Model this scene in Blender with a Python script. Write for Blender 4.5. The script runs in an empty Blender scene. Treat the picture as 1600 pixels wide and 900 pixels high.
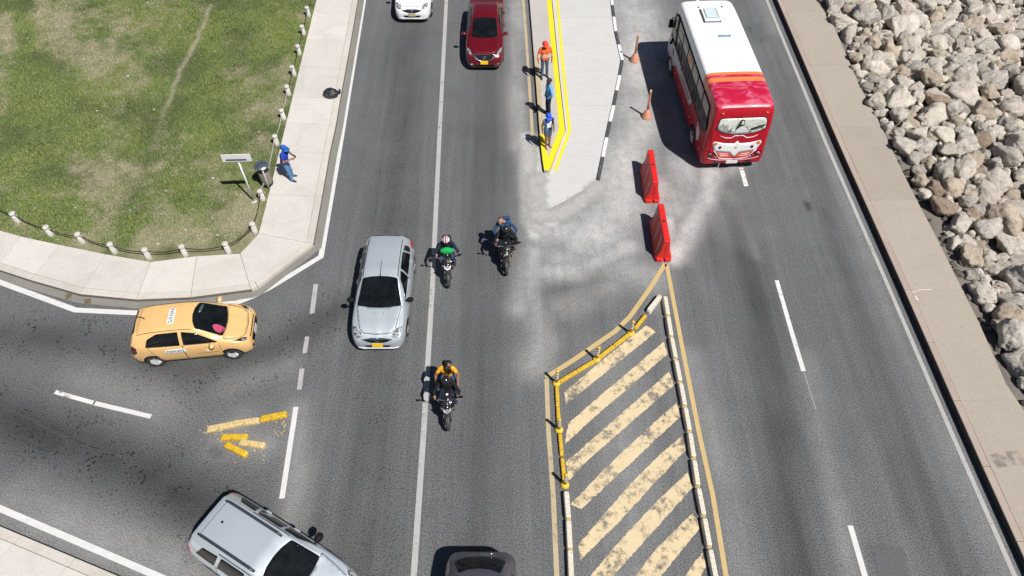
import bpy, bmesh, math, random
import numpy as np
from mathutils import Vector, Matrix, noise as mnoise
from mathutils.bvhtree import BVHTree

random.seed(7)
rng = np.random.default_rng(7)
SC = bpy.context.scene
COL = SC.collection
R = math.radians

# ------------------------------------------------------------------ camera, sky, sun, exposure
CAM_H, CAM_F, CAM_TILT, CAM_ROLL = 19.3, 1135.0, R(38.04), R(-0.354)
cam_data = bpy.data.cameras.new('camera')
cam = bpy.data.objects.new('camera', cam_data)
COL.objects.link(cam)
cam_data.sensor_width = 36.0
cam_data.lens = 36.0 * CAM_F / 1600.0
cam_data.clip_start = 0.1
cam_data.clip_end = 6000.0
CAM_ROT = Matrix.Rotation(CAM_TILT, 3, 'X') @ Matrix.Rotation(CAM_ROLL, 3, 'Z')
cam.matrix_world = Matrix.Translation((0, 0, CAM_H)) @ CAM_ROT.to_4x4()
SC.camera = cam

TO_SUN = Vector((0.45, -0.49, 1.0)).normalized()
SUN_EL = math.asin(TO_SUN.z)
SUN_ROT = math.atan2(TO_SUN.x, TO_SUN.y)
world = bpy.data.worlds.new('World')
SC.world = world
world.use_nodes = True
wn = world.node_tree.nodes
sky = wn.new('ShaderNodeTexSky')
sky.sky_type = 'NISHITA'
sky.sun_disc = False
sky.sun_elevation = SUN_EL
sky.sun_rotation = SUN_ROT
sky.air_density = 0.75
sky.dust_density = 0.5
world.node_tree.links.new(sky.outputs[0], wn['Background'].inputs[0])
wn['Background'].inputs[1].default_value = 0.05
sun_data = bpy.data.lights.new('sun', 'SUN')
sun_data.energy = 5.0
sun_data.angle = R(0.5)
sun_data.color = (1.0, 0.972, 0.93)
sun = bpy.data.objects.new('sun', sun_data)
COL.objects.link(sun)
sun.rotation_euler = TO_SUN.to_track_quat('Z', 'Y').to_euler()
SC.view_settings.view_transform = 'Standard'
SC.view_settings.look = 'None'
SC.view_settings.exposure = 0.25
SC.view_settings.gamma = 1.0
SC.view_settings.use_curve_mapping = False


def G(px, py, h=0.0):
    """Point of the photograph -> place on the level ground (or on a level h above it)."""
    d = CAM_ROT @ Vector(((px - 800) / CAM_F, -(py - 450) / CAM_F, -1.0))
    t = (h - CAM_H) / d.z
    return Vector((d.x * t, d.y * t, h))


def GG(pts, h=0.0):
    return [G(x, y, h) for x, y in pts]


# ------------------------------------------------------------------ materials
class NT:
    def __init__(self, name):
        self.m = bpy.data.materials.new(name)
        self.m.use_nodes = True
        self.t = self.m.node_tree
        self.n = self.t.nodes
        self.b = self.n['Principled BSDF']
        self.out = self.n['Material Output']

    def new(self, kind, **kw):
        nd = self.n.new('ShaderNode' + kind)
        for k, v in kw.items():
            setattr(nd, k, v)
        return nd

    def link(self, a, b):
        self.t.links.new(a, b)

    def coord(self, kind='Object'):
        return self.new('TexCoord').outputs[kind]

    def pos(self):
        return self.new('NewGeometry').outputs['Position']

    def noise(self, vec, scale, detail=4, rough=0.55, dist=0.0):
        nd = self.new('TexNoise')
        nd.inputs['Scale'].default_value = scale
        nd.inputs['Detail'].default_value = detail
        nd.inputs['Roughness'].default_value = rough
        nd.inputs['Distortion'].default_value = dist
        self.link(vec, nd.inputs['Vector'])
        return nd.outputs['Fac']

    def voro(self, vec, scale, feature='F1', rand=1.0):
        nd = self.new('TexVoronoi', feature=feature)
        nd.inputs['Scale'].default_value = scale
        nd.inputs['Randomness'].default_value = rand
        self.link(vec, nd.inputs['Vector'])
        return nd.outputs['Distance']

    def ramp(self, fac, a, b, lo=0.0, hi=1.0):
        nd = self.new('MapRange')
        nd.inputs[1].default_value = a
        nd.inputs[2].default_value = b
        nd.inputs[3].default_value = lo
        nd.inputs[4].default_value = hi
        self.link(fac, nd.inputs[0])
        return nd.outputs[0]

    def math(self, op, a, b=None, clamp=False):
        nd = self.new('Math', operation=op, use_clamp=clamp)
        for i, v in enumerate((a, b)):
            if v is None:
                continue
            if isinstance(v, (int, float)):
                nd.inputs[i].default_value = v
            else:
                self.link(v, nd.inputs[i])
        return nd.outputs[0]

    def mix(self, fac, a, b, mode='MIX'):
        nd = self.new('MixRGB', blend_type=mode)
        for i, v in enumerate((fac, a, b)):
            if isinstance(v, (int, float)):
                nd.inputs[i].default_value = v
            elif isinstance(v, (tuple, list)):
                nd.inputs[i].default_value = (*v[:3], 1.0)
            else:
                self.link(v, nd.inputs[i])
        return nd.outputs[0]

    def attr(self, name, out='Fac'):
        nd = self.new('Attribute', attribute_name=name)
        return nd.outputs[out]

    def bump(self, h, strength=0.3, dist=0.01):
        nd = self.new('Bump')
        nd.inputs['Strength'].default_value = strength
        nd.inputs['Distance'].default_value = dist
        self.link(h, nd.inputs['Height'])
        self.link(nd.outputs[0], self.b.inputs['Normal'])

    def base(self, c):
        if isinstance(c, (tuple, list)):
            self.b.inputs['Base Color'].default_value = (*c[:3], 1)
        else:
            self.link(c, self.b.inputs['Base Color'])

    def set(self, **kw):
        for k, v in kw.items():
            self.b.inputs[k.replace('_', ' ')].default_value = v


_M = {}


def pm(name, col, rough=0.6, metal=0.0, var=0.08, scale=6.0, bump=0.0, bscale=30.0, coat=0.0, spec=0.5, dirt=None, dirt_amt=0.4, world_space=False):
    """A plain procedural material: colour with soft variation, optional grime and relief."""
    if name in _M:
        return _M[name]
    k = NT(name)
    v = k.pos() if world_space else k.coord('Object')
    n1 = k.noise(v, scale, 4)
    f = k.ramp(n1, 0.3, 0.7, 1 - var, 1 + var)
    cc = k.new('CombineColor')
    for i in range(3):
        k.link(f, cc.inputs[i])
    c = k.mix(1.0, col, cc.outputs[0], 'MULTIPLY')
    if dirt is not None:
        n2 = k.noise(v, scale * 2.3, 6, 0.65)
        c = k.mix(k.ramp(n2, 0.48, 0.64, 0.0, dirt_amt), c, dirt)
    k.base(c)
    k.set(Roughness=rough, Metallic=metal, Coat_Weight=coat, Specular_IOR_Level=spec)
    k.b.inputs['Coat Roughness'].default_value = 0.06
    if bump:
        k.bump(k.noise(v, bscale, 5), bump, 0.01)
    _M[name] = k.m
    return k.m


# ------------------------------------------------------------------ mesh helpers
def make_obj(name, me, mats=None, parent=None):
    o = bpy.data.objects.new(name, me)
    COL.objects.link(o)
    if mats is not None:
        if not isinstance(mats, (list, tuple)):
            mats = [mats]
        for m in mats:
            me.materials.append(m)
    if parent is not None:
        o.parent = parent
    return o


def from_np(name, v, f, mats=None, parent=None, smooth=False):
    me = bpy.data.meshes.new(name)
    me.from_pydata([tuple(p) for p in v], [], [tuple(q) for q in f])
    me.update()
    if smooth:
        me.polygons.foreach_set('use_smooth', [True] * len(me.polygons))
    return make_obj(name, me, mats, parent)


class MB:
    def __init__(self):
        self.v, self.f, self.mi, self.sm = [], [], [], []

    def add(self, v, f, mi=0, smooth=False, M=None):
        o = len(self.v)
        if M is not None:
            v = [M @ Vector(p) for p in v]
        self.v += [tuple(p) for p in v]
        self.f += [tuple(i + o for i in q) for q in f]
        self.mi += [mi] * len(f)
        self.sm += [smooth] * len(f)
        return self

    def box(self, c, s, mi=0, rz=0.0, taper=1.0, M=None):
        x, y, z = [k / 2 for k in s]
        t = taper
        v = [(-x, -y, -z), (x, -y, -z), (x, y, -z), (-x, y, -z), (-x * t, -y * t, z), (x * t, -y * t, z), (x * t, y * t, z), (-x * t, y * t, z)]
        f = [(3, 2, 1, 0), (4, 5, 6, 7), (0, 1, 5, 4), (1, 2, 6, 5), (2, 3, 7, 6), (3, 0, 4, 7)]
        m = Matrix.Translation(c) @ Matrix.Rotation(rz, 4, 'Z')
        if M is not None:
            m = M @ m
        return self.add(v, f, mi, False, m)

    def prism(self, poly, z0, z1, mi=0, M=None):
        """Closed prism over a polygon (list of xy, any winding)."""
        p = [(q[0], q[1]) for q in poly]
        a = sum(p[i][0] * p[(i + 1) % len(p)][1] - p[(i + 1) % len(p)][0] * p[i][1] for i in range(len(p)))
        if a < 0:
            p = p[::-1]
        n = len(p)
        v = [(x, y, z0) for x, y in p] + [(x, y, z1) for x, y in p]
        f = [tuple(range(n - 1, -1, -1)), tuple(range(n, 2 * n))]
        f += [(i, (i + 1) % n, (i + 1) % n + n, i + n) for i in range(n)]
        return self.add(v, f, mi, False, M)

    def lathe(self, prof, n=20, mi=0, M=None, axis='Z', smooth=True):
        """prof: (radius, height) pairs, closed at both ends when the radius is zero."""
        v, f = [], []
        for r, h in prof:
            for i in range(n):
                a = 2 * math.pi * i / n
                p = (r * math.cos(a), r * math.sin(a), h)
                if axis == 'Y':
                    p = (p[0], p[2], p[1])
                elif axis == 'X':
                    p = (p[2], p[0], p[1])
                v.append(p)
        for k in range(len(prof) - 1):
            for i in range(n):
                j = (i + 1) % n
                q = (k * n + i, k * n + j, (k + 1) * n + j, (k + 1) * n + i)
                f.append(q if axis != 'Y' else q[::-1])
        return self.add(v, f, mi, smooth, M)

    def tube(self, path, r, n=8, mi=0, caps=True, M=None):
        P = [Vector(p) for p in path]
        rr = r if isinstance(r, (list, tuple)) else [r] * len(P)
        v, f = [], []
        up = None
        for k, p in enumerate(P):
            d = (P[min(k + 1, len(P) - 1)] - P[max(k - 1, 0)]).normalized()
            if up is None or abs(up.dot(d)) > 0.95:
                up = Vector((0, 0, 1)) if abs(d.z) < 0.9 else Vector((1, 0, 0))
            a = d.cross(up).normalized()
            b = a.cross(d).normalized()
            up = b
            for i in range(n):
                t = 2 * math.pi * i / n
                v.append(p + (a * math.cos(t) + b * math.sin(t)) * rr[k])
        for k in range(len(P) - 1):
            for i in range(n):
                j = (i + 1) % n
                f.append((k * n + i, (k + 1) * n + i, (k + 1) * n + j, k * n + j))
        if caps:
            f.append(tuple(range(n)))
            f.append(tuple(reversed(range((len(P) - 1) * n, len(P) * n))))
        return self.add(v, f, mi, True, M)

    def ball(self, c, r, nu=16, nv=10, mi=0, M=None, zmin=-1.0):
        if isinstance(r, (int, float)):
            r = (r, r, r)
        v, f = [], []
        for j in range(nv + 1):
            t = math.pi / 2 - (math.pi / 2 + math.asin(max(-1, min(1, -zmin)))) * j / nv if zmin > -1 else math.pi / 2 - math.pi * j / nv
            for i in range(nu):
                a = 2 * math.pi * i / nu
                v.append((c[0] + r[0] * math.cos(t) * math.cos(a), c[1] + r[1] * math.cos(t) * math.sin(a), c[2] + r[2] * math.sin(t)))
        for j in range(nv):
            for i in range(nu):
                k = (i + 1) % nu
                f.append((j * nu + i, (j + 1) * nu + i, (j + 1) * nu + k, j * nu + k))
        return self.add(v, f, mi, True, M)

    def build(self, name, mats, parent=None, bevel=0.0, seg=2):
        me = bpy.data.meshes.new(name)
        me.from_pydata(self.v, [], self.f)
        me.polygons.foreach_set('material_index', self.mi)
        me.polygons.foreach_set('use_smooth', self.sm)
        me.update()
        if bevel:
            bm = bmesh.new()
            bm.from_mesh(me)
            bmesh.ops.remove_doubles(bm, verts=bm.verts, dist=1e-5)
            es = [e for e in bm.edges if len(e.link_faces) == 2 and e.calc_face_angle(0) > 0.5]
            bmesh.ops.bevel(bm, geom=es, offset=bevel, segments=seg, affect='EDGES', profile=0.5)
            bm.to_mesh(me)
            bm.free()
        return make_obj(name, me, mats, parent)


def empty(name, loc=(0, 0, 0), rz=0.0):
    o = bpy.data.objects.new(name, None)
    o.empty_display_size = 0.3
    COL.objects.link(o)
    o.location = loc
    o.rotation_euler = (0, 0, rz)
    return o


def tag(o, label=None, cat=None, group=None, kind=None):
    if label:
        o['label'] = label
    if cat:
        o['category'] = cat
    if group:
        o['group'] = group
    if kind:
        o['kind'] = kind
    return o


def thing(name, label, cat, loc=(0, 0, 0), rz=0.0, group=None):
    return tag(empty(name, loc, rz), label, cat, group)



def copy_tree(o, parent=None):
    c = o.copy()
    COL.objects.link(c)
    c.parent = parent
    for ch in o.children:
        copy_tree(ch, c)
    return c


def catmull(P, n=8):
    P = [Vector(p) for p in P]
    out = []
    for i in range(len(P) - 1):
        p0, p1, p2, p3 = P[max(i - 1, 0)], P[i], P[i + 1], P[min(i + 2, len(P) - 1)]
        for k in range(n):
            t = k / n
            out.append(0.5 * ((2 * p1) + (p2 - p0) * t + (2 * p0 - 5 * p1 + 4 * p2 - p3) * t * t + (3 * p1 - p0 - 3 * p2 + p3) * t ** 3))
    out.append(P[-1])
    return out


def offset_line(P, d):
    """Offset a 2-D polyline to its left by d with mitred corners."""
    P = [Vector((p[0], p[1])) for p in P]
    out = []
    for i, p in enumerate(P):
        a = (P[i] - P[i - 1]).normalized() if i > 0 else (P[1] - P[0]).normalized()
        b = (P[i + 1] - P[i]).normalized() if i < len(P) - 1 else a
        na, nb = Vector((-a.y, a.x)), Vector((-b.y, b.x))
        m = (na + nb).normalized()
        out.append(p + m * (d / max(0.4, m.dot(na))))
    return out


def extend(P, before=0.0, after=0.0):
    P = [Vector(p) for p in P]
    if before:
        P = [P[0] + (P[0] - P[1]).normalized() * before] + P
    if after:
        P = P + [P[-1] + (P[-1] - P[-2]).normalized() * after]
    return P


def ribbon(name, P, w, z, mat, parent, jag=0.0, step=0.25):
    """A flat painted line of width w along P, a few millimetres above what it lies on."""
    P = [Vector((p[0], p[1])) for p in P]
    L = offset_line(P, w / 2)
    Rr = offset_line(P, -w / 2)
    v, f = [], []
    rows = []
    for i in range(len(P) - 1):
        n = max(1, int((P[i + 1] - P[i]).length / step))
        for k in range(n + (1 if i == len(P) - 2 else 0)):
            t = k / n
            rows.append((L[i].lerp(L[i + 1], t), Rr[i].lerp(Rr[i + 1], t)))
    for a, b in rows:
        v += [(a.x, a.y, z), (b.x, b.y, z)]
    for i in range(len(rows) - 1):
        f.append((2 * i, 2 * i + 1, 2 * i + 3, 2 * i + 2))
    return from_np(name, v, f, mat, parent)


def in_poly(x, y, poly):
    """Vectorised point in polygon."""
    inside = np.zeros(x.shape, bool)
    n = len(poly)
    for i in range(n):
        x1, y1 = poly[i][0], poly[i][1]
        x2, y2 = poly[(i + 1) % n][0], poly[(i + 1) % n][1]
        c = ((y1 > y) != (y2 > y))
        xx = (x2 - x1) * (y - y1) / ((y2 - y1) if y2 != y1 else 1e-9) + x1
        inside ^= c & (x < xx)
    return inside


def seg_dist(X, Y, P):
    d = np.full(X.shape, 1e9)
    for a, b in zip(P, P[1:]):
        ax, ay, bx, by = a[0], a[1], b[0], b[1]
        L2 = (bx - ax) ** 2 + (by - ay) ** 2 + 1e-12
        t = np.clip(((X - ax) * (bx - ax) + (Y - ay) * (by - ay)) / L2, 0, 1)
        d = np.minimum(d, np.hypot(X - ax - t * (bx - ax), Y - ay - t * (by - ay)))
    if len(P) == 1:
        d = np.hypot(X - P[0][0], Y - P[0][1])
    return d


def vnoise(X, Y, s, seed=0):
    """Smooth value noise with numpy, 0..1."""
    r = np.random.default_rng(seed)
    T = r.random((256, 256))
    x, y = X / s + 1000.3, Y / s + 1000.7
    xi, yi = np.floor(x).astype(int), np.floor(y).astype(int)
    fx, fy = x - xi, y - yi
    fx, fy = fx * fx * (3 - 2 * fx), fy * fy * (3 - 2 * fy)
    g = lambda a, b: T[a % 256, b % 256]
    return (g(xi, yi) * (1 - fx) + g(xi + 1, yi) * fx) * (1 - fy) + (g(xi, yi + 1) * (1 - fx) + g(xi + 1, yi + 1) * fx) * fy


def fbm(X, Y, s, seed=0, oct=4):
    t, a, tot = 0, 1.0, 0
    for k in range(oct):
        t = t + a * vnoise(X, Y, s / 2 ** k, seed + k)
        tot += a
        a *= 0.55
    return t / tot


# ------------------------------------------------------------------ setting materials
def mat_asphalt():
    k = NT('asphalt')
    p = k.pos()
    fine = k.noise(p, 26, 3, 0.7)
    grain = k.noise(p, 75, 2, 0.6)
    mid = k.noise(p, 1.1, 5, 0.6)
    big = k.noise(p, 0.25, 3, 0.5)
    g = k.math('ADD', k.ramp(fine, 0.34, 0.66, 0.42, 1.58), k.ramp(grain, 0.35, 0.65, -0.5, 0.5))
    g = k.math('MULTIPLY', g, k.ramp(mid, 0.3, 0.7, 0.94, 1.06))
    g = k.math('MULTIPLY', g, k.ramp(big, 0.35, 0.65, 0.95, 1.05))
    st = k.new('Mapping')
    st.inputs['Scale'].default_value = (2.6, 0.10, 1)
    k.link(p, st.inputs[0])
    sx = k.new('SeparateXYZ')
    k.link(p, sx.inputs[0])
    sf = k.math('MULTIPLY', k.ramp(sx.outputs[0], -8.0, -5.5), k.ramp(k.noise(st.outputs[0], 1.0, 6, 0.68), 0.3, 0.7, -0.17, 0.17))
    g = k.math('MULTIPLY', g, k.math('ADD', sf, 1.0))
    dark = k.math('MULTIPLY', k.attr('dark'), k.ramp(k.noise(p, 2.2, 5, 0.65), 0.25, 0.7, 0.86, 1.08))
    g = k.math('MULTIPLY', g, k.math('SUBTRACT', 1.0, k.math('MULTIPLY', dark, 0.86), True))
    wob = k.new('TexNoise')
    wob.inputs['Scale'].default_value = 14
    k.link(p, wob.inputs['Vector'])
    wm = k.new('VectorMath', operation='MULTIPLY_ADD')
    k.link(wob.outputs['Color'], wm.inputs[0])
    wm.inputs[1].default_value = (.11, .11, 0)
    k.link(p, wm.inputs[2])
    wv = wm.outputs[0]
    pit = k.math('MULTIPLY', k.math('LESS_THAN', k.voro(wv, 8.5), k.ramp(k.noise(p, 1.7, 4), 0.36, 0.66, 0.02, 0.38)), k.attr('pits'))
    pit2 = k.math('LESS_THAN', k.voro(p, 1.3), 0.045)
    g = k.math('MULTIPLY', g, k.math('SUBTRACT', 1.0, k.math('MULTIPLY', pit, 0.68)))
    g = k.math('MULTIPLY', g, k.math('SUBTRACT', 1.0, k.math('MULTIPLY', pit2, 0.35)))
    bright = k.math('LESS_THAN', k.voro(p, 9.0), 0.075)
    g = k.math('ADD', g, k.math('MULTIPLY', bright, 0.55))
    cc = k.new('CombineColor')
    for i in range(3):
        k.link(g, cc.inputs[i])
    c = k.mix(1.0, (0.112, 0.1135, 0.1155), cc.outputs[0], 'MULTIPLY')
    dn = k.ramp(k.noise(p, 3.0, 6, 0.7), 0.3, 0.6, 0.75, 1.15)
    dust = k.math('MULTIPLY', k.attr('dust'), dn, True)
    dc = k.mix(1.0, (0.42, 0.41, 0.395), k.mix(0.55, (1, 1, 1), cc.outputs[0]), 'MULTIPLY')
    c = k.mix(dust, c, dc)
    k.base(c)
    k.set(Roughness=0.92, Specular_IOR_Level=0.25)
    k.bump(fine, 0.35, 0.012)
    return k.m


def mat_paint(name, col, wear_lo, wear_hi, col2=None, scale=9.0, alpha=True):
    """Road paint; where it has worn through, the road below shows."""
    k = NT(name)
    p = k.pos()
    n = k.noise(p, scale, 6, 0.72)
    n2 = k.noise(p, 48, 3, 0.7)
    n3 = k.noise(p, 1.3, 3, 0.6)
    f = k.math('ADD', k.math('MULTIPLY', n, 0.55), k.math('ADD', k.math('MULTIPLY', n2, 0.25), k.math('MULTIPLY', n3, 0.45)))
    c = k.mix(k.ramp(k.noise(p, 4, 5, 0.65), 0.3, 0.7), col, col2 or tuple(x * 0.86 for x in col))
    c = k.mix(k.ramp(n2, 0.35, 0.75, 0.0, 0.3), c, tuple(x * 0.62 for x in col))
    k.base(c)
    k.set(Roughness=0.75, Specular_IOR_Level=0.3)
    if alpha:
        tr = k.new('BsdfTransparent')
        mx = k.new('MixShader')
        k.link(k.ramp(f, wear_lo, wear_hi, 0.0, 1.0), mx.inputs[0])
        k.link(k.b.outputs[0], mx.inputs[1])
        k.link(tr.outputs[0], mx.inputs[2])
        k.link(mx.outputs[0], k.out.inputs[0])
    return k.m


def mat_concrete(name, col, stain=(0.3, 0.28, 0.26), amt=0.3, speck=0.0, streak=0.0):
    k = NT(name)
    p = k.pos()
    ob = k.new('ObjectInfo').outputs['Random']
    n1 = k.noise(p, 0.9, 6, 0.62, 0.6)
    n2 = k.noise(p, 22, 4, 0.7)
    c = k.mix(k.ramp(n1, 0.46, 0.72, 0.0, amt), col, stain)
    n9 = k.noise(p, 4.5, 6, 0.7, 1.5)
    c = k.mix(k.ramp(n9, 0.56, 0.72, 0.0, amt * .8), c, tuple(x * 0.8 for x in stain))
    f = k.math('ADD', k.ramp(n2, 0.3, 0.7, 0.90, 1.08), k.ramp(ob, 0, 1, -0.05, 0.05))
    cc = k.new('CombineColor')
    for i in range(3):
        k.link(f, cc.inputs[i])
    c = k.mix(1.0, c, cc.outputs[0], 'MULTIPLY')
    spot = k.math('LESS_THAN', k.voro(p, 2.3), 0.05)
    c = k.mix(k.math('MULTIPLY', spot, 0.55), c, (0.13, 0.12, 0.11))
    if streak:
        mp = k.new('Mapping')
        mp.inputs['Scale'].default_value = (0.6, 9.0, 1)
        k.link(p, mp.inputs[0])
        c = k.mix(k.ramp(k.noise(mp.outputs[0], 2.5, 5, 0.7), 0.45, 0.7, 0, streak), c, tuple(x * 0.75 for x in col))
    if speck:
        s = k.noise(p, 42, 3, 0.75)
        c = k.mix(k.ramp(s, 0.52, 0.68, 0.0, speck), c, tuple(x * 0.45 for x in col))
        s2 = k.noise(p, 30, 3, 0.7)
        c = k.mix(k.ramp(s2, 0.56, 0.72, 0.0, speck), c, tuple(min(0.7, x * 1.45) for x in col))
    k.base(c)
    k.set(Roughness=0.9, Specular_IOR_Level=0.25)
    k.bump(n2, 0.2, 0.006)
    return k.m


ASPHALT = mat_asphalt()
WHITE_PAINT = mat_paint('white_road_paint', (0.62, 0.61, 0.59), 0.74, 0.84)
WHITE_FADED = mat_paint('faded_white_road_paint', (0.40, 0.395, 0.385), 0.68, 0.82)
WHITE_WORN = mat_paint('worn_white_road_paint', (0.66, 0.65, 0.63), 0.68, 0.76, scale=7.0)
TAN_PAINT = mat_paint('faded_yellow_road_paint', (0.52, 0.375, 0.16), 0.74, 0.9, (0.46, 0.345, 0.17))
TAN_LIGHT = mat_paint('bleached_yellow_road_paint', (0.46, 0.37, 0.23), 0.66, 0.85, (0.40, 0.33, 0.21))
HATCH_PAINT = mat_paint('hatch_road_paint', (0.64, 0.505, 0.305), 0.625, 0.73, (0.56, 0.455, 0.295), scale=5.0)
YELLOW_PAINT = mat_paint('bright_yellow_paint', (0.80, 0.62, 0.012), 0.9, 1.1, (0.76, 0.57, 0.02))
CONC_WALK = mat_concrete('pale_pavement_concrete', (0.525, 0.495, 0.455), (0.41, 0.38, 0.345), 0.5)
CONC_KERB = mat_concrete('kerb_concrete', (0.50, 0.46, 0.415), (0.38, 0.345, 0.30), 0.55)
CONC_BAY = mat_concrete('bay_concrete', (0.50, 0.49, 0.475), (0.43, 0.42, 0.405), 0.4, streak=0.5)
CONC_ISLE = mat_concrete('island_concrete', (0.43, 0.405, 0.375), (0.33, 0.305, 0.275), 0.5)
CONC_PROM = mat_concrete('exposed_aggregate', (0.345, 0.302, 0.252), (0.30, 0.263, 0.22), 0.5, speck=0.5)
CONC_PINK = mat_concrete('pink_kerb_concrete', (0.35, 0.285, 0.238), (0.30, 0.255, 0.215), 0.4)
JOINT = pm('dark_joint_filler', (0.14, 0.125, 0.11), 0.95, var=0.2, world_space=True)
GUTTER = mat_concrete('gutter_concrete', (0.21, 0.20, 0.18), (0.15, 0.14, 0.12), 0.5)
SOIL = mat_concrete('bare_soil', (0.24, 0.19, 0.14), (0.16, 0.13, 0.10), 0.6, speck=0.35)
RUBBLE = mat_concrete('gritty_dirt', (0.17, 0.15, 0.128), (0.10, 0.088, 0.076), 0.6, speck=0.5)

# ------------------------------------------------------------------ the ground, the road
ground = from_np('ground', [(-3000, -3000, -0.06), (14.4, -3000, -0.06), (14.4, 3000, -0.06), (-3000, 3000, -0.06)], [(0, 1, 2, 3)], SOIL)
tag(ground, kind='structure')


def grid_sheet(name, xs, ys, zf, mat, keep=None, parent=None):
    X, Y = np.meshgrid(xs, ys)
    Z = zf(X, Y) if callable(zf) else np.full(X.shape, float(zf))
    nx, ny = len(xs), len(ys)
    V = np.stack([X, Y, Z], -1).reshape(-1, 3)
    idx = np.arange(nx * ny).reshape(ny, nx)
    Q = np.stack([idx[:-1, :-1], idx[:-1, 1:], idx[1:, 1:], idx[1:, :-1]], -1).reshape(-1, 4)
    if keep is not None:
        cx = X[:-1, :-1] * 0.5 + X[1:, 1:] * 0.5
        cy = Y[:-1, :-1] * 0.5 + Y[1:, 1:] * 0.5
        Q = Q[keep(cx, cy).reshape(-1)]
    me = bpy.data.meshes.new(name)
    me.vertices.add(len(V))
    me.vertices.foreach_set('co', V.reshape(-1))
    me.loops.add(len(Q) * 4)
    me.loops.foreach_set('vertex_index', Q.reshape(-1).astype(np.int32))
    me.polygons.add(len(Q))
    me.polygons.foreach_set('loop_start', np.arange(0, len(Q) * 4, 4, dtype=np.int32))
    me.polygons.foreach_set('use_smooth', np.ones(len(Q), bool))
    me.update(calc_edges=True)
    return make_obj(name, me, mat, parent), V[:, 0], V[:, 1]


def set_attr(o, name, a):
    at = o.data.attributes.new(name, 'FLOAT', 'POINT')
    at.data.foreach_set('value', np.asarray(a, np.float32))


xs = np.concatenate([[-400, -150, -70, -40], np.arange(-27, 13.41, 0.085)])
ys = np.concatenate([[-400, -120, -50, -15, -2], np.arange(4.0, 35.0, 0.085), [40, 60, 110, 400]])
road, RX, RY = grid_sheet('road', xs, ys, 0.0, ASPHALT)
tag(road, kind='structure')


def blobs(spec):
    t = np.zeros(RX.shape)
    for pts, w, amp in spec:
        d = seg_dist(RX, RY, GG(pts))
        t = np.maximum(t, amp * np.exp(-(d / w) ** 2))
    return t


warp = (fbm(RX, RY, 1.2, 3) - 0.5)
dust = blobs([
    ([(838, 240), (836, 300), (836, 345)], 0.42, 1.25), ([(836, 345), (848, 352), (890, 325), (940, 292)], 0.42, 1.1),
    ([(824, 215), (828, 290), (832, 340), (838, 366)], 0.36, 1.0), ([(845, 362), (880, 338), (932, 288)], 0.36, 0.75),
    ([(850, 368), (930, 345), (975, 325)], 0.75, 0.6), ([(1045, 60), (1070, 250), (1080, 330)], 1.0, 0.5), ([(870, 400), (960, 410), (1010, 440)], 0.8, 0.42), ([(985, -30), (1000, 60), (1003, 120), (990, 220), (960, 320), (920, 370)], 1.25, 0.72),
    ([(1035, 290), (1060, 330)], 0.7, 0.55), ([(1055, 395), (1098, 325), (1112, 270)], 0.45, 1.0),
    ([(1045, 345), (1052, 405)], 0.35, 0.8), ([(850, 425), (905, 425), (980, 385)], 0.5, 0.62), ([(835, 395), (830, 440), (815, 480)], 0.5, 0.55),
    ([(830, 470), (850, 530), (835, 570)], 0.6, 0.34), ([(880, 480), (960, 450)], 0.6, 0.3), ([(812, 230), (806, 130), (808, 60), (806, -20)], 0.45, 0.42),
    ([(800, 150), (815, 250)], 0.35, 0.28), ([(1110, 285), (1160, 250)], 0.35, 0.5),
    ([(950, 560), (985, 730), (1000, 900)], 1.0, 0.2), ([(1080, 560), (1120, 700), (1160, 900)], 0.45, 0.2),
    ([(20, 790), (180, 850), (330, 905)], 0.75, 0.26), ([(410, 690), (355, 685), (380, 665)], 0.6, 0.26), ([(465, 640), (465, 740), (440, 880)], 0.4, 0.26),
    ([(360, 600), (450, 570)], 0.5, 0.16), ([(130, 590), (250, 640)], 0.8, 0.16), ([(1260, 560), (1330, 900)], 0.35, 0.16),
    ([(1190, 0), (1290, 240), (1380, 460), (1480, 690), (1580, 910)], 0.35, 0.14), ([(1140, 300), (1180, 400)], 0.25, 0.2),
])
set_attr(road, 'dust', np.clip(dust * (0.95 + 1.1 * warp), 0, 1))
dark = blobs([
    ([(640, 30), (608, 350), (585, 600), (565, 920)], 0.95, 0.38), ([(765, 60), (752, 500), (745, 920)], 0.8, 0.34),
    ([(620, 200), (560, 900)], 1.5, 0.18),
    ([(-40, 640), (120, 690), (240, 745), (340, 810), (420, 870)], 0.95, 0.74), ([(-40, 520), (150, 535), (300, 580), (430, 545), (560, 470)], 0.7, 0.52),
    ([(1165, 400), (1185, 480), (1215, 640), (1250, 910)], 0.62, 0.54), ([(1150, 330), (1182, 450)], 0.45, 0.4), ([(1290, 330), (1420, 700), (1500, 920)], 0.30, 0.3),
    ([(1235, 100), (1330, 450), (1420, 800)], 0.3, 0.26), ([(1215, 60), (1260, 200)], 0.5, 0.25), ([(1261, 318), (1264, 326)], 0.12, 0.7),
    ([(1175, 45), (1190, 60)], 0.25, 0.4), ([(335, 703), (340, 707)], 0.2, 0.55), ([(590, 312), (595, 318)], 0.12, 0.4),
    ([(830, 452), (1000, 470)], 0.3, 0.16), ([(1375, 868), (1395, 905)], 0.35, 0.32), ([(1110, 340), (1120, 420)], 0.5, 0.22),
    ([(960, 405), (880, 450)], 0.35, 0.2), ([(940, 90), (968, 30)], 0.1, 0.1), ([(500, 810), (520, 870)], 0.4, 0.2),
])
set_attr(road, 'dark', np.clip(dark * (0.95 + 0.6 * warp), 0, 1))
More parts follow.
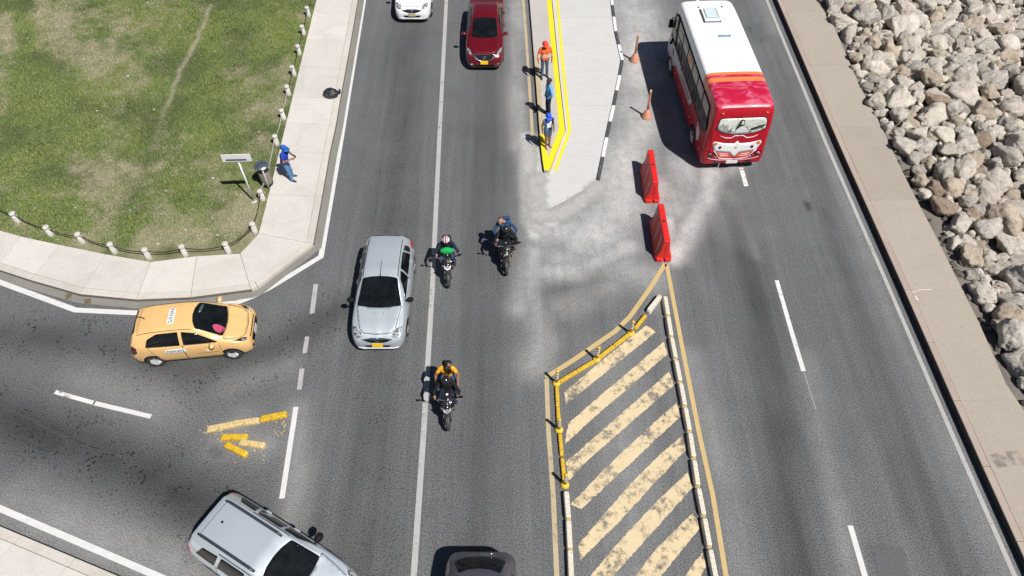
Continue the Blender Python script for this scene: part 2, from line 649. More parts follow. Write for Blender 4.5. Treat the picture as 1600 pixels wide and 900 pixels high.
pits = blobs([
    ([(-40, 640), (120, 690), (240, 745), (340, 810)], 1.3, 1.0), ([(-40, 515), (150, 525), (300, 600), (430, 560), (500, 500)], 1.2, 1.0),
    ([(620, 200), (600, 560), (590, 880)], 1.2, 0.45), ([(700, 700), (700, 800)], 1.0, 0.3),
])
set_attr(road, 'pits', pits)


def mark(name, pts, w, mat, before=0, after=0, z=0.004, jag=0):
    return ribbon(name, extend([q.to_2d() for q in GG(pts)], before, after), w, z, mat, road)


mark('edge_line', [(569, 0), (532, 225), (501.5, 401), (423, 449), (393, 464), (370, 473), (212, 489), (118, 484.5), (0, 441)], 0.19, WHITE_PAINT, 30, 14)
mark('edge_line', [(0, 794.5), (125, 848), (248, 901)], 0.17, WHITE_PAINT, 12, 10)
mark('edge_line', [(1198, 0), (1291, 225), (1389, 450), (1486, 675), (1585, 899)], 0.13, WHITE_FADED, 30, 8)
mark('lane_line', [(697.5, 0), (686, 225), (675.5, 450)], 0.165, WHITE_FADED, 30, 0)
mark('lane_line', [(675.5, 450), (662, 675), (646.5, 900)], 0.165, WHITE_FADED, 0, 8)
for a, b, w, m in [((493.5, 444), (487.5, 490), .155, WHITE_FADED), ((480, 526), (476, 552), .14, WHITE_FADED), ((472, 576), (467.5, 609), .145, WHITE_FADED),
                   ((462.5, 636), (440.5, 779), .15, WHITE_PAINT), ((86, 612.5), (148, 630), .13, WHITE_WORN), ((146, 629.5), (236, 651), .14, WHITE_PAINT),
                   ((1158, 262), (1166, 291), .17, WHITE_WORN), ((1213.5, 438), (1237, 519), .14, WHITE_WORN), ((1237, 519), (1255.5, 580), .145, WHITE_PAINT),
                   ((1328.5, 821), (1352, 902), .15, WHITE_PAINT), ((1075, -60), (1105, 60), .15, WHITE_WORN)]:
    mark('lane_dash', [a, b], w, m)
mark('lane_line', [(1256.5, 583), (1275, 640)], 0.02, WHITE_FADED)
# faded yellow edge lines round the hatched island and along the median
mark('yellow_line', [(1039.5, 412), (1016, 450), (985, 494), (962, 517), (900, 560), (853, 590)], 0.155, TAN_PAINT)
mark('yellow_line', [(854, 592), (857, 675), (864.5, 775), (870, 900)], 0.135, TAN_LIGHT, 0, 8)
mark('yellow_line', [(1041.5, 413), (1048.5, 450), (1065, 537), (1092, 675), (1114, 775), (1134.5, 900)], 0.135, TAN_PAINT, 0, 8)
mark('yellow_line', [(817.5, 0), (823, 70), (829.5, 170), (833.5, 235)], 0.125, TAN_LIGHT, 30, 0)
HATCH = [[(1010, 510), (1022, 519), (886, 629), (883, 614), (940, 566)],
         [(1036, 537), (1041, 553), (925, 653), (884, 692), (890, 662), (955, 606)],
         [(1045, 583), (1051, 601), (919, 716), (889, 748), (886, 723), (958, 660)],
         [(1056, 632), (1061, 650), (930, 773), (908, 793), (895, 787), (946, 734), (1000, 683)],
         [(1065, 684), (1070, 702), (1020, 755), (965, 815), (908, 872), (905, 852), (940, 811), (992, 752), (1032, 712)],
         [(1074, 741), (1079, 762), (1012, 837), (950, 906), (925, 900), (970, 847), (1030, 782)],
         [(1085, 801), (1091, 825), (1028, 903), (1012, 922), (978, 922), (1025, 861)],
         [(1097, 866), (1102, 884), (1075, 925), (1050, 930)]]
for poly in HATCH:
    P = [q.to_2d() for q in GG(poly)]
    if sum(P[i].x * P[(i + 1) % len(P)].y - P[(i + 1) % len(P)].x * P[i].y for i in range(len(P))) < 0:
        P = P[::-1]
    out = []
    for i, p in enumerate(P):
        a, b = P[i - 1], P[(i + 1) % len(P)]
        n1, n2 = Vector(((p - a).y, -(p - a).x)).normalized(), Vector(((b - p).y, -(b - p).x)).normalized()
        m = (n1 + n2).normalized()
        out.append(p + m * min(.06, .034 / max(.35, m.dot(n1))))
    v = []
    for i, p in enumerate(out):
        b = out[(i + 1) % len(out)]
        n = max(2, int((b - p).length / .07))
        for k in range(n):
            w = p.lerp(b, k / n)
            v.append((w.x + random.uniform(-.014, .014), w.y + random.uniform(-.014, .014), 0.004))
    from_np('hatch_stripe', v, [tuple(range(len(v)))], HATCH_PAINT, road)
# cracks and joints in the asphalt
CRACK = pm('tar_crack', (0.055, 0.054, 0.053), 0.9, world_space=True)


def wobble(pts, amp=0.022, n=14):
    P = [q.to_2d() for q in GG(pts)]
    out = []
    for a, b in zip(P, P[1:]):
        d = (b - a)
        nrm = Vector((-d.y, d.x)).normalized()
        for k in range(n):
            out.append(a.lerp(b, k / n) + nrm * random.uniform(-amp, amp))
    return out + [P[-1]]


for pts, w in [([(746, 195), (744, 300), (749, 440)], .014), ([(0, 630), (90, 678), (200, 718)], .03), ([(300, 580), (360, 564), (398, 550)], .035),
               ([(90, 676), (150, 700), (290, 756)], .016), ([(640, 340), (632, 400)], .02), ([(602, 720), (600, 770)], .02)]:
    ribbon('crack', wobble(pts), w, 0.004, CRACK, road)

PATCHM = NT('patch_asphalt')
pp = PATCHM.pos()
PATCHM.base(PATCHM.mix(PATCHM.ramp(PATCHM.noise(pp, 30, 4, .7), .3, .7), (.060, .061, .063), (.125, .126, .128)))
PATCHM.set(Roughness=.9)
for poly in ([(1367, 864), (1380, 858), (1398, 855), (1412, 860), (1418, 880), (1420, 925), (1372, 925)], [(1172, 38), (1190, 36), (1196, 60), (1178, 64)]):
    P = [q.to_2d() for q in GG(poly)]
    v = []
    for a, b in zip(P, P[1:] + P[:1]):
        for k in range(8):
            w = a.lerp(b, k / 8)
            v.append((w.x + random.uniform(-.03, .03), w.y + random.uniform(-.03, .03), .004))
    from_np('asphalt_patch', v, [tuple(range(len(v)))], PATCHM.m, road)

# ------------------------------------------------------------------ pavement on the left
WALK_Z = 0.15
Jin = [(494, 0), (489, 20.5), (479, 61), (468.5, 104), (457, 151), (447, 191.5), (436, 237), (419.5, 304), (404, 365), (375, 396), (307, 400), (235, 409), (165, 397), (92, 382), (32, 369), (-30, 352)]
Jout = [(558, 0), (555, 22.5), (548, 62.5), (540, 107), (531.5, 154), (524.5, 195), (515, 238), (503, 306), (489.5, 380), (392, 451.5), (297.5, 464), (213, 467.5), (124, 459), (47, 437), (-8, 419), (-70, 398)]
IN = [q.to_2d() for q in GG(Jin, WALK_Z)]
OUT = [q.to_2d() for q in GG(Jout, WALK_Z)]
# carry the pavement on past the picture
d0 = (IN[1] - IN[2]).normalized()
IN = [IN[1] + d0 * (1.55 * k) for k in range(8, 0, -1)] + IN[1:]
OUT = [OUT[1] + (OUT[1] - OUT[2]).normalized() * (1.55 * k) for k in range(8, 0, -1)] + OUT[1:]
d1, d2 = (IN[-1] - IN[-2]).normalized(), (OUT[-1] - OUT[-2]).normalized()
i0, o0 = IN[-1].copy(), OUT[-1].copy()
for k in range(1, 8):
    IN.append(i0 + d1 * 2.0 * k)
    OUT.append(o0 + d2 * 2.0 * k)
CORNER = OUT.index(min(OUT, key=lambda p: (p - G(392, 451.5, WALK_Z).to_2d()).length))
corner_extra = G(402, 447.5, WALK_Z).to_2d()


def shrink(poly, d):
    c = sum((Vector(p) for p in poly), Vector((0, 0))) / len(poly)
    return [Vector(p) + (c - Vector(p)).normalized() * d for p in poly]


pav = MB()
pav.prism([tuple(p) for p in IN] + [tuple(p) for p in reversed(OUT)], -0.03, WALK_Z - 0.02)
pavement = pav.build('pavement', [JOINT])
tag(pavement, kind='structure')
KW = 0.26
for i in range(len(IN) - 1):
    a, b, c, d = IN[i], IN[i + 1], OUT[i + 1], OUT[i]
    kc = c + (b - c).normalized() * KW
    kd = d + (a - d).normalized() * KW
    last = (i + 1 == CORNER)
    if last:
        ke = corner_extra + (Vector(b) - corner_extra).normalized() * KW
        slab = [a, b, kc, ke, kd]
        k1 = [kd, ke, corner_extra, d]
        k2 = [ke, kc, c, corner_extra]
        kerbs = [k1, k2]
    else:
        slab = [a, b, kc, kd]
        kerbs = [[kd, kc, c, d]]
    MB().prism(shrink(slab, 0.009), WALK_Z - 0.1, WALK_Z + random.uniform(-.003, .003)).build('slab', [CONC_WALK], pavement, 0.006, 1)
    for kp in kerbs:
        MB().prism(shrink(kp, 0.006), -0.02, WALK_Z + 0.004).build('kerb_stone', [CONC_KERB], pavement, 0.015, 2)
# gutter sheet between kerb and edge line
gl = [OUT[k] for k in range(len(OUT))]
gl.insert(CORNER, corner_extra)
gout = offset_line(gl, 0.27)
v, f = [], []
for a, b in zip(gl, gout):
    v += [(a.x, a.y, 0.0045), (b.x, b.y, 0.0045)]
for i in range(len(gl) - 1):
    f.append((2 * i, 2 * i + 1, 2 * i + 3, 2 * i + 2))
tag(from_np('gutter', v, f, GUTTER), kind='structure')
wet = pm('gutter_algae', (0.12, 0.10, 0.05), 0.9, var=0.4, scale=30, world_space=True)
for cx, cy in [(107, 463), (137, 471)]:
    q = G(cx, cy)
    pts = [(q.x + math.cos(t) * random.uniform(.07, .17), q.y + math.sin(t) * random.uniform(.08, .2), 0.0085) for t in np.linspace(0, 2 * math.pi, 15)[:-1]]
    from_np('dirt_stain', pts, [tuple(range(len(pts)))], wet, road)

# pavement in the near left corner
K0, K1 = G(0, 822, WALK_Z).to_2d(), G(185, 900, WALK_Z).to_2d()
dk = (K1 - K0).normalized()
nk = Vector((dk.y, -dk.x))
corner_pav = MB()
A, B = K0 - dk * 14, K1 + dk * 12
corner_pav.prism([A, B, B + nk * 3.0, A + nk * 3.0], -0.03, WALK_Z - 0.02)
pav2 = corner_pav.build('pavement', [JOINT])
tag(pav2, kind='structure')
t_j = (G(128, 850 + 5, WALK_Z).to_2d() - K0).dot(dk)
ts = [t_j + 1.75 * k for k in range(-9, 8)]
tj2 = (G(30, 838, WALK_Z).to_2d() - K0).dot(dk)
for t0, t1 in zip(ts, ts[1:]):
    P0, P1 = K0 + dk * (t0 + .006), K0 + dk * (t1 - .006)
    MB().prism([P0, P1, P1 + nk * 0.25, P0 + nk * 0.25], -0.02, WALK_Z + 0.004).build('kerb_stone', [CONC_KERB], pav2, 0.015, 2)
    s = 0.42
    MB().prism([P0 + nk * 0.262 - dk * s * .1, P1 + nk * 0.262 - dk * s * .1, P1 + nk * 3 - dk * s, P0 + nk * 3 - dk * s], WALK_Z - 0.1, WALK_Z + random.uniform(-.002, .002)).build('slab', [CONC_WALK], pav2, 0.006, 1)

# ------------------------------------------------------------------ lawn
MID = [(a + b) / 2 for a, b in zip(IN, OUT)]
LAWN = [tuple(p) for p in MID] + [(-90, MID[-1].y), (-90, MID[0].y), (MID[0].x, MID[0].y)]
lawn_in = [tuple(p) for p in IN] + [(-90, IN[-1].y), (-90, IN[0].y)]
GZ = 0.115
gx = np.concatenate([[-90, -60, -40], np.arange(-30, -5.5, 0.11)])
gy = np.concatenate([np.arange(15, 38, 0.11), np.arange(38, 46, 0.5)])


def lawn_dry(X, Y):
    d = fbm(X, Y, 5.0, 11, 5) * 1.0 + (fbm(X, Y, 0.9, 21, 4) - .5) * 0.95
    d = (d - 0.46) * 1.8 + 0.09 + (fbm(X, Y, 0.32, 77, 4) - .5) * 1.3
    for pts, w, a in [([(150, 60), (215, 10), (190, 90)], 1.6, .75), ([(130, 90), (150, 120)], 0.9, .7), ([(200, 130), (235, 150)], 1.0, .4), ([(60, 20), (90, 80)], 0.7, .4),
                      ([(10, 30), (18, 150), (5, 215)], 0.7, .9), ([(385, 170), (400, 215), (370, 330)], 1.2, .5), ([(340, 265), (330, 250)], 0.8, .55),
                      ([(215, 290), (212, 265)], 0.25, .9), ([(375, 345), (365, 365), (395, 320)], 0.55, 1.3), ([(300, 345), (275, 350)], 0.5, .5), ([(140, 330), (165, 345), (150, 370)], 0.6, .6),
                      ([(20, 355), (40, 362)], 0.5, .5), ([(475, 20), (455, 90), (425, 190)], 0.35, .8), ([(440, 150), (410, 160)], 0.8, .7), ([(412, 225), (400, 260)], 0.6, .7), ([(20, 345), (130, 382), (235, 407), (370, 398), (400, 365)], 0.22, .7)]:
        dd = seg_dist(X, Y, GG(pts, GZ))
        d = d + .62 * a * np.exp(-(dd / w) ** 2)
    for pts, w, a in [([(33, -10), (40, 60), (32, 150), (10, 240)], 0.5, 1.3), ([(60, 110), (70, 200), (40, 260)], 1.4, .7), ([(80, 340), (110, 335)], .8, .7), ([(200, 350), (190, 365)], .7, .6),
                      ([(310, 100), (290, 150), (330, 160)], 1.0, .7), ([(250, 200), (330, 200)], 1.6, .45), ([(300, 310), (220, 320)], 1.0, .3), ([(340, 35), (400, 10)], 1.0, .6), ([(430, 60), (430, 20)], .8, .5)]:
        dd = seg_dist(X, Y, GG(pts, GZ))
        d = d - .8 * a * np.exp(-(dd / w) ** 2)
    rut = np.exp(-(seg_dist(X + (fbm(X, Y, .5, 5) - .5) * .25, Y, GG([(330, 8), (305, 70), (280, 115), (258, 175), (236, 235)], GZ)) / 0.15) ** 2)
    rut *= np.clip(1.25 - 1.1 * (27.5 - Y) / 6, 0.35, 1) if True else 1
    return np.clip(d, 0, 1.4), rut


def lawn_z(X, Y):
    _, r = lawn_dry(X, Y)
    ditch = np.exp(-(seg_dist(X, Y, GG([(33, -30), (40, 60), (32, 150), (0, 250)], GZ)) / 0.55) ** 2)
    return GZ - 0.05 * r - 0.07 * ditch * (X < -15) + (fbm(X, Y, 1.5, 8) - .5) * 0.05 * np.clip((-(X + 9.5)), 0, 1)


def mat_lawn():
    k = NT('lawn_soil_and_thatch')
    p = k.pos()
    dry, rut = k.attr('dry'), k.attr('rut')
    n = k.noise(p, 14, 5, 0.7)
    n2 = k.noise(p, 55, 3, 0.7)
    green = k.mix(k.ramp(k.noise(p, 1.1, 5, 0.65), 0.3, 0.7), (0.055, 0.075, 0.022), (0.10, 0.118, 0.042))
    straw = k.mix(k.ramp(n, 0.3, 0.7), (0.165, 0.155, 0.085), (0.28, 0.26, 0.165))
    fac = k.math('ADD', k.math('MULTIPLY', dry, 0.9), k.ramp(n2, 0.3, 0.7, -0.3, 0.3), True)
    c = k.mix(fac, green, straw)
    c = k.mix(k.math('MULTIPLY', rut, 0.9), c, k.mix(n2, (0.20, 0.18, 0.12), (0.40, 0.36, 0.27)))
    f = k.ramp(n2, 0.3, 0.7, 0.7, 1.25)
    cc = k.new('CombineColor')
    for i in range(3):
        k.link(f, cc.inputs[i])
    c = k.mix(1.0, c, cc.outputs[0], 'MULTIPLY')
    k.base(c)
    k.set(Roughness=0.95, Specular_IOR_Level=0.15)
    k.bump(n2, 0.5, 0.03)
    return k.m


lawn, LX, LY = grid_sheet('lawn', gx, gy, lawn_z, mat_lawn(), keep=lambda X, Y: in_poly(X, Y, LAWN))
tag(lawn, kind='structure')
dr, ru = lawn_dry(LX, LY)
set_attr(lawn, 'dry', dr)
set_attr(lawn, 'rut', ru)


def grass_blades(n=420000):
    X = rng.uniform(-30, -7.2, n)
    Y = rng.uniform(17.0, 35.5, n)
    ok = in_poly(X, Y, lawn_in)
    X, Y = X[ok], Y[ok]
    dry, rut = lawn_dry(X, Y)
    p_keep = np.clip(1.15 - 0.32 * dry - 1.0 * rut, 0.12, 1)
    ok = rng.random(len(X)) < p_keep
    X, Y, dry = X[ok], Y[ok], dry[ok]
    m = len(X)
    Z = lawn_z(X, Y)
    a = rng.uniform(0, 2 * np.pi, m) * 0.6 + 0.9 + (fbm(X, Y, 2.0, 40) - .5) * 3
    h = rng.uniform(0.025, 0.065, m) * (1.15 - 0.45 * np.clip(dry, 0, 1))
    w = rng.uniform(0.008, 0.016, m)
    lean = rng.uniform(0.5, 1.6, m) * h
    dx, dy = np.cos(a), np.sin(a)
    P0 = np.stack([X - dy * w, Y + dx * w, Z - 0.004], 1)
    P1 = np.stack([X + dy * w, Y - dx * w, Z - 0.004], 1)
    P2 = np.stack([X + dx * lean, Y + dy * lean, Z + h], 1)
    V = np.stack([P0, P1, P2], 1).reshape(-1, 3)
    me = bpy.data.meshes.new('grass')
    me.vertices.add(len(V))
    me.vertices.foreach_set('co', V.reshape(-1))
    me.loops.add(len(V))
    me.loops.foreach_set('vertex_index', np.arange(len(V), dtype=np.int32))
    me.polygons.add(m)
    me.polygons.foreach_set('loop_start', np.arange(0, len(V), 3, dtype=np.int32))
    me.update(calc_edges=True)
    t = np.clip(dry * 0.75 + rng.normal(0, 0.30, m), 0, 1)[:, None]
    g = np.array([0.112, 0.168, 0.038]) * (0.7 + 0.7 * rng.random((m, 1)))
    g = g + (rng.random((m, 1)) < 0.25) * np.array([0.05, 0.045, 0.008])
    s = np.array([0.30, 0.255, 0.175]) * (0.65 + 0.7 * rng.random((m, 1)))
    hue = np.clip((fbm(X, Y, 1.7, 51, 4) - .5) * 4.5, -1, 1)[:, None]
    lime, deep = np.array([0.175, 0.215, 0.050]), np.array([0.058, 0.092, 0.030])
    g = np.where(hue > 0, g * (1 - .75 * hue) + lime * .75 * hue, g * (1 + .8 * hue) - deep * .8 * hue)
    bleach = (rng.random((m, 1)) < .20 * np.clip(dry, 0, 1)[:, None])
    s = np.where(bleach, np.array([0.46, 0.42, 0.33]), s)
    c = g * (1 - t) + s * t
    c4 = np.repeat(np.concatenate([c, np.ones((m, 1))], 1), 3, axis=0)
    at = me.attributes.new('blade', 'FLOAT_COLOR', 'POINT')
    at.data.foreach_set('color', c4.astype(np.float32).reshape(-1))
    k = NT('grass_blades')
    k.base(k.attr('blade', 'Color'))
    k.set(Roughness=0.8, Specular_IOR_Level=0.2)
    return tag(make_obj('grass', me, k.m), kind='stuff')


grass_blades()
# scraps of litter and pale stones lying about in the lawn: too small to pick apart
mb = MB()
lit = [(131, 92), (118, 325), (55, 325), (167, 328), (203, 328), (247, 381), (260, 298), (333, 278), (332, 341), (340, 367), (290, 359), (152, 173), (200, 119), (104, 9), (43, 60), (231, 4), (336, 80), (241, 171), (90, 374), (405, 206), (370, 190)]
for x, y in lit + [(random.uniform(20, 440), random.uniform(10, 360)) for _ in range(16)]:
    q = G(x, y, GZ + .01)
    if not in_poly(np.array([q.x]), np.array([q.y]), lawn_in)[0]:
        continue
    s = random.uniform(.012, .03)
    if (x, y) in lit:
        s = random.uniform(.03, .055)
    mb.ball((q.x, q.y, q.z), (s, s * random.uniform(.6, 1), s * .5), 6, 4)
tag(mb.build('litter', [pm('pale_litter', (0.62, 0.60, 0.54), 0.8)]), kind='stuff')

# ------------------------------------------------------------------ median island with the concrete bus bay
ISZ = 0.15
il = [q.to_2d() for q in GG([(827.5, 0), (834.5, 88), (840.5, 170), (845, 225), (848, 250), (850.5, 266)], ISZ)]
ir = [q.to_2d() for q in GG([(861.5, 0), (866.5, 50), (873.5, 123), (882.5, 203), (857.5, 267)], ISZ)]
il = extend(il, 30)
ir = extend(ir, 30)
island = MB().prism(il + ir[::-1], -0.02, ISZ).build('traffic_island', [CONC_ISLE])
tag(island, kind='structure')


def band(name, P, Q, z0, z1, mat, parent):
    n = min(len(P), len(Q))
    v = [(p.x, p.y, z1) for p in P[:n]] + [(q.x, q.y, z1) for q in Q[:n]] + [(p.x, p.y, z0) for p in P[:n]] + [(q.x, q.y, z0) for q in Q[:n]]
    f = []
    for i in range(n - 1):
        f += [(i, n + i, n + i + 1, i + 1), (2 * n + i, i, i + 1, 2 * n + i + 1), (n + i, 3 * n + i, 3 * n + i + 1, n + i + 1)]
    f += [(0, 2 * n, 3 * n, n), (n - 1, 2 * n - 1, 4 * n - 1, 3 * n - 1)]
    return from_np(name, v, f, mat, parent)


tan_l = il[2:4] + [G(843.5, 208, ISZ).to_2d()]
band('painted_edge', tan_l, [p + Vector((0.19, 0)) for p in tan_l], ISZ, ISZ + .004, TAN_LIGHT, island)
yl = [G(843.5, 210, ISZ).to_2d()] + il[4:]
band('painted_edge', [p + Vector((-0.004, 0)) for p in yl], [yl[0] + Vector((0.215, 0)), yl[1] + Vector((.235, 0)), yl[2] + Vector((.20, .05)), yl[3] + Vector((.17, .03))], ISZ - .1, ISZ + .005, YELLOW_PAINT, island)
yin = [q.to_2d() for q in GG([(854.5, 0), (859, 50), (866.5, 123), (873.5, 200), (850.5, 263)], ISZ)]
yin = extend(yin, 30)
band('painted_edge', [p for p in yin], [p + Vector((0.004, 0)) for p in ir], ISZ - 0.11, ISZ + .0055, YELLOW_PAINT, island)
bay_l = [(863, 0), (868, 50), (875, 123), (884, 203), (859, 269), (843, 273), (843.5, 334)]
bay_r = [(955.5, 0), (962, 50), (972.5, 96), (966, 130), (960, 160), (952, 195), (946, 225), (934, 284), (890, 310)]
BZ = 0.03
bl, br = [q.to_2d() for q in GG(bay_l, BZ)], [q.to_2d() for q in GG(bay_r, BZ)]
bay = MB().prism(extend(bl, 30) + extend(br, 30)[::-1], -0.03, BZ - 0.012).build('bus_bay', [CONC_BAY])
tag(bay, kind='structure')


def clip_poly(poly, ylo, yhi):
    def cut(P, y0, sign):
        out = []
        for a, b in zip(P, P[1:] + P[:1]):
            ia, ib = (a[1] - y0) * sign >= 0, (b[1] - y0) * sign >= 0
            if ia:
                out.append(a)
            if ia != ib:
                t = (y0 - a[1]) / (b[1] - a[1])
                out.append((a[0] + t * (b[0] - a[0]), y0))
        return out
    return cut(cut(poly, ylo, 1), yhi, -1)


bay_poly = [tuple(p) for p in extend(bl, 30) + extend(br, 30)[::-1]]
cuts = [min(p[1] for p in bay_poly)] + [G(900, y, BZ).y for y in (222, 165, 110, 28)]
while cuts[-1] < 50:
    cuts.append(cuts[-1] + 3.1)
for c0, c1 in zip(cuts, cuts[1:]):
    P = clip_poly(bay_poly, c0 + .004, c1 - .004)
    if len(P) > 2:
        MB().prism(P, -0.01, BZ + random.uniform(-.001, .001)).build('slab', [CONC_BAY], bay)
ribbon('yellow_line', extend([q.to_2d() for q in GG([(871, 0), (875, 50), (881.5, 123), (890, 204), (867.5, 267)], BZ)], 30), 0.115, BZ + .0055, YELLOW_PAINT, bay)
KFACE_I = pm('island_kerb_shade_and_grime', (0.03, 0.029, 0.028), 0.85, var=0.3, scale=3, world_space=True)  # near-black colour paints in the shade on the island's kerb side, plus grime
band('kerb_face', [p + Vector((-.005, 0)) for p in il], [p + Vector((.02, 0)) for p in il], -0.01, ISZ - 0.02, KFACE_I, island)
# black and white painted low kerb
sk = [q.to_2d() for q in GG(bay_r[:8], BZ)]
sk = extend(sk, 12)
kerb_line = tag(empty('striped_kerb', (0, 0, 0)), 'low kerb painted in black and white lengths along the concrete bay', 'kerb')
KBLACK = pm('black_kerb_paint', (0.045, 0.047, 0.05), 0.8, var=0.25, dirt=(0.2, 0.2, 0.2), world_space=True)
KWHITE = pm('white_kerb_paint', (0.68, 0.67, 0.65), 0.8, dirt=(0.42, 0.41, 0.4), world_space=True)


def along(P, y_t):
    for a, b in zip(P, P[1:]):
        if (a.y - y_t) * (b.y - y_t) <= 0:
            return a.lerp(b, (y_t - a.y) / (b.y - a.y))
    return P[0] if y_t > P[0].y else P[-1]


ybr = [G(950, y, BZ).y for y in (282, 246, 216, 191, 166, 142.5, 119, 95, 71, 50, 27.5, 9)]
while ybr[-1] < 44:
    ybr.append(ybr[-1] + 0.86)
for i, (y0, y1) in enumerate(zip(ybr, ybr[1:])):
    p, q = along(sk, y0 + .004), along(sk, y1 - .004)
    if (q - p).length < .1:
        continue
    d = (q - p).normalized()
    n = Vector((-d.y, d.x)) * 0.068
    MB().prism([p - n, p + n, q + n, q - n], -0.01, 0.085).build('kerb_stone', [KBLACK if i % 2 == 0 else KWHITE], kerb_line, 0.01, 1)

# ------------------------------------------------------------------ promenade on the right, slope and sea
PK = 0.25
ke = [q.to_2d() for q in GG([(1215, 0), (1311, 225), (1412, 450), (1511, 675), (1604, 880)], PK)]
ke = [ke[0] + Vector((-.1, 42))] + extend(ke, 0, 16)
pe = [q.to_2d() for q in GG([(1275, 0), (1300, 34), (1325, 92), (1345, 137), (1368, 180), (1390, 225), (1407, 262), (1432, 312), (1460, 365), (1490, 425), (1530, 505), (1572, 600), (1600, 642)], PK - .01)]
pe = [pe[0] + Vector((-.1, 42))] + extend(pe, 0, 18)
prom = MB().prism([p + Vector((.05, 0)) for p in ke] + pe[::-1], -0.3, PK - 0.02).build('promenade', [JOINT])
tag(prom, kind='structure')
yj = G(1459, 534, PK).y
y = yj - 2.08 * 9
rows = []
while y < 70:
    rows.append(y)
    y += 2.08
for y0, y1 in zip(rows, rows[1:]):
    a, b = along(ke, y0 + .006), along(ke, y1 - .006)
    MB().prism([a, b, b + Vector((.22, 0)), a + Vector((.22, 0))], -0.03, PK + random.uniform(-.002, .003)).build('kerb_stone', [CONC_PINK], prom, 0.02, 2)
for y0, y1 in zip(rows[::2], rows[2::2]):
    P = [along(ke, y0 + .003) + Vector((.224, 0)), along(ke, y1 - .003) + Vector((.224, 0))]
    Q = [p for p in pe if y0 + .003 < p.y < y1 - .003]
    Q = sorted(Q, key=lambda p: -p.y)
    MB().prism(P + [along(pe, y1 - .003)] + Q + [along(pe, y0 + .003)], -0.1, PK - .008 + random.uniform(-.0015, .0015)).build('slab', [CONC_PROM], prom)
KFACE = pm('kerb_shade_and_tyre_grime', (0.035, 0.033, 0.031), 0.85, var=0.35, scale=3, world_space=True)  # kerb side away from the sun: its shade put into the colour, over tyre grime
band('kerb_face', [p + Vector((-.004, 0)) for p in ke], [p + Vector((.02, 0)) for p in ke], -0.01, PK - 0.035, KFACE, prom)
# pale scratch of chalk and a stain on the paving
SCUFF = mat_paint('white_scuff', (0.62, 0.58, 0.54), 0.62, 0.76)
ribbon('scuff', [q.to_2d() for q in GG([(1425, 457), (1437, 453), (1456, 452)], PK)], 0.03, PK - .002, SCUFF, prom)
ribbon('scuff', [q.to_2d() for q in GG([(1430, 462), (1434, 469)], PK)], 0.09, PK - .002, SCUFF, prom)
GREY_STAIN = mat_paint('grey_stain', (0.15, 0.135, 0.12), 0.42, 0.66, scale=2.5)
ribbon('stain', [q.to_2d() for q in GG([(1552, 722), (1575, 716), (1598, 714)], PK)], 0.42, PK - .002, GREY_STAIN, prom)


def slope_z(X, Y):
    return 0.12 - 0.10 * np.clip(X - 15.2, 0, 1e9) - 0.02 * np.clip(X - 25, 0, 1e9) + (fbm(X, Y, 1.4, 60) - 0.5) * 0.14


slope, _, _ = grid_sheet('ground_slope', np.concatenate([np.arange(14.45, 28, .2), [30, 34, 40, 50]]), np.concatenate([[-60, -20], np.arange(2, 46, .2), [60, 100, 200]]), slope_z, RUBBLE)
tag(slope, kind='structure')
SEA = NT('sea_water')
SEA.base((0.02, 0.06, 0.07))
SEA.set(Roughness=0.08)
SEA.bump(SEA.noise(SEA.pos(), 0.8, 5), 0.4, 0.2)
tag(from_np('sea', [(30, -3000, -1.9), (3000, -3000, -1.9), (3000, 3000, -1.9), (30, 3000, -1.9)], [(0, 1, 2, 3)], SEA.m), kind='structure')


# ------------------------------------------------------------------ boulders
def mat_rock(name, light, mid, darkc, lichen):
    k = NT(name)
    p = k.coord('Object')
    ob = k.new('ObjectInfo').outputs['Random']
    off = k.new('VectorMath', operation='ADD')
    k.link(p, off.inputs[0])
    cb = k.new('CombineXYZ')
    for i in range(3):
        k.link(k.math('MULTIPLY', ob, 37.0 + i * 11), cb.inputs[i])
    k.link(cb.outputs[0], off.inputs[1])
    v = off.outputs[0]
    n = k.noise(v, 2.2, 6, 0.65)
    n2 = k.noise(v, 7, 7, 0.76, 0.4)
    n3 = k.noise(v, 17, 5, 0.75)
    c = k.mix(k.ramp(n, 0.35, 0.65), light, mid)
    c = k.mix(k.ramp(n2, 0.50, 0.62, 0, lichen), c, darkc)
    c = k.mix(k.ramp(n3, 0.56, 0.68, 0, 0.85), c, tuple(x * 0.2 for x in darkc))
    f = k.math('ADD', k.ramp(n3, 0.3, 0.7, 0.86, 1.1), k.ramp(ob, 0, 1, -0.14, 0.12))
    cc = k.new('CombineColor')
    for i in range(3):
        k.link(f, cc.inputs[i])
    k.base(k.mix(1.0, c, cc.outputs[0], 'MULTIPLY'))
    k.set(Roughness=0.95, Specular_IOR_Level=0.2)
    k.bump(k.math('ADD', n2, k.math('MULTIPLY', n3, 0.5)), 1.0, 0.10)
    return k.m


ROCKS = {
    'pale': mat_rock('pale_limestone', (0.80, 0.725, 0.625), (0.70, 0.62, 0.525), (0.22, 0.19, 0.165), 0.42),
    'grey': mat_rock('grey_weathered_limestone', (0.74, 0.68, 0.60), (0.58, 0.525, 0.455), (0.13, 0.12, 0.112), 0.62),
    'tan': mat_rock('tan_limestone', (0.66, 0.56, 0.44), (0.55, 0.455, 0.35), (0.20, 0.16, 0.13), 0.5),
    'rust': mat_rock('rusty_coral_rock', (0.52, 0.41, 0.31), (0.38, 0.28, 0.21), (0.15, 0.115, 0.095), 0.6),
}


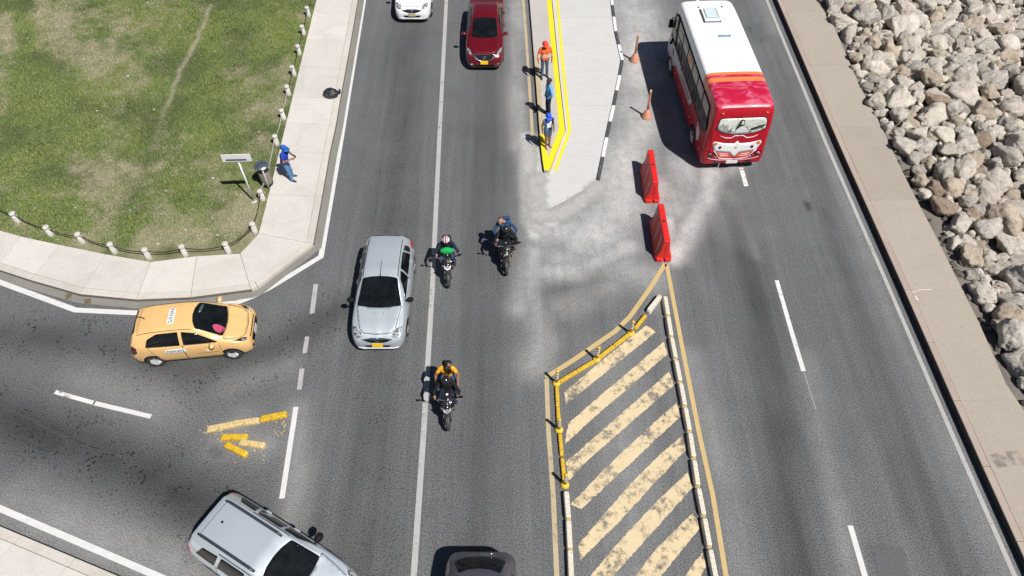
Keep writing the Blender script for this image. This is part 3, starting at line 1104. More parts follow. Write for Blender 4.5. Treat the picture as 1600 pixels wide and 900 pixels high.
def rock_mesh(seed, sub=4):
    r = random.Random(seed)
    bm = bmesh.new()
    bmesh.ops.create_icosphere(bm, subdivisions=sub, radius=1.0)
    planes = []
    for _ in range(r.randint(11, 17)):
        d = Vector((r.gauss(0, 1), r.gauss(0, 1), r.gauss(0, 1))).normalized()
        planes.append((d, r.uniform(0.62, 0.98)))
    sx = Vector((r.uniform(.85, 1.3), r.uniform(.7, 1.05), r.uniform(.62, .9)))
    o = Vector((r.uniform(-50, 50), r.uniform(-50, 50), r.uniform(-50, 50)))
    for vtx in bm.verts:
        d = vtx.co.normalized()
        t = 1.15
        for n, h in planes:
            c = d.dot(n)
            if c > 0.05:
                t = min(t, h / c)
        t *= 1 + 0.22 * mnoise.noise(d * 1.3 + o) + 0.13 * mnoise.noise(d * 3.1 + o) + 0.085 * mnoise.noise(d * 7 + o) + 0.05 * mnoise.noise(d * 15 + o)
        pit = mnoise.noise(d * 5.5 - o)
        if pit > 0.32:
            t -= (pit - 0.32) * 0.28
        vtx.co = Vector((d.x * sx.x, d.y * sx.y, d.z * sx.z)) * t
    me = bpy.data.meshes.new('boulder')
    bm.to_mesh(me)
    bm.free()
    me.polygons.foreach_set('use_smooth', [True] * len(me.polygons))
    return me


rock_bank = {}
for ci, (cn, m) in enumerate(ROCKS.items()):
    rock_bank[cn] = []
    for k in range({'pale': 9, 'grey': 6, 'tan': 4, 'rust': 2}[cn]):
        me = rock_mesh(100 * ci + k)
        me.materials.append(m)
        rock_bank[cn].append(me)

pe_x = lambda yy: along(pe, yy).x
placed = []


def try_place(x, y, r, f):
    for (a, b, c) in placed:
        if (a - x) ** 2 + (b - y) ** 2 < (f * (r + c)) ** 2:
            return False
    placed.append((x, y, r))
    return True


def inview(x, y, z=0):
    d = CAM_ROT.transposed() @ Vector((x, y, z - CAM_H))
    px, py = 800 + CAM_F * d.x / -d.z, 450 - CAM_F * d.y / -d.z
    return px, py


# boulders that stand out in the picture, then random packing in falling sizes
KEY = [(1505, 145, .62, 'pale'), (1380, 97, .55, 'pale'), (1535, 165, .6, 'tan'), (1470, 278, .5, 'grey'), (1542, 305, .48, 'pale'), (1465, 330, .42, 'rust'), (1568, 345, .6, 'tan'), (1517, 335, .36, 'rust'),
       (1475, 212, .45, 'pale'), (1425, 38, .42, 'grey'), (1430, 110, .45, 'grey'), (1450, 125, .5, 'tan'), (1365, 115, .5, 'pale'), (1300, 12, .42, 'grey'), (1310, 40, .42, 'pale'), (1590, 225, .5, 'grey'),
       (1510, 408, .4, 'tan'), (1540, 365, .45, 'grey'), (1580, 385, .5, 'pale'), (1595, 445, .55, 'grey'), (1535, 465, .42, 'pale'), (1570, 500, .45, 'tan'), (1568, 535, .5, 'grey'), (1592, 575, .5, 'grey'), (1495, 355, .4, 'pale'),
       (1440, 235, .45, 'grey'), (1400, 190, .4, 'grey'), (1350, 60, .35, 'tan'), (1580, 75, .5, 'tan'), (1530, 25, .5, 'tan'), (1480, 30, .4, 'pale'), (1390, 80, .45, 'tan'), (1565, 280, .5, 'pale'), (1500, 190, .35, 'tan'), (1415, 68, .45, 'pale'), (1543, 35, .5, 'pale'), (1500, 90, .4, 'grey'), (1555, 120, .5, 'grey'), (1590, 160, .45, 'pale')]
rock_list = []
for x, y, r, cn in KEY:
    q = G(x, y, 0.1)
    if q.x - pe_x(q.y) < r * .75:
        q.x = pe_x(q.y) + r * .75
    if try_place(q.x, q.y, r, .66):
        rock_list.append((q.x, q.y, r, cn, 1))
for r0, r1, tries, f in [(.44, .60, 110, .80), (.32, .44, 900, .77), (.22, .32, 6000, .76), (.13, .22, 9000, .80)]:
    for _ in range(tries):
        yy = random.uniform(8.5, 36)
        ex = pe_x(yy)
        near = random.random()
        lim = 11.5
        xx = ex + .2 + near * lim
        if yy < 22 and xx - ex < (0.25 + 0.30 * np.clip((22 - yy) / 8, 0, 1)):
            continue
        r = random.uniform(r0, r1)
        if xx - r * .85 < ex:
            continue
        px, py = inview(xx, yy)
        if px > 1660 or py < -70:
            if random.random() < .35:
                continue
        if yy < 16 and r > .45:
            continue
        if try_place(xx, yy, r, f):
            cn = random.choices(['pale', 'grey', 'tan', 'rust'], [5, 2.9, 1.8, .3])[0]
            rock_list.append((xx, yy, r, cn, 0))


def vis_size(q):
    px, py = inview(q[0], q[1])
    return q[2] * (1 if (1230 < px < 1640 and -30 < py < 680) else .02)


rock_list.sort(key=lambda q: -vis_size(q))
big, rest = rock_list[:296], rock_list[296:]
SIZE_WORD = lambda r: 'large' if r > .46 else ('middling' if r > .3 else 'small')
COL_WORD = {'pale': 'pale cream boulder', 'grey': 'grey weathered boulder', 'tan': 'tan boulder', 'rust': 'rusty brown boulder'}
for i, (x, y, r, cn, key) in enumerate(big):
    o = bpy.data.objects.new('boulder', random.choice(rock_bank[cn]))
    COL.objects.link(o)
    zz = float(slope_z(np.array([x]), np.array([y]))[0])
    o.location = (x, y, zz + r * random.uniform(.25, .85))
    o.rotation_euler = (random.uniform(-.5, .5), random.uniform(-.5, .5), random.uniform(0, 6.28))
    o.scale = (r * 1.12,) * 3
    bpx, bpy_ = inview(x, y)
    where = 'touching the promenade edge' if x - r * 1.5 < pe_x(y) else ('at the right frame edge' if bpx > 1500 else 'inside the rock heap')
    where += ', top of the heap' if bpy_ < 75 else (', level with the bus' if bpy_ < 225 else (', level with the red barriers' if bpy_ < 405 else ', lowest part of the heap'))
    tag(o, f'{SIZE_WORD(r)} {COL_WORD[cn]} {where}', 'boulder', 'boulders heaped along the shore beside the promenade')
LOOSE = mat_rock('gap_shade_stone', (0.24, 0.215, 0.185), (0.16, 0.14, 0.12), (0.07, 0.065, 0.06), 0.7)  # filler stone darkened in colour to deepen the shadowed gaps between boulders


def heap(name, spots, sub, mat, seed, squash=1.0):
    src = [rock_mesh(seed + k, sub) for k in range(6)]
    sv = [np.array([tuple(v.co) for v in m.vertices]) for m in src]
    sf = [np.array([tuple(p.vertices) for p in m.polygons]) for m in src]
    for m in src:
        bpy.data.meshes.remove(m)
    Vs, Fs, off = [], [], 0
    for x, y, r, up in spots:
        k = random.randrange(6)
        M = np.array(Matrix.Rotation(random.uniform(0, 6.28), 3, Vector((random.random(), random.random(), random.random() + .1)).normalized()))
        z = float(slope_z(np.array([x]), np.array([y]))[0])
        Vs.append(sv[k] @ M.T * r * 1.12 + np.array([x, y, z + r * up]))
        Fs.append(sf[k] + off)
        off += len(sv[k])
    return tag(from_np(name, np.concatenate(Vs), np.concatenate(Fs), mat, None, True), kind='stuff')


# the smaller rocks past the three hundred largest, in two mixed lots, and the broken stone between and beneath, coloured shade-dark
heap('small_rocks', [(x, y, r, random.uniform(.2, .7)) for x, y, r, *_ in rest[::2]], 3, ROCKS['pale'], 900)
heap('small_rocks', [(x, y, r, random.uniform(.2, .7)) for x, y, r, *_ in rest[1::2]], 3, ROCKS['grey'], 920)
spots = []
for _ in range(900):
    yy = random.uniform(9, 36)
    spots.append((pe_x(yy) + .12 + random.random() ** 1.2 * 11, yy, random.uniform(.06, .19), .1))
heap('loose_stones', spots, 2, LOOSE, 940)

# ------------------------------------------------------------------ kerbside furniture
BOLL = pm('bollard_white', (0.50, 0.475, 0.435), 0.8, var=0.08, dirt=(0.25, 0.225, 0.19), dirt_amt=0.6, bump=.2)
BOLL_BAND = pm('bollard_neck', (0.16, 0.14, 0.12), 0.85, var=0.2)
ROPE_D = pm('dark_rope', (0.035, 0.022, 0.018), 0.9, var=0.3, scale=40)
ROPE_L = pm('pale_rope', (0.34, 0.32, 0.29), 0.9, var=0.2, scale=40)
bt = thing('bollard', 'x', 'bollard', (0, 0, 0), 0, 'white bollards along the lawn edge')
MB().lathe([(0, -.12), (.125, -.12), (.118, .0), (.100, .41), (.0, .41)], 20).build('post', [BOLL], bt)
MB().lathe([(0, .40), (.092, .40), (.092, .435), (0, .435)], 20).build('neck', [BOLL_BAND], bt)
MB().lathe([(0, .432), (.112, .432), (.122, .445), (.122, .485), (.112, .508), (.08, .523), (0, .53)], 20).build('cap', [BOLL], bt)
ORD = ['first', 'second', 'third', 'fourth', 'fifth', 'sixth', 'seventh', 'eighth', 'ninth', 'tenth', 'eleventh', 'twelfth']
bend = [(29, 346.5), (81, 368), (130, 378.5), (180, 394), (233, 403), (290, 398.5), (357.5, 394), (399, 363)]
strt = [(482.5, 25), (475, 54), (468, 85), (460, 117.5), (451.5, 148), (443.7, 186), (433, 226)]
bl_pos = []
first = True


def put_bollard(q, label):
    global first
    o = bt if first else copy_tree(bt)
    first = False
    o.location = (q.x, q.y, GZ)
    o.rotation_euler = (random.uniform(-.03, .03), random.uniform(-.03, .03), random.uniform(0, 6))
    o['label'] = label
    o.scale = (.9, .9, .92)
    return o


for i, p in enumerate(bend):
    q = G(*p, GZ)
    bl_pos.append(q)
    put_bollard(q, f'white bollard on the curved lawn edge, {ORD[i]} from the left of the photo')
q = G(411, 312, GZ)
put_bollard(q, 'white bollard standing just below the metal litter bin')
bl_pos.append(q)
bl2 = []
for i, p in enumerate(strt):
    q = G(*p, GZ)
    bl2.append(q)
    put_bollard(q, f'white bollard beside the straight pavement, {ORD[i]} from the top of the photo')
ext_l = G(-28, 320, GZ)
spans = [(ext_l, bl_pos[0], 'd', 'dark rope hanging from the leftmost bollard off the left of the photo')]
for i in range(8):
    nm = f'between the {ORD[i]} and {ORD[i+1]} bollards' if i < 7 else 'between the last curved-edge bollard and the one by the bin'
    spans.append((bl_pos[i], bl_pos[i + 1], 'd', f'dark rope hanging {nm} on the curved lawn edge'))
spans[-1] = (*spans[-1][:3], 'dark rope from the bollard below the litter bin to the next bollard down')
spans.append((bl_pos[8], bl2[6], 'l', 'pale rope passing behind the litter bin between two bollards'))
for i in range(6, 0, -1):
    spans.append((bl2[i], bl2[i - 1], 'l' if i > 4 else 'd', f'rope hanging between the {ORD[i-1]} and {ORD[i]} bollards from the top along the straight pavement'))
spans.append((bl2[0], bl2[0] + (bl2[0] - bl2[1]), 'd', 'rope running from the topmost bollard off the top of the photo'))
for a, b, kcol, lab in spans:
    P = []
    za = .38
    for k in range(11):
        t = k / 10
        p = a.lerp(b, t)
        P.append((p.x, p.y, GZ + za - .15 * 4 * t * (1 - t)))
    o = MB().tube(P, 0.019, 6).build('rope', [ROPE_D if kcol == 'd' else ROPE_L])
    tag(o, lab, 'rope', 'ropes hung between the bollards')

# street sign
SIGNW = pm('sign_white', (0.66, 0.66, 0.65), 0.5, var=0.04, dirt=(0.45, 0.44, 0.42))
GALV = pm('galvanised_steel', (0.55, 0.55, 0.54), 0.45, metal=0.4, var=0.08)
DGREY = pm('dark_grey_metal', (0.08, 0.085, 0.09), 0.5, metal=0.3)
sb = G(397.3, 314.7, GZ)
sg = thing('street_sign', 'wide white sign plate on a slim white pole standing on the lawn', 'sign', sb, R(2))
MB().tube([(0, 0, -.1), (0, 0, 2.26)], .032, 12).build('pole', [SIGNW], sg)
plate = MB().box((0.0, -.05, 2.17), (1.02, .025, .33)).build('plate', [SIGNW], sg, .008, 1)
MB().box((-0.02, -.07, 2.10), (.70, .014, .055)).build('rail', [DGREY], plate)
MB().box((0, -.0, 2.17), (.10, .09, .05)).build('clamp', [GALV], sg)
MB().lathe([(0, -.05), (.11, -.05), (.10, .02), (0, .025)], 14).build('footing', [CONC_WALK], sg)

# litter bin
STEEL = pm('brushed_steel', (0.42, 0.44, 0.47), 0.28, metal=0.9, var=0.1, scale=12)
BRONZE = pm('dull_steel_mesh', (0.25, 0.215, 0.185), 0.5, metal=0.35, var=0.12, scale=30)
BLACKP = pm('black_plastic', (0.018, 0.018, 0.02), 0.55)
qb = G(421, 290, WALK_Z)
tb = thing('litter_bin', 'round steel litter bin with a domed lid, tilted between two posts', 'bin', (qb.x - .05, qb.y + .05, GZ), R(15))
MB().lathe([(0, .16), (.19, .16), (.205, .2), (.215, .74), (.205, .76), (.0, .76)], 28).build('drum', [BRONZE], tb)
MB().lathe([(0, .755), (.195, .755), (.21, .77), (.205, .90), (.17, .91), (0, .86)], 28).build('liner', [BLACKP], tb)
MB().lathe([(0, .12), (.20, .12), (.215, .14), (.215, .20), (.20, .21)], 28).build('base_ring', [BLACKP], tb)
MB().lathe([(0, .985), (.265, .985), (.285, 1.0), (.275, 1.03), (.2, 1.07), (.1, 1.095), (0, 1.10)], 28).build('lid', [STEEL], tb)
for s in (-1, 1):
    MB().tube([(-.02 * s, .245 * s, -.05), (-.02 * s, .245 * s, 1.0)], .024, 10).build('post', [GALV], tb)
    MB().box((0, .225 * s, .48), (.05, .05, .03)).build('bracket', [GALV], tb)

# rubbish bag
BAGM = NT('black_bin_bag')
BAGM.base((0.02, 0.021, 0.024))
BAGM.set(Roughness=0.22, Specular_IOR_Level=0.6)
BAGM.bump(BAGM.noise(BAGM.coord(), 9, 4, .6, 1.5), 1.0, .05)
bm = bmesh.new()
bmesh.ops.create_icosphere(bm, subdivisions=4, radius=1)
for vtx in bm.verts:
    d = vtx.co.normalized()
    t = 1 + .13 * mnoise.noise(d * 2 + Vector((4, 1, 0))) + .09 * abs(mnoise.noise(d * 5)) + .05 * abs(mnoise.noise(d * 11))
    vtx.co = Vector((d.x * .30 * t, d.y * .26 * t, max(-.1, d.z * .22 * t)))
me = bpy.data.meshes.new('rubbish_bag')
bm.to_mesh(me)
bm.free()
me.polygons.foreach_set('use_smooth', [True] * len(me.polygons))
qg = G(518, 149, WALK_Z)
bag = thing('rubbish_bag', 'black plastic rubbish bag lying tied on the pale pavement', 'bag', (qg.x, qg.y, WALK_Z + .1))
make_obj('sack', me, [BAGM.m], bag)
kn = MB().lathe([(0.06, -.02), (.03, .04), (.035, .07), (.09, .12), (.07, .125), (0, .06)], 14, M=Matrix.Translation((.27, .06, .05)) @ Matrix.Rotation(R(70), 4, 'Y')).build('knot', [BAGM.m], bag)

# red water-filled barriers
REDP = NT('red_barrier_plastic')
p = REDP.coord()
REDP.base(REDP.mix(REDP.ramp(REDP.noise(p, 3, 5, .65), .45, .75, 0, .5), (0.62, 0.018, 0.016), (0.50, 0.035, 0.03)))
REDP.set(Roughness=0.42, Specular_IOR_Level=0.4)
RIBM = pm('rib_highlight_plastic', (0.80, 0.55, 0.52), 0.5)  # whitish colour stands for highlights along the ribs of one side


def make_barrier(loc, rz, label):
    t = thing('water_barrier', label, 'barrier', loc, rz, 'red plastic water barriers')
    L = 1.78
    prof = [(.0, 0), (.28, 0), (.29, .02), (.29, .13), (.27, .16), (.25, .20), (.165, .44), (.145, .55), (.115, .90), (.108, .965), (.095, .995), (0, 1.0)]
    sec = [(y, z) for y, z in prof] + [(-y, z) for y, z in prof[::-1][1:-1]]
    xs_ = [-L / 2, -L / 2 + .012, -L / 2 + .05] + list(np.linspace(-L / 2 + .12, L / 2 - .12, 9)) + [L / 2 - .05, L / 2 - .012, L / 2]
    v, f = [], []
    for i, x in enumerate(xs_):
        e = min(i, len(xs_) - 1 - i)
        s = (.90, .97, .995, 1)[min(e, 3)]
        zz = (.985, .995, 1, 1)[min(e, 3)]
        for y, z in sec:
            v.append((x, y * s, z * zz))
    n = len(sec)
    for i in range(len(xs_) - 1):
        for k in range(n):
            f.append((i * n + k, i * n + (k + 1) % n, (i + 1) * n + (k + 1) % n, (i + 1) * n + k))
    f += [tuple(range(n))[::-1], tuple(range((len(xs_) - 1) * n, len(xs_) * n))]
    f = [q[::-1] for q in f]
    m = MB().add(v, f, 0, False)
    b = m.build('shell', [REDP.m], t, .008, 1)
    MB().lathe([(0, 0), (.052, 0), (.052, .012), (.03, .018), (0, .018)], 16, M=Matrix.Translation((.05, 0, .994))).build('filler_cap', [BLACKP], t)
    for s in (-1, 1):
        for k, x in enumerate((-.58, 0, .58)):
            P = []
            for q in range(9):
                u = q / 8
                z = .20 + .72 * u
                y = np.interp(z, [.20, .44, .55, .90], [.25, .165, .145, .115])
                P.append((x + .20 * (u - .5) * (1 if s > 0 else 1) + .05 * math.sin(u * 3.1), s * (y - .002), z))
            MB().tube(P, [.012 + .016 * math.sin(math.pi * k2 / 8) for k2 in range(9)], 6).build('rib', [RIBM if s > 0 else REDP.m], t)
    for s in (-1, 1):
        mm = MB()
        mm.box((s * (L / 2 + .02), .15, .085), (.12, .20, .15))
        mm.box((s * (L / 2 + .02), -.15, .085), (.12, .20, .15))
        mm.box((s * (L / 2 + .01), 0, .03), (.06, .10, .05))
        mm.build('coupling', [REDP.m], t, .02, 2)
        MB().box((s * (L / 2 - .005), 0, .58), (.03, .05, .5)).build('end_slot', [pm('deep_red_plastic', (0.42, 0.012, 0.012), .5)], t, .008, 1)
    return t


make_barrier((5.225, 20.0, 0), R(89.0), 'red plastic water barrier, the farther one, behind the bus')
make_barrier((5.25, 17.16, 0), R(89.7), 'red plastic water barrier, the nearer one, at the tip of the yellow lines')

# slim orange cones
CONEM = pm('sun_bleached_orange_plastic', (0.58, 0.255, 0.155), 0.6, var=0.1, dirt=(0.4, 0.26, 0.2))
CONE_TIP = pm('pale_orange_plastic', (0.66, 0.40, 0.30), 0.5)


def make_cone(loc, label, tilt):
    t = thing('traffic_cone', label, 'traffic cone', loc, 0, 'tall orange cones by the bus')
    t.rotation_euler = (tilt, 0, 0)
    MB().lathe([(0, 0), (.205, 0), (.21, .02), (.205, .05), (.17, .16), (.12, .28), (.075, .36), (.058, .40), (0, .40)], 24).build('base', [CONEM], t)
    MB().lathe([(0, .395), (.052, .395), (.05, .8), (.043, 1.2), (.046, 1.21), (.05, 1.25), (0, 1.25)], 16).build('stem', [CONEM], t)
    MB().lathe([(0, 1.245), (.047, 1.245), (.045, 1.31), (.03, 1.335), (0, 1.34)], 16).build('tip', [CONE_TIP], t)


make_cone(G(991, 95), 'tall slim orange cone nearer the striped kerb, farther up the road', .02)
make_cone(G(1010, 183), 'tall slim orange cone nearer the red barriers', -.01)

# lane separators and flexible posts round the hatched island
SEPW = pm('dirty_white_rubber', (0.60, 0.55, 0.455), 0.75, var=0.1, dirt=(0.36, 0.31, 0.23), dirt_amt=.6, scale=9)
SEPY = pm('yellow_separator', (0.62, 0.38, 0.015), 0.6, var=0.2, dirt=(0.22, 0.15, 0.035), dirt_amt=1.0, scale=7)
SEPC = pm('worn_cream_separator', (0.58, 0.44, 0.20), 0.7, var=0.2, dirt=(0.24, 0.18, 0.08), dirt_amt=1.0, scale=7)
AMBER = pm('amber_reflector', (0.72, 0.42, 0.06), 0.4)
BOLT = pm('rusty_bolt', (0.10, 0.07, 0.05), 0.8)


def sep_mesh(mat, length, dots, width=.2, h=.105):
    root = empty('lane_separator')
    a, b = length / 2, width / 2
    prof = [(b, 0), (b * .97, h * .55), (b * .82, h * .93), (b * .66, h), (-b * .66, h), (-b * .82, h * .93), (-b * .97, h * .55), (-b, 0)]
    v, f = [], []
    xs_ = [(-a, .80, .55), (-a + .04, .95, .92), (-a + .08, 1, 1), (a - .08, 1, 1), (a - .04, .95, .92), (a, .80, .55)]
    n = len(prof)
    for x, s, zz in xs_:
        v += [(x, y * s, z * zz) for y, z in prof]
    for i in range(len(xs_) - 1):
        for k in range(n):
            f.append((i * n + k, i * n + (k + 1) % n, (i + 1) * n + (k + 1) % n, (i + 1) * n + k))
    f += [tuple(range(n))[::-1], tuple(range((len(xs_) - 1) * n, len(xs_) * n))]
    f = [q[::-1] for q in f]
    body = MB().add(v, f, 0, False).build('block', [mat], root, .006, 1)
    if dots:
        for k in range(5):
            x = (k - 2) * length * .17
            MB().lathe([(0, h - .004), (.012, h - .004), (.010, h + .003), (0, h + .004)], 8, M=Matrix.Translation((x, .025 * (1 if k % 2 else -1), 0))).build('bolt', [BOLT], root)
        for s in (-1,):
            MB().box((s * (a - .022), 0, h * .72), (.035, width * .62, h * .5), taper=.8).build('reflector', [AMBER], root, .005, 1)
    return root


proto = {'w': sep_mesh(SEPW, .80, True, .165, .21), 'y': sep_mesh(SEPY, .70, False, .125, .11), 'c': sep_mesh(SEPC, .80, False, .18, .095), 'd': sep_mesh(SEPC, .79, False, .20, .12), 'e': sep_mesh(SEPY, .79, False, .20, .12)}
used = set()


def put_sep(kind, a, b, label, group, z=0.0, tilt=(0, 0)):
    o = proto[kind] if kind not in used else copy_tree(proto[kind])
    used.add(kind)
    m = (a + b) / 2
    d = b - a
    o.location = (m.x, m.y, z)
    o.rotation_euler = (tilt[0], tilt[1], math.atan2(d.y, d.x))
    sc_ = 1.0
    tag(o, label, 'lane separator', group)
    return o


ORD2 = ORD + ['thirteenth', 'fourteenth']
ysr = [466, 498, 530, 565, 601, 639, 678, 720, 764, 810, 859, 910]
xr = np.interp(ysr, [466, 530, 601, 675, 764, 810, 859, 900], [1037.5, 1047.5, 1061.5, 1075.5, 1089, 1098, 1107, 1117])
pr = [G(x, y) for x, y in zip(xr, ysr)]
for i in range(len(pr) - 1):
    put_sep('w', pr[i + 1], pr[i], f'white separator block, {ORD2[i]} from the top, right side of the hatched island', 'white separators right of the hatched island')


def put_run(kind, p0, p1, n, labf, group, start=0, g0=0.0, g1=0.0):
    a, b = G(*p0), G(*p1)
    d = (b - a).normalized()
    a, b = a + d * g0, b - d * g1
    for i in range(n):
        put_sep(kind, a.lerp(b, (i + .0) / n), a.lerp(b, (i + 1.0) / n), labf(start + i), group)


gy_ = 'yellow separators left of the hatched island'
put_run('w', (1031, 466), (1012, 490), 1, lambda i: 'white separator block at the upper left tip of the hatched island, slanting', 'white separators left of the hatched island')
up = lambda i: f'yellow separator block, {ORD[i]} from the tip on the slanting side of the hatched island'
put_run('y', (1011, 491), (987, 521), 1, up, gy_, 0, 0, .1)
put_run('y', (985, 522), (932, 563), 2, up, gy_, 1, .08, .08)
put_run('y', (931, 564), (871, 600), 2, up, gy_, 3, .08, .08)
dn = lambda i: f'yellow separator block, {ORD[i]} from the top, upright left side of the hatched island'
put_run('y', (869.5, 602), (873.5, 672), 2, dn, gy_, 0, .06, .06)
put_run('y', (874, 674), (882, 757), 2, dn, gy_, 2, .06, .06)
pl = [G(884, 770), G(887.5, 814), G(890, 862), G(892, 908), G(894, 960)]
for i in range(3):
    put_sep('w', pl[i + 1], pl[i], f'white separator block, {ORD[i]} below the lowest yellow post left of the hatched island', 'white separators left of the hatched island')

POSTY = pm('yellow_post_plastic', (0.64, 0.42, 0.03), 0.5, var=.1, dirt=(0.4, 0.27, .08), dirt_amt=.7, scale=10)
POSTW = pm('white_reflective_band', (0.66, 0.64, 0.58), 0.4)
fp = thing('flexible_post', 'x', 'post', (0, 0, 0), 0, 'yellow flexible posts round the hatched island')
MB().lathe([(0, 0), (.125, 0), (.13, .03), (.11, .08), (.06, .115), (0, .115)], 20).build('base', [POSTY], fp)
MB().lathe([(0, .11), (.048, .11), (.044, .66), (.052, .67), (.052, .70), (.03, .72), (0, .725)], 16).build('stem', [POSTY], fp)
for z in (.30, .42, .54):
    MB().lathe([(.0465, z), (.049, z + .003), (.0485, z + .065), (.046, z + .068)], 16).build('band', [POSTW], fp)
post_px = [((985.5, 521), 'topmost'), ((932, 562), 'second from the top'), ((869.5, 599.5), 'at the left corner'), ((873.5, 672), 'second from the bottom'), ((882.5, 758), 'lowest')]
for i, (p, w) in enumerate(post_px):
    o = fp if i == 0 else copy_tree(fp)
    o.location = G(*p)
    o.rotation_euler = (random.uniform(-.03, .03), random.uniform(-.02, .05), random.uniform(0, 6))
    o['label'] = f'yellow flexible post with white bands, {w} of five at the hatched island'

# broken separators lying in the road on the left
deb = [('d', (328, 672), (363, 665), 'leftmost of the three broken cream separators lying in a line'), ('d', (364, 664), (406, 658), 'middle one of the three broken separators lying in a line'),
       ('e', (407, 656.5), (449, 648.5), 'yellow one at the right end of the three broken separators in a line'), ('e', (345, 684.5), (389, 684.5), 'loose yellow separator lying level below the broken line, topmost of the three'),
       ('d', (373, 692), (416, 698), 'loose worn cream separator lying askew, right one of the pile'), ('e', (351, 694.5), (388, 713), 'bright yellow separator lying slanted, lowest in the pile')]
for kd, a, b, lab in deb:
    o = put_sep(kd, G(*a), G(*b), lab, 'broken separators lying in the side road', 0.002, (random.uniform(-.08, .08), random.uniform(-.02, .02)))
for o in [proto['c']]:
    for ch in list(o.children):
        bpy.data.objects.remove(ch)
    bpy.data.objects.remove(o)
chips = MB()
for cx, cy, n, sp in [(330, 678, 26, .33), (340, 682, 12, .25), (440, 664, 16, .22), (438, 672, 8, .2), (372, 676, 8, .3), (395, 705, 6, .4)]:
    c = G(cx, cy)
    for _ in range(n):
        s = random.uniform(.012, .04)
        chips.box((c.x + random.gauss(0, sp * .5), c.y + random.gauss(0, sp * .5), s * .25), (s, s * random.uniform(.5, 1), s * .5), rz=random.uniform(0, 3))
tag(chips.build('broken_chips', [pm('yellow_chip', (0.55, 0.42, 0.16), .8, var=.3, scale=20, world_space=True)]), kind='stuff')

q = G(1041, 649)
peb = MB().ball((q.x, q.y, .03), (.06, .05, .045), 10, 7).build('stone', [ROCKS['pale']])
tag(peb, 'small white stone lying on the hatched island near its right edge', 'stone')


def smear(name, px_line, width, col, z, res=.06):
    """Dried cement slurry spread thinly over slab end and road: a sheet that breaks up towards its rim."""
    P = [q.to_2d() for q in GG(px_line)]
    x0, x1 = min(p.x for p in P) - width * 2, max(p.x for p in P) + width * 2
    y0, y1 = min(p.y for p in P) - width * 2, max(p.y for p in P) + width * 2
    xs_, ys_ = np.arange(x0, x1, res), np.arange(y0, y1, res)
    X, Y = np.meshgrid(xs_, ys_)
    d = seg_dist(X, Y, P)
    keep = d < width * 1.9
    o, VX, VY = grid_sheet(name, xs_, ys_, z, None, keep=lambda a, b: seg_dist(a, b, P) < width * 1.8, parent=road)
    set_attr(o, 'cover', np.exp(-(seg_dist(VX, VY, P) / width) ** 2))
    k = NT(name)
    p = k.pos()
    n = k.math('ADD', k.math('MULTIPLY', k.ramp(k.noise(p, 1.6, 7, .72, .8), .3, .7), .9), k.math('MULTIPLY', k.noise(p, 22, 4, .75), .35))
    f = k.math('SUBTRACT', k.math('MULTIPLY', k.attr('cover'), 1.35), n)
    k.base(k.mix(k.ramp(k.noise(p, 9, 5, .7), .35, .65), col, tuple(c * .85 for c in col)))
    k.set(Roughness=.95, Specular_IOR_Level=.15)
    tr, mx = k.new('BsdfTransparent'), k.new('MixShader')
    k.link(k.ramp(f, -.1, .7, 0, .85), mx.inputs[0])
    k.link(tr.outputs[0], mx.inputs[1])
    k.link(k.b.outputs[0], mx.inputs[2])
    k.link(mx.outputs[0], k.out.inputs[0])
    o.data.materials.clear()
    o.data.materials.append(k.m)
    return o


smear('cement_smear', [(838, 280), (842, 338), (880, 335), (915, 310), (936, 292)], .52, (.43, .42, .40), .0345)
smear('cement_smear', [(825, 225), (828, 300), (836, 350), (850, 362)], .42, (.44, .43, .41), .0065)

# ------------------------------------------------------------------ vehicles: shared body builder
def pchip(xk, yk, x):
    xk, yk = np.asarray(xk, float), np.asarray(yk, float)
    if xk[0] > xk[-1]:
        xk, yk = xk[::-1], yk[::-1]
    h = np.diff(xk)
    dl = np.diff(yk) / h
    m = np.zeros(len(xk))
    m[0], m[-1] = dl[0], dl[-1]
    for i in range(1, len(xk) - 1):
        if dl[i - 1] * dl[i] > 0:
            w1, w2 = 2 * h[i] + h[i - 1], h[i] + 2 * h[i - 1]
            m[i] = (w1 + w2) / (w1 / dl[i - 1] + w2 / dl[i])
    k = np.clip(np.searchsorted(xk, x) - 1, 0, len(h) - 1)
    t = (x - xk[k]) / h[k]
    return (yk[k] * (1 + 2 * t) * (1 - t) ** 2 + m[k] * h[k] * t * (1 - t) ** 2 + yk[k + 1] * t * t * (3 - 2 * t) + m[k + 1] * h[k] * t * t * (t - 1))


def cr_curve(P, n=5):
    P = np.asarray(P, float)
    out = []
    for i in range(len(P) - 1):
        p0, p1, p2, p3 = P[max(i - 1, 0)], P[i], P[i + 1], P[min(i + 2, len(P) - 1)]
        for k in range(n):
            t = k / n
            a = 0.5 * ((2 * p1) + (p2 - p0) * t + (2 * p0 - 5 * p1 + 4 * p2 - p3) * t * t + (3 * p1 - p0 - 3 * p2 + p3) * t ** 3)
            lin = p1 + (p2 - p1) * t
            out.append(a * 0.7 + lin * 0.3)
    out.append(P[-1])
    return np.array(out)


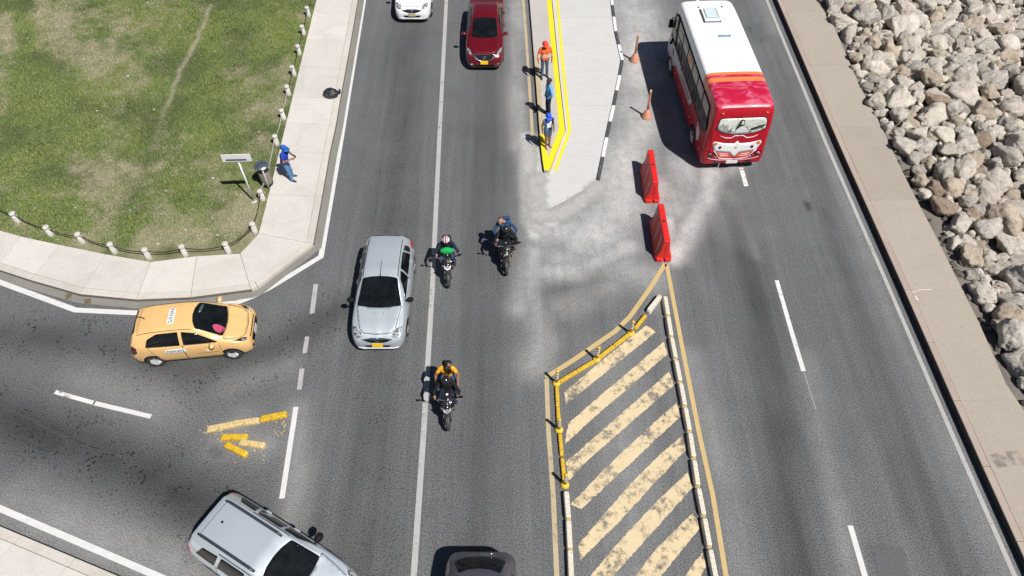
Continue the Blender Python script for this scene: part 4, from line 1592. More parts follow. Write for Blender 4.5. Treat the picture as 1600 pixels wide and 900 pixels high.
def loft_body(keys, section, step=0.05):
    """keys: rows (x, zb, zbelt, wmax, wbelt, ztop, wtop) from the nose to the tail. Returns verts and faces of a closed body."""
    K = np.array(keys, float)
    x0, x1 = K[0, 0], K[-1, 0]
    xs_ = [x0]
    while xs_[-1] - step > x1:
        d = min(xs_[-1] - x1, x0 - xs_[-1])
        xs_.append(xs_[-1] - (step if d > .35 else step * .45))
    xs_.append(x1)
    xs_ = np.array(xs_)
    Q = [pchip(K[:, 0], K[:, j], xs_) for j in range(1, 7)]
    V, F = [], []
    n = None
    for i, x in enumerate(xs_):
        half = cr_curve(section(*[q[i] for q in Q], x))
        ring = [(x, y, z) for y, z in half] + [(x, -y, z) for y, z in half[::-1][1:-1]]
        n = len(ring)
        V += ring
    for i in range(len(xs_) - 1):
        for k in range(n):
            F.append((i * n + k, i * n + (k + 1) % n, (i + 1) * n + (k + 1) % n, (i + 1) * n + k))
    for base, rev in ((0, False), ((len(xs_) - 1) * n, True)):
        c = len(V)
        V.append(tuple(np.mean(np.array(V[base:base + n]), axis=0)))
        for k in range(n):
            q = (c, base + (k + 1) % n, base + k)
            F.append(q[::-1] if rev else q)
    return V, F


def car_section(zb, zbelt, wmax, wbelt, ztop, wtop, x):
    h = zbelt - zb
    dz = ztop - zbelt
    r = min(.07, .30 * max(dz, .02))
    return [(0, zb), (wmax * .84, zb), (wmax * .965, zb + h * .14), (wmax * .995, zb + h * .36), (wmax, zb + h * .58), (wmax * .985, zb + h * .80), (wbelt, zbelt),
            (wbelt + (wtop - wbelt) * .45, zbelt + dz * .52), (wtop + .012, ztop - r), (wtop - .045, ztop - r * .35), (wtop * .62, ztop - r * .10), (wtop * .3, ztop - .003), (0, ztop)]


def bus_section(zb, zbelt, wmax, wbelt, ztop, wtop, x):
    return [(0, zb), (wmax * .9, zb), (wmax * .97, zb + .05), (wmax, zb + .25), (wmax, zb + .6), (wmax, (zb + zbelt) / 2), (wbelt, zbelt), (wbelt * .975, zbelt + (ztop - zbelt) * .55),
            (wtop + .02, ztop - .17), (wtop - .05, ztop - .065), (wtop - .2, ztop - .02), (wtop * .4, ztop - .002), (0, ztop)]


class Shell:
    """A vehicle's root, its body mesh and the means to lay fitted panels, panes and lamps on it."""

    def __init__(self, root, keys, section, paint, step=0.05, name='body'):
        self.root = root
        V, F = loft_body(keys, section, step)
        self.body = from_np(name, V, F, paint, root, True)
        bm = bmesh.new()
        bm.from_mesh(self.body.data)
        bmesh.ops.recalc_face_normals(bm, faces=bm.faces)
        bm.to_mesh(self.body.data)
        bm.free()
        self.bvh = BVHTree.FromPolygons([Vector(v) for v in V], F)
        self.paint = paint

    MODES = {'top': (Vector((0, 0, -1)), lambda u, v: Vector((u, v, 9))), 'left': (Vector((0, -1, 0)), lambda u, v: Vector((u, 9, v))),
             'right': (Vector((0, 1, 0)), lambda u, v: Vector((u, -9, v))), 'front': (Vector((-1, 0, 0)), lambda u, v: Vector((9, u, v))),
             'rear': (Vector((1, 0, 0)), lambda u, v: Vector((-9, u, v)))}

    def project(self, u, v, mode, off):
        d, fo = self.MODES[mode]
        o = fo(u, v)
        co, n, i, t = self.bvh.ray_cast(o, d)
        if co is None:
            co, n, i, t = self.bvh.find_nearest(o + d * 8.2)
        if n.dot(d) > 0:
            n = -n
        return co + n * off

    def patch(self, name, poly, mode, mat, off=.006, cuts=None, parent=None, rnd=0.0, thick=True):
        poly = [tuple(p) for p in poly]
        if rnd:
            out = []
            m = len(poly)
            for i in range(m):
                p, a, b = Vector(poly[i]), Vector(poly[i - 1]), Vector(poly[(i + 1) % m])
                ra = min(rnd, (a - p).length * .45)
                rb = min(rnd, (b - p).length * .45)
                p0, p1 = p + (a - p).normalized() * ra, p + (b - p).normalized() * rb
                for t in (0, .33, .67, 1):
                    out.append(tuple((p0.lerp(p, t)).lerp(p.lerp(p1, t), t)))
            poly = out
        bm = bmesh.new()
        vs = [bm.verts.new((u, v, 0)) for u, v in poly]
        bm.faces.new(vs)
        bmesh.ops.triangulate(bm, faces=bm.faces[:])
        size = max(max(p[0] for p in poly) - min(p[0] for p in poly), max(p[1] for p in poly) - min(p[1] for p in poly))
        for _ in range(7):
            es = [e for e in bm.edges if e.calc_length() > (cuts or max(.05, size * .07))]
            if not es:
                break
            bmesh.ops.subdivide_edges(bm, edges=es, cuts=1)
            bmesh.ops.triangulate(bm, faces=[f for f in bm.faces if len(f.verts) > 3])
        d, _ = self.MODES[mode]
        edge = {v for v in bm.verts if v.is_boundary}
        for vtx in bm.verts:
            vtx.co = self.project(vtx.co.x, vtx.co.y, mode, off)
        bmesh.ops.recalc_face_normals(bm, faces=bm.faces)
        if sum(f.normal.dot(d) * f.calc_area() for f in bm.faces) > 0:
            bmesh.ops.reverse_faces(bm, faces=bm.faces[:])
        if thick:
            be = [e for e in bm.edges if e.is_boundary]
            r = bmesh.ops.extrude_edge_only(bm, edges=be)
            for g in r['geom']:
                if isinstance(g, bmesh.types.BMVert):
                    co, n, i, t = self.bvh.find_nearest(g.co)
                    if co is not None:
                        nn = (g.co - co)
                        g.co = co - (nn.normalized() * .004 if nn.length > 1e-6 else Vector((0, 0, 0)))
        me = bpy.data.meshes.new(name)
        bm.to_mesh(me)
        bm.free()
        me.polygons.foreach_set('use_smooth', [True] * len(me.polygons))
        return make_obj(name, me, mat if isinstance(mat, list) else [mat], parent or self.root)

    def both(self, name, poly, mat, off=.006, rnd=0.0, mode='side', parents=None, cuts=None):
        out = []
        if mode == 'side':
            for md in ('left', 'right'):
                out.append(self.patch(name, poly, md, mat, off, cuts, (parents or {}).get(md), rnd))
        else:
            for s in (1, -1):
                pl_ = [(u, v * s) for u, v in poly] if mode == 'top' else [(u * s, v) for u, v in poly]
                out.append(self.patch(name, pl_, mode, mat, off, cuts, (parents or {}).get(s), rnd))
        return out


def text_mesh(s, size, align='CENTER'):
    cu = bpy.data.curves.new('lettering', 'FONT')
    cu.body = s
    cu.size = size
    cu.align_x = align
    cu.align_y = 'CENTER'
    cu.resolution_u = 3
    cu.offset = size * .012
    o = bpy.data.objects.new('lettering', cu)
    COL.objects.link(o)
    dg = bpy.context.evaluated_depsgraph_get()
    me = bpy.data.meshes.new_from_object(o.evaluated_get(dg))
    bpy.data.objects.remove(o)
    bpy.data.curves.remove(cu)
    return me


def lettering(s, size, mat, parent, fn, name='lettering'):
    """fn maps a flat text point (u, v) to a place on the vehicle."""
    me = text_mesh(s, size)
    for vtx in me.vertices:
        vtx.co = fn(vtx.co.x, vtx.co.y)
    me.materials.clear()
    return make_obj(name, me, [mat], parent)


def car_paint(name, col, metal=0.0, rough=0.35, coat=0.7):
    k = NT(name)
    p = k.coord()
    n = k.noise(p, 3.0, 5, .6)
    fl = k.noise(p, 220, 2)
    c = k.mix(k.ramp(n, .3, .7), col, tuple(x * .92 for x in col))
    if metal:
        c = k.mix(k.ramp(fl, .3, .7, 0, .12), c, tuple(min(1, x * 1.25) for x in col))
    geo = k.new('SeparateXYZ')
    k.link(p, geo.inputs[0])
    low = k.math('MULTIPLY', k.ramp(geo.outputs[2], .5, .2, 0, .45), k.ramp(k.noise(p, 5, 4), .3, .7))
    c = k.mix(low, c, (.20, .18, .155))
    k.base(c)
    k.set(Metallic=metal, Roughness=rough, Coat_Weight=coat)
    k.b.inputs['Coat Roughness'].default_value = .08
    k.link(k.ramp(n, .3, .7, rough * .85, rough * 1.2), k.b.inputs['Roughness'])
    return k.m


GLASS = NT('tinted_glass')
GLASS.base(GLASS.mix(GLASS.ramp(GLASS.noise(GLASS.coord(), 4, 4), .35, .7), (.004, .005, .006), (.009, .011, .013)))
GLASS.set(Roughness=.05, Specular_IOR_Level=.32)
GLASS = GLASS.m
RUBBER = pm('black_trim', (.010, .010, .011), .75, var=.2, spec=.12)
TYRE = pm('tyre_rubber', (.028, .027, .026), .85, var=.25, dirt=(.10, .09, .08), dirt_amt=.5)
ALLOY = pm('alloy_wheel', (.62, .63, .64), .4, metal=.2)
CHROME = pm('chrome', (.72, .73, .74), .15, metal=1.0, var=.03)
LENS = NT('headlamp_lens')
LENS.base(LENS.mix(LENS.ramp(LENS.noise(LENS.coord(), 14, 3), .4, .6), (.07, .075, .08), (.50, .52, .54)))
LENS.set(Roughness=.12, Metallic=.3, Coat_Weight=.8)
LENS = LENS.m
TAIL = pm('tail_lamp_red', (.28, .008, .010), .2, coat=.6, var=.15)
TAIL_DARK = pm('smoked_tail_lamp', (.055, .01, .012), .2, coat=.6, var=.2)
AMBER_L = pm('amber_lamp', (.62, .20, .02), .25, coat=.5)
PLATE_Y = pm('yellow_plate', (.80, .50, .01), .45, var=.04)
PLATE_W = pm('white_plate', (.68, .68, .66), .45, var=.04)
INK = pm('black_lettering', (.012, .012, .014), .6)
GAP = pm('panel_gap', (.02, .02, .021), .8)
PLATE_DIM = pm('dusty_plate', (.42, .36, .20), .5, var=.1)


def make_wheel(parent, x, y, r, w, side, spokes=5):
    t = MB().lathe([(r * .58, -w / 2), (r * .80, -w / 2 - .004), (r * .95, -w * .42), (r, -w * .28), (r, w * .28), (r * .95, w * .42), (r * .80, w / 2 + .004), (r * .58, w / 2), (r * .56, 0), (r * .58, -w / 2)], 30,
                   axis='Y').build('wheel', [TYRE], parent)
    t.location = (x, y, r)
    rm = MB()
    s = side
    rm.lathe([(r * .63, s * w * .50), (r * .60, s * w * .44), (r * .56, s * w * .30), (r * .56, -s * w * .3)], 26, axis='Y')
    rm.lathe([(0, s * w * .40), (r * .16, s * w * .40), (r * .17, s * w * .30)], 16, axis='Y')
    for k in range(spokes):
        a = 2 * math.pi * k / spokes
        M = Matrix.Rotation(a, 4, 'Y')
        rm.add([(-.035 * r / .3, s * w * .40, 0), (.035 * r / .3, s * w * .40, 0), (.05 * r / .3, s * w * .47, r * .61), (-.05 * r / .3, s * w * .47, r * .61),
                (-.05 * r / .3, s * w * .25, 0), (.05 * r / .3, s * w * .25, 0), (.075 * r / .3, s * w * .3, r * .61), (-.075 * r / .3, s * w * .3, r * .61)],
               [(0, 1, 2, 3), (7, 6, 5, 4), (1, 0, 4, 5), (0, 3, 7, 4), (2, 1, 5, 6)], 0, False, M)
    rm.build('rim', [ALLOY], t)
    dk = MB().lathe([(0, s * w * .12), (r * .56, s * w * .12)], 20, axis='Y').build('brake', [RUBBER], t)
    return t


def circle(cx, cy, r, n=28, a0=0, a1=2 * math.pi):
    return [(cx + r * math.cos(a0 + (a1 - a0) * k / n), cy + r * math.sin(a0 + (a1 - a0) * k / n)) for k in range(n)]


def plate(sh, mode, text, mat, x, z, w=.34, h=.165, off=.02, tilt=0.0):
    """A number plate standing proud of the bumper."""
    p = sh.project(0, z, mode, 0)
    s = 1 if mode == 'front' else -1
    m = Matrix.Translation((p.x + s * off, 0, z)) @ Matrix.Rotation(s * R(90) , 4, 'Z') @ Matrix.Rotation(R(90) - tilt, 4, 'X')
    pl_ = MB().box((0, 0, 0), (w, h, .012), M=m).build('number_plate', [mat], sh.root, .003, 1)
    if text:
        me = text_mesh(text, h * .72)
        wd = max(v.co.x for v in me.vertices) - min(v.co.x for v in me.vertices)
        k = min(1, w * .86 / wd)
        for v in me.vertices:
            v.co = m @ Vector((v.co.x * k, v.co.y, .0085))
        me.materials.clear()
        make_obj('lettering', me, [INK], pl_)
    return pl_


def mirrors(sh, x, y, z, mat, size=(.085, .115, .075), stalk=True):
    for s in (1, -1):
        m = MB().ball((x, s * (y + .085), z), (size[0], size[1], size[2]), 16, 10)
        m.tube([(x, s * (y - .06), z - .05), (x, s * (y + .03), z - .02)], [.035, .03], 8)
        o = m.build('mirror', [mat], sh.root)
        MB().ball((x - size[0] * .55, s * (y + .09), z), (size[0] * .5, size[1] * .88, size[2] * .84), 12, 8).build('mirror_glass', [GLASS], o)


def wipers(sh, xc, y0, y1, xt):
    for a, b in (((xc, y0), (xt, y0 - .42)), ((xc, y1), (xt, y1 - .42))):
        P = [sh.project(a[0] + (b[0] - a[0]) * t, a[1] + (b[1] - a[1]) * t, 'top', .022) for t in np.linspace(0, 1, 7)]
        MB().tube(P, .009, 5).build('wiper', [RUBBER], sh.root)


def diamond_badge(sh, x, z, s=.075):
    p = sh.project(0, z, 'front', .012)
    m = MB()
    o_ = [(0, s), (s * .72, 0), (0, -s), (-s * .72, 0)]
    i_ = [(0, s * .52), (s * .34, 0), (0, -s * .52), (-s * .34, 0)]
    v = [(0.012, y, zz) for y, zz in o_] + [(0.012, y, zz) for y, zz in i_] + [(-.02, y * 1.05, zz * 1.05) for y, zz in o_] + [(-.0, y, zz) for y, zz in i_]
    f = []
    for k in range(4):
        j = (k + 1) % 4
        f += [(k, j, 4 + j, 4 + k), (8 + k, 8 + j, j, k), (4 + k, 4 + j, 12 + j, 12 + k)]
    return m.add(v, f, 0, False, Matrix.Translation((p.x + .01, 0, z)) @ Matrix.Rotation(R(-25), 4, 'Y')).build('badge', [CHROME], sh.root)


def ring_badge(sh, z, s=.062):
    p = sh.project(0, z, 'front', .012)
    m = MB()
    M = Matrix.Translation((p.x + .012, 0, z)) @ Matrix.Rotation(R(65), 4, 'Y')
    P = [(s * math.cos(a), s * math.sin(a), 0) for a in np.linspace(0, 2 * math.pi, 25)]
    m.tube(P, s * .17, 6, M=M, caps=False)
    m.box((0, 0, 0), (s * .38, s * 2.5, s * .3), M=M)
    return m.build('badge', [CHROME], sh.root, .004, 1)


def windows(sh, ws, sides, rear, rmode='top', frame=None):
    w = sh.patch('windscreen', ws, 'top', GLASS, .008, rnd=.05)
    sp = []
    for poly in sides:
        sp.append(sh.both('side_window', poly, GLASS, .011, rnd=.035))
    r = sh.patch('rear_window', rear, rmode, GLASS, .008, rnd=.06)
    return w, sp, r


def doors(sh, polys, handles, mat):
    for poly, hx in zip(polys, handles):
        c = Vector((sum(p[0] for p in poly) / len(poly), sum(p[1] for p in poly) / len(poly)))
        big_ = [tuple(Vector(p) + (Vector(p) - c).normalized() * .016) for p in poly]
        sh.both('door_gap', big_, GAP, .0025, rnd=.05)
        ds = sh.both('door', poly, mat, .0055, rnd=.05)
        for d, md, s in zip(ds, ('left', 'right'), (1, -1)):
            q = sh.project(hx[0], hx[1], md, .02)
            MB().box(q, (.17, .03, .03)).build('handle', [mat], d, .008, 2)


def bonnet(sh, poly, mat, name='bonnet'):
    c = Vector((sum(p[0] for p in poly) / len(poly), sum(p[1] for p in poly) / len(poly)))
    big_ = [tuple(Vector(p) + (Vector(p) - c).normalized() * .014) for p in poly]
    sh.patch(name + '_gap', big_, 'top', GAP, .0015, rnd=.06)
    return sh.patch(name, poly, 'top', mat, .003, rnd=.06)


def arches(sh, xf, xr, r, R_):
    for x in (xf, xr):
        arc = [(x + R_ * math.cos(a), max(.12, r + R_ * math.sin(a))) for a in np.linspace(-.5, math.pi + .5, 26)]
        sh.both('wheel_arch', arc, RUBBER, .003)


# ---- hatchback (two in the photo: silver and white)
HATCH_KEYS = [(2.03, .28, .44, .50, .46, .50, .36), (2.00, .22, .54, .62, .58, .60, .46), (1.93, .19, .64, .72, .68, .70, .54), (1.80, .18, .73, .79, .74, .79, .60), (1.55, .18, .82, .84, .78, .88, .645),
              (1.20, .18, .875, .862, .80, .955, .665), (.93, .18, .905, .866, .80, 1.005, .725), (.60, .18, .925, .866, .80, 1.17, .69), (.25, .18, .94, .866, .80, 1.355, .625), (.02, .18, .945, .866, .80, 1.435, .575),
              (-.30, .18, .95, .866, .80, 1.475, .565), (-1.0, .18, .965, .866, .80, 1.475, .555), (-1.5, .18, .985, .855, .79, 1.43, .545), (-1.72, .19, .99, .845, .775, 1.375, .53), (-1.86, .22, .97, .82, .75, 1.20, .56),
              (-1.95, .28, .88, .77, .72, 1.0, .58), (-2.01, .36, .75, .70, .66, .82, .52), (-2.03, .42, .66, .62, .58, .70, .45)]


def make_hatchback(label, loc, rz, paint, pltext, pmat, group=None, bumper_lip=None):
    root = thing('hatchback_car', label, 'car', loc, rz, group)
    sh = Shell(root, HATCH_KEYS, car_section, paint)
    windows(sh, [(.90, .70), (.96, .35), (.98, 0), (.96, -.35), (.90, -.70), (.10, -.545), (.06, -.25), (.05, 0), (.06, .25), (.10, .545)],
            [[(.62, .955), (.12, 1.30), (-.22, 1.365), (-.27, .975)], [(-.36, .98), (-.31, 1.37), (-1.02, 1.36), (-1.22, 1.02)], [(-1.28, 1.03), (-1.10, 1.34), (-1.38, 1.29), (-1.46, 1.06)]],
            [(-1.70, .44), (-1.72, 0), (-1.70, -.44), (-1.88, -.53), (-1.905, 0), (-1.88, .53)])
    doors(sh, [[(.78, .30), (.70, .93), (-.29, .955), (-.31, .28)], [(-.34, .28), (-.33, .957), (-1.20, .985), (-1.02, .40), (-.90, .28)]], [(-.17, .86), (-1.03, .88)], paint)
    bonnet(sh, [(.90, .70), (.965, .3), (.98, 0), (.965, -.3), (.90, -.70), (1.66, -.55), (1.80, -.42), (1.835, 0), (1.80, .42), (1.66, .55)], paint)
    sh.both('headlight', [(1.90, .44), (1.92, .62), (1.80, .72), (1.56, .775), (1.60, .66), (1.78, .50)], LENS, .010, mode='top', rnd=.03)
    sh.patch('grille', [(-.48, .665), (-.20, .70), (.20, .70), (.48, .665), (.30, .60), (.18, .57), (-.18, .57), (-.30, .60)], 'front', RUBBER, .010, rnd=.02)
    sh.patch('grille_bar', [(-.46, .668), (-.2, .685), (.2, .685), (.46, .668), (.2, .662), (-.2, .662)], 'front', CHROME, .016)
    sh.patch('lower_intake', [(-.42, .45), (.42, .45), (.34, .36), (-.34, .36)], 'front', RUBBER, .008, rnd=.03)
    diamond_badge(sh, 1.98, .655, .085)
    plate(sh, 'front', pltext, pmat, 0, .50, .33, .16, .03, R(8))
    lip = [(-.66, .32), (-.52, .26), (.52, .26), (.66, .32), (.52, .33), (.40, .315), (-.40, .315), (-.52, .33)]
    sh.patch('bumper_lip', lip, 'front', bumper_lip or paint, .02)
    sh.both('tail_light', [(-1.55, .86), (-1.60, 1.02), (-1.86, 1.05), (-1.93, .82)], TAIL, .008, rnd=.03)
    for s in (1, -1):
        P = [sh.project(x, s * .545, 'top', .006) for x in np.linspace(-1.55, .05, 12)]
        MB().tube(P, .012, 5).build('roof_trim', [RUBBER], root)
    arches(sh, 1.26, -1.33, .30, .35)
    for x in (1.26, -1.33):
        for s in (1, -1):
            make_wheel(root, x, s * .765, .30, .19, s)
    mirrors(sh, .66, .86, .985, RUBBER)
    wipers(sh, .93, .28, -.22, .80)
    a0 = sh.project(.20 - .15, 0, 'top', .0)
    MB().tube([a0, a0 + Vector((-.08, 0, .05)), a0 + Vector((-.55, 0, .09))], [.02, .008, .004], 6).build('aerial', [RUBBER], root)
    for s in (-.13, .16):
        q = sh.project(1.18, s, 'top', .006)
        MB().ball(q, (.02, .012, .008), 8, 5).build('washer_jet', [RUBBER], root)
    return root, sh


SILVER = car_paint('silver_blue_paint', (.55, .60, .635), .5, .38)
WHITEP = car_paint('white_paint', (.74, .745, .75), 0, .3)
SKIRT = pm('bright_lip', (.66, .67, .68), .3, metal=.2)
hb, hsh = make_hatchback('silver hatchback driving towards the viewer beside the yellow taxi', (-4.17, 14.55, 0), R(-90.3), SILVER, '', PLATE_Y, None, SKIRT)
hw, _ = make_hatchback('white hatchback whose bonnet and front show at the top edge of the photo', (-4.55, 32.97, 0), R(-91), WHITEP, '', PLATE_DIM)

# ---- red saloon
SEDAN_KEYS = [(2.225, .26, .42, .46, .42, .48, .34), (2.19, .21, .52, .60, .56, .60, .44), (2.11, .18, .63, .70, .66, .70, .52), (1.95, .17, .72, .775, .73, .79, .59), (1.65, .17, .80, .825, .77, .87, .63),
              (1.30, .17, .86, .845, .785, .93, .65), (1.04, .17, .885, .848, .79, .975, .66), (.72, .17, .90, .848, .79, 1.14, .63), (.40, .17, .915, .848, .79, 1.31, .585), (.16, .17, .92, .848, .79, 1.40, .56),
              (-.20, .17, .93, .848, .79, 1.455, .55), (-.75, .17, .94, .848, .79, 1.44, .54), (-1.15, .17, .955, .845, .785, 1.33, .55), (-1.45, .17, .965, .84, .78, 1.17, .58), (-1.70, .18, .97, .83, .77, 1.03, .62),
              (-2.0, .20, .95, .80, .745, 1.0, .62), (-2.16, .26, .88, .76, .70, .93, .58), (-2.225, .36, .70, .68, .62, .74, .48)]
MAROON = car_paint('dark_red_paint', (.145, .004, .010), .3, .32, .5)
ver = thing('saloon_car', 'dark red saloon car driving towards the viewer near the striped median', 'car', (-1.12, 29.4, 0), R(-90.6))
sh = Shell(ver, SEDAN_KEYS, car_section, MAROON)
windows(sh, [(1.02, .585), (1.08, .3), (1.10, 0), (1.08, -.3), (1.02, -.585), (.24, -.50), (.19, -.25), (.18, 0), (.19, .25), (.24, .50)],
        [[(.74, .93), (.28, 1.26), (-.12, 1.34), (-.16, .95)], [(-.25, .955), (-.21, 1.345), (-.80, 1.30), (-1.25, 1.0)]],
        [(-1.12, .47), (-1.15, 0), (-1.12, -.47), (-1.62, -.56), (-1.68, 0), (-1.62, .56)])
doors(sh, [[(.90, .30), (.84, .90), (-.18, .93), (-.20, .28)], [(-.23, .28), (-.22, .933), (-1.20, .96), (-1.02, .40), (-.90, .28)]], [(-.05, .84), (-1.05, .86)], MAROON)
bonnet(sh, [(1.0, .68), (1.075, .3), (1.09, 0), (1.075, -.3), (1.0, -.68), (1.80, -.56), (1.96, -.40), (1.985, 0), (1.96, .40), (1.80, .56)], MAROON)
bonnet(sh, [(-1.73, .55), (-1.75, 0), (-1.73, -.55), (-2.08, -.52), (-2.12, 0), (-2.08, .52)], MAROON, 'boot_lid')
sh.both('headlight', [(2.09, .50), (2.02, .63), (1.84, .735), (1.60, .76), (1.74, .66), (1.94, .56)], LENS, .010, mode='top', rnd=.03)
sh.patch('grille', [(-.44, .735), (.44, .735), (.30, .60), (.20, .565), (-.20, .565), (-.30, .60)], 'front', RUBBER, .010, rnd=.02)
for s in (1, -1):
    P = [sh.project(s * y, z, 'front', .018) for y, z in [(.52, .752), (.46, .735), (.34, .63), (.22, .565), (0, .555)]]
    MB().tube(P, [.02, .026, .03, .024, .018], 6).build('grille_trim', [CHROME], ver)
    P = [sh.project(s * y, z, 'front', .012) for y, z in [(.66, .42), (.58, .38), (.46, .345)]]
    MB().tube(P, [.012, .024, .014], 6).build('fog_light_trim', [CHROME], ver)
P = [sh.project(y, .742, 'front', .016) for y in np.linspace(-.46, .46, 11)]
MB().tube(P, .014, 6).build('grille_trim', [CHROME], ver)
ring_badge(sh, .665)
plate(sh, 'front', '', PLATE_Y, 0, .49, .33, .16, .03, R(8))
sh.patch('lower_intake', [(-.46, .38), (.46, .38), (.38, .29), (-.38, .29)], 'front', RUBBER, .008, rnd=.03)
sh.both('tail_light', [(-1.85, .82), (-1.80, .95), (-2.12, .95), (-2.15, .78)], TAIL, .008, rnd=.03)
arches(sh, 1.33, -1.27, .30, .35)
for x in (1.33, -1.27):
    for s in (1, -1):
        make_wheel(ver, x, s * .745, .30, .19, s)
mirrors(sh, .80, .845, .975, MAROON)
wipers(sh, 1.04, .28, -.22, .90)

# ---- yellow taxi
TAXI_KEYS = [(1.80, .30, .46, .52, .48, .52, .38), (1.775, .24, .56, .62, .58, .62, .46), (1.70, .20, .66, .70, .66, .72, .52), (1.55, .18, .75, .765, .72, .82, .575), (1.36, .17, .83, .792, .745, .90, .61),
             (1.18, .17, .875, .80, .75, .96, .625), (1.04, .17, .895, .80, .75, 1.005, .625), (.72, .17, .915, .80, .75, 1.20, .59), (.40, .17, .93, .80, .75, 1.385, .55), (.20, .17, .94, .80, .75, 1.45, .535),
             (-.25, .17, .955, .80, .75, 1.485, .53), (-.9, .17, .985, .80, .75, 1.475, .52), (-1.3, .17, 1.0, .795, .745, 1.43, .515), (-1.50, .18, 1.0, .785, .735, 1.37, .51), (-1.63, .21, .98, .77, .715, 1.17, .55),
             (-1.71, .27, .88, .74, .69, .98, .57), (-1.77, .36, .76, .69, .65, .82, .52), (-1.79, .43, .66, .62, .58, .70, .45)]
TAXI = car_paint('taxi_yellow_paint', (.70, .435, .175), 0, .38, .5)
a = R(7.0)
txi = thing('taxi_car', 'yellow taxi hatchback with its number on roof and door, turning out of the side road', 'taxi', (-9.93, 12.99, 0), R(6.2))
sh = Shell(txi, TAXI_KEYS, car_section, TAXI)
windows(sh, [(1.05, .565), (1.10, .28), (1.115, 0), (1.10, -.28), (1.05, -.565), (.33, -.49), (.24, -.25), (.21, 0), (.24, .25), (.33, .49)],
        [[(.90, .94), (.32, 1.30), (-.07, 1.385), (-.11, .955)], [(-.21, .96), (-.17, 1.39), (-.80, 1.375), (-1.10, 1.25), (-1.22, 1.0)]],
        [(-1.46, .42), (-1.49, 0), (-1.46, -.42), (-1.65, -.52), (-1.68, 0), (-1.65, .52)])
doors(sh, [[(.92, .30), (.90, .905), (-.14, .935), (-.16, .27)], [(-.19, .27), (-.18, .938), (-1.16, .975), (-1.02, .55), (-.86, .27)]], [(-.05, .86), (-1.0, .90)], TAXI)
bonnet(sh, [(1.06, .66), (1.11, .3), (1.13, 0), (1.11, -.3), (1.06, -.66), (1.50, -.56), (1.64, -.42), (1.675, 0), (1.64, .42), (1.50, .56)], TAXI)
for s in (1, -1):
    lam = sh.patch('headlight', [(u, v * s) for u, v in [(1.69, .50), (1.68, .60), (1.58, .67), (1.30, .70), (1.42, .655), (1.55, .56)]], 'top', RUBBER, .008, rnd=.02)
    sh.patch('lamp_lens', [(u, v * s) for u, v in [(1.685, .53), (1.66, .62), (1.56, .665), (1.55, .60)]], 'top', LENS, .016, parent=lam, rnd=.02)
    sh.patch('fog_light', [(s * y, z) for y, z in [(.50, .40), (.60, .43), (.60, .34), (.50, .33)]], 'front', RUBBER, .008, rnd=.02)
sh.patch('grille', [(-.46, .55), (.46, .55), (.40, .36), (-.40, .36)], 'front', RUBBER, .010, rnd=.05)
sh.patch('upper_grille', [(-.44, .655), (.44, .655), (.40, .625), (-.40, .625)], 'front', RUBBER, .008, rnd=.01)
plate(sh, 'front', 'FXN 672', PLATE_W, 0, .47, .33, .15, .03, R(5))
for s, md in ((1, 'left'), (-1, 'right')):
    sh.patch('tail_light', [(-1.52, .80), (-1.50, 1.0), (-1.62, 1.06), (-1.73, .80), (-1.66, .70)], md, TAIL_DARK, .010, rnd=.03)
    P = [sh.project(x, s * .515, 'top', .005) for x in np.linspace(-1.38, .24, 12)]
    MB().tube(P, .009, 5).build('roof_trim', [RUBBER], txi)
P = [sh.project(-1.36, y, 'top', .004) for y in np.linspace(-.47, .47, 9)]
MB().tube(P, .005, 5).build('tailgate_gap', [GAP], txi)
sh.patch('tailgate_glass', [(-.55, .80), (.55, .80), (.52, 1.18), (-.52, 1.18)], 'rear', GLASS, .012, rnd=.06)
arches(sh, 1.17, -1.17, .285, .335)
for x in (1.17, -1.17):
    for s in (1, -1):
        make_wheel(txi, x, s * .715, .285, .18, s, 6)
mirrors(sh, .76, .80, .985, TAXI)
wipers(sh, 1.06, .24, -.22, .93)
a0 = sh.project(-1.22, .02, 'top', 0)
MB().tube([a0 + Vector((0, 0, -.01)), a0 + Vector((-.03, .005, .05)), a0 + Vector((-.26, .03, .17))], [.026, .012, .005], 6).build('aerial', [RUBBER], txi)
# pink cloth on the dashboard behind the windscreen
PINK = pm('pink_cloth', (.42, .055, .12), .9, var=.3, scale=25)
bl_ = [(.92 + .15 * math.cos(t) * (1 + .18 * math.sin(3 * t)), -.33 + .15 * math.sin(t) * (1 + .15 * math.cos(2 * t + 1))) for t in np.linspace(0, 2 * math.pi, 19)[:-1]]
dash = sh.patch('dashboard_cloth', bl_, 'top', PINK, .0115)
sh.patch('screen_reflection', [(.40, .42), (.47, .45), (.42, .12), (.35, .12)], 'top', pm('painted_reflection', (.06, .085, .08), .2), .0105)  # pale reflection painted as a patch on the windscreen
rp = sh.patch('roof_number', [(-.50, .29), (-.50, -.29), (-.30, -.29), (-.30, .29)], 'top', PLATE_W, .006, rnd=.04)
lettering('FXN 672', .155, INK, rp, lambda u, v: sh.project(-.40 + v, -u * .92, 'top', .011))
dp = sh.patch('door_number', [(-.70, .66), (-.10, .665), (-.10, .84), (-.70, .83)], 'right', PLATE_W, .012, rnd=.03)
lettering('FXN·672', .155, INK, dp, lambda u, v: sh.project(-.40 + u * .9, .748 + v, 'right', .016))
dp2 = sh.patch('door_number', [(-.70, .66), (-.10, .665), (-.10, .84), (-.70, .83)], 'left', PLATE_W, .012, rnd=.03)
lettering('FXN·672', .155, INK, dp2, lambda u, v: sh.project(-.40 - u * .9, .748 + v, 'left', .016))
CREST = pm('pale_crest', (.70, .55, .32), .5)
cr_ = sh.patch('door_crest', circle(.52, .62, .075, 16), 'right', CREST, .010)
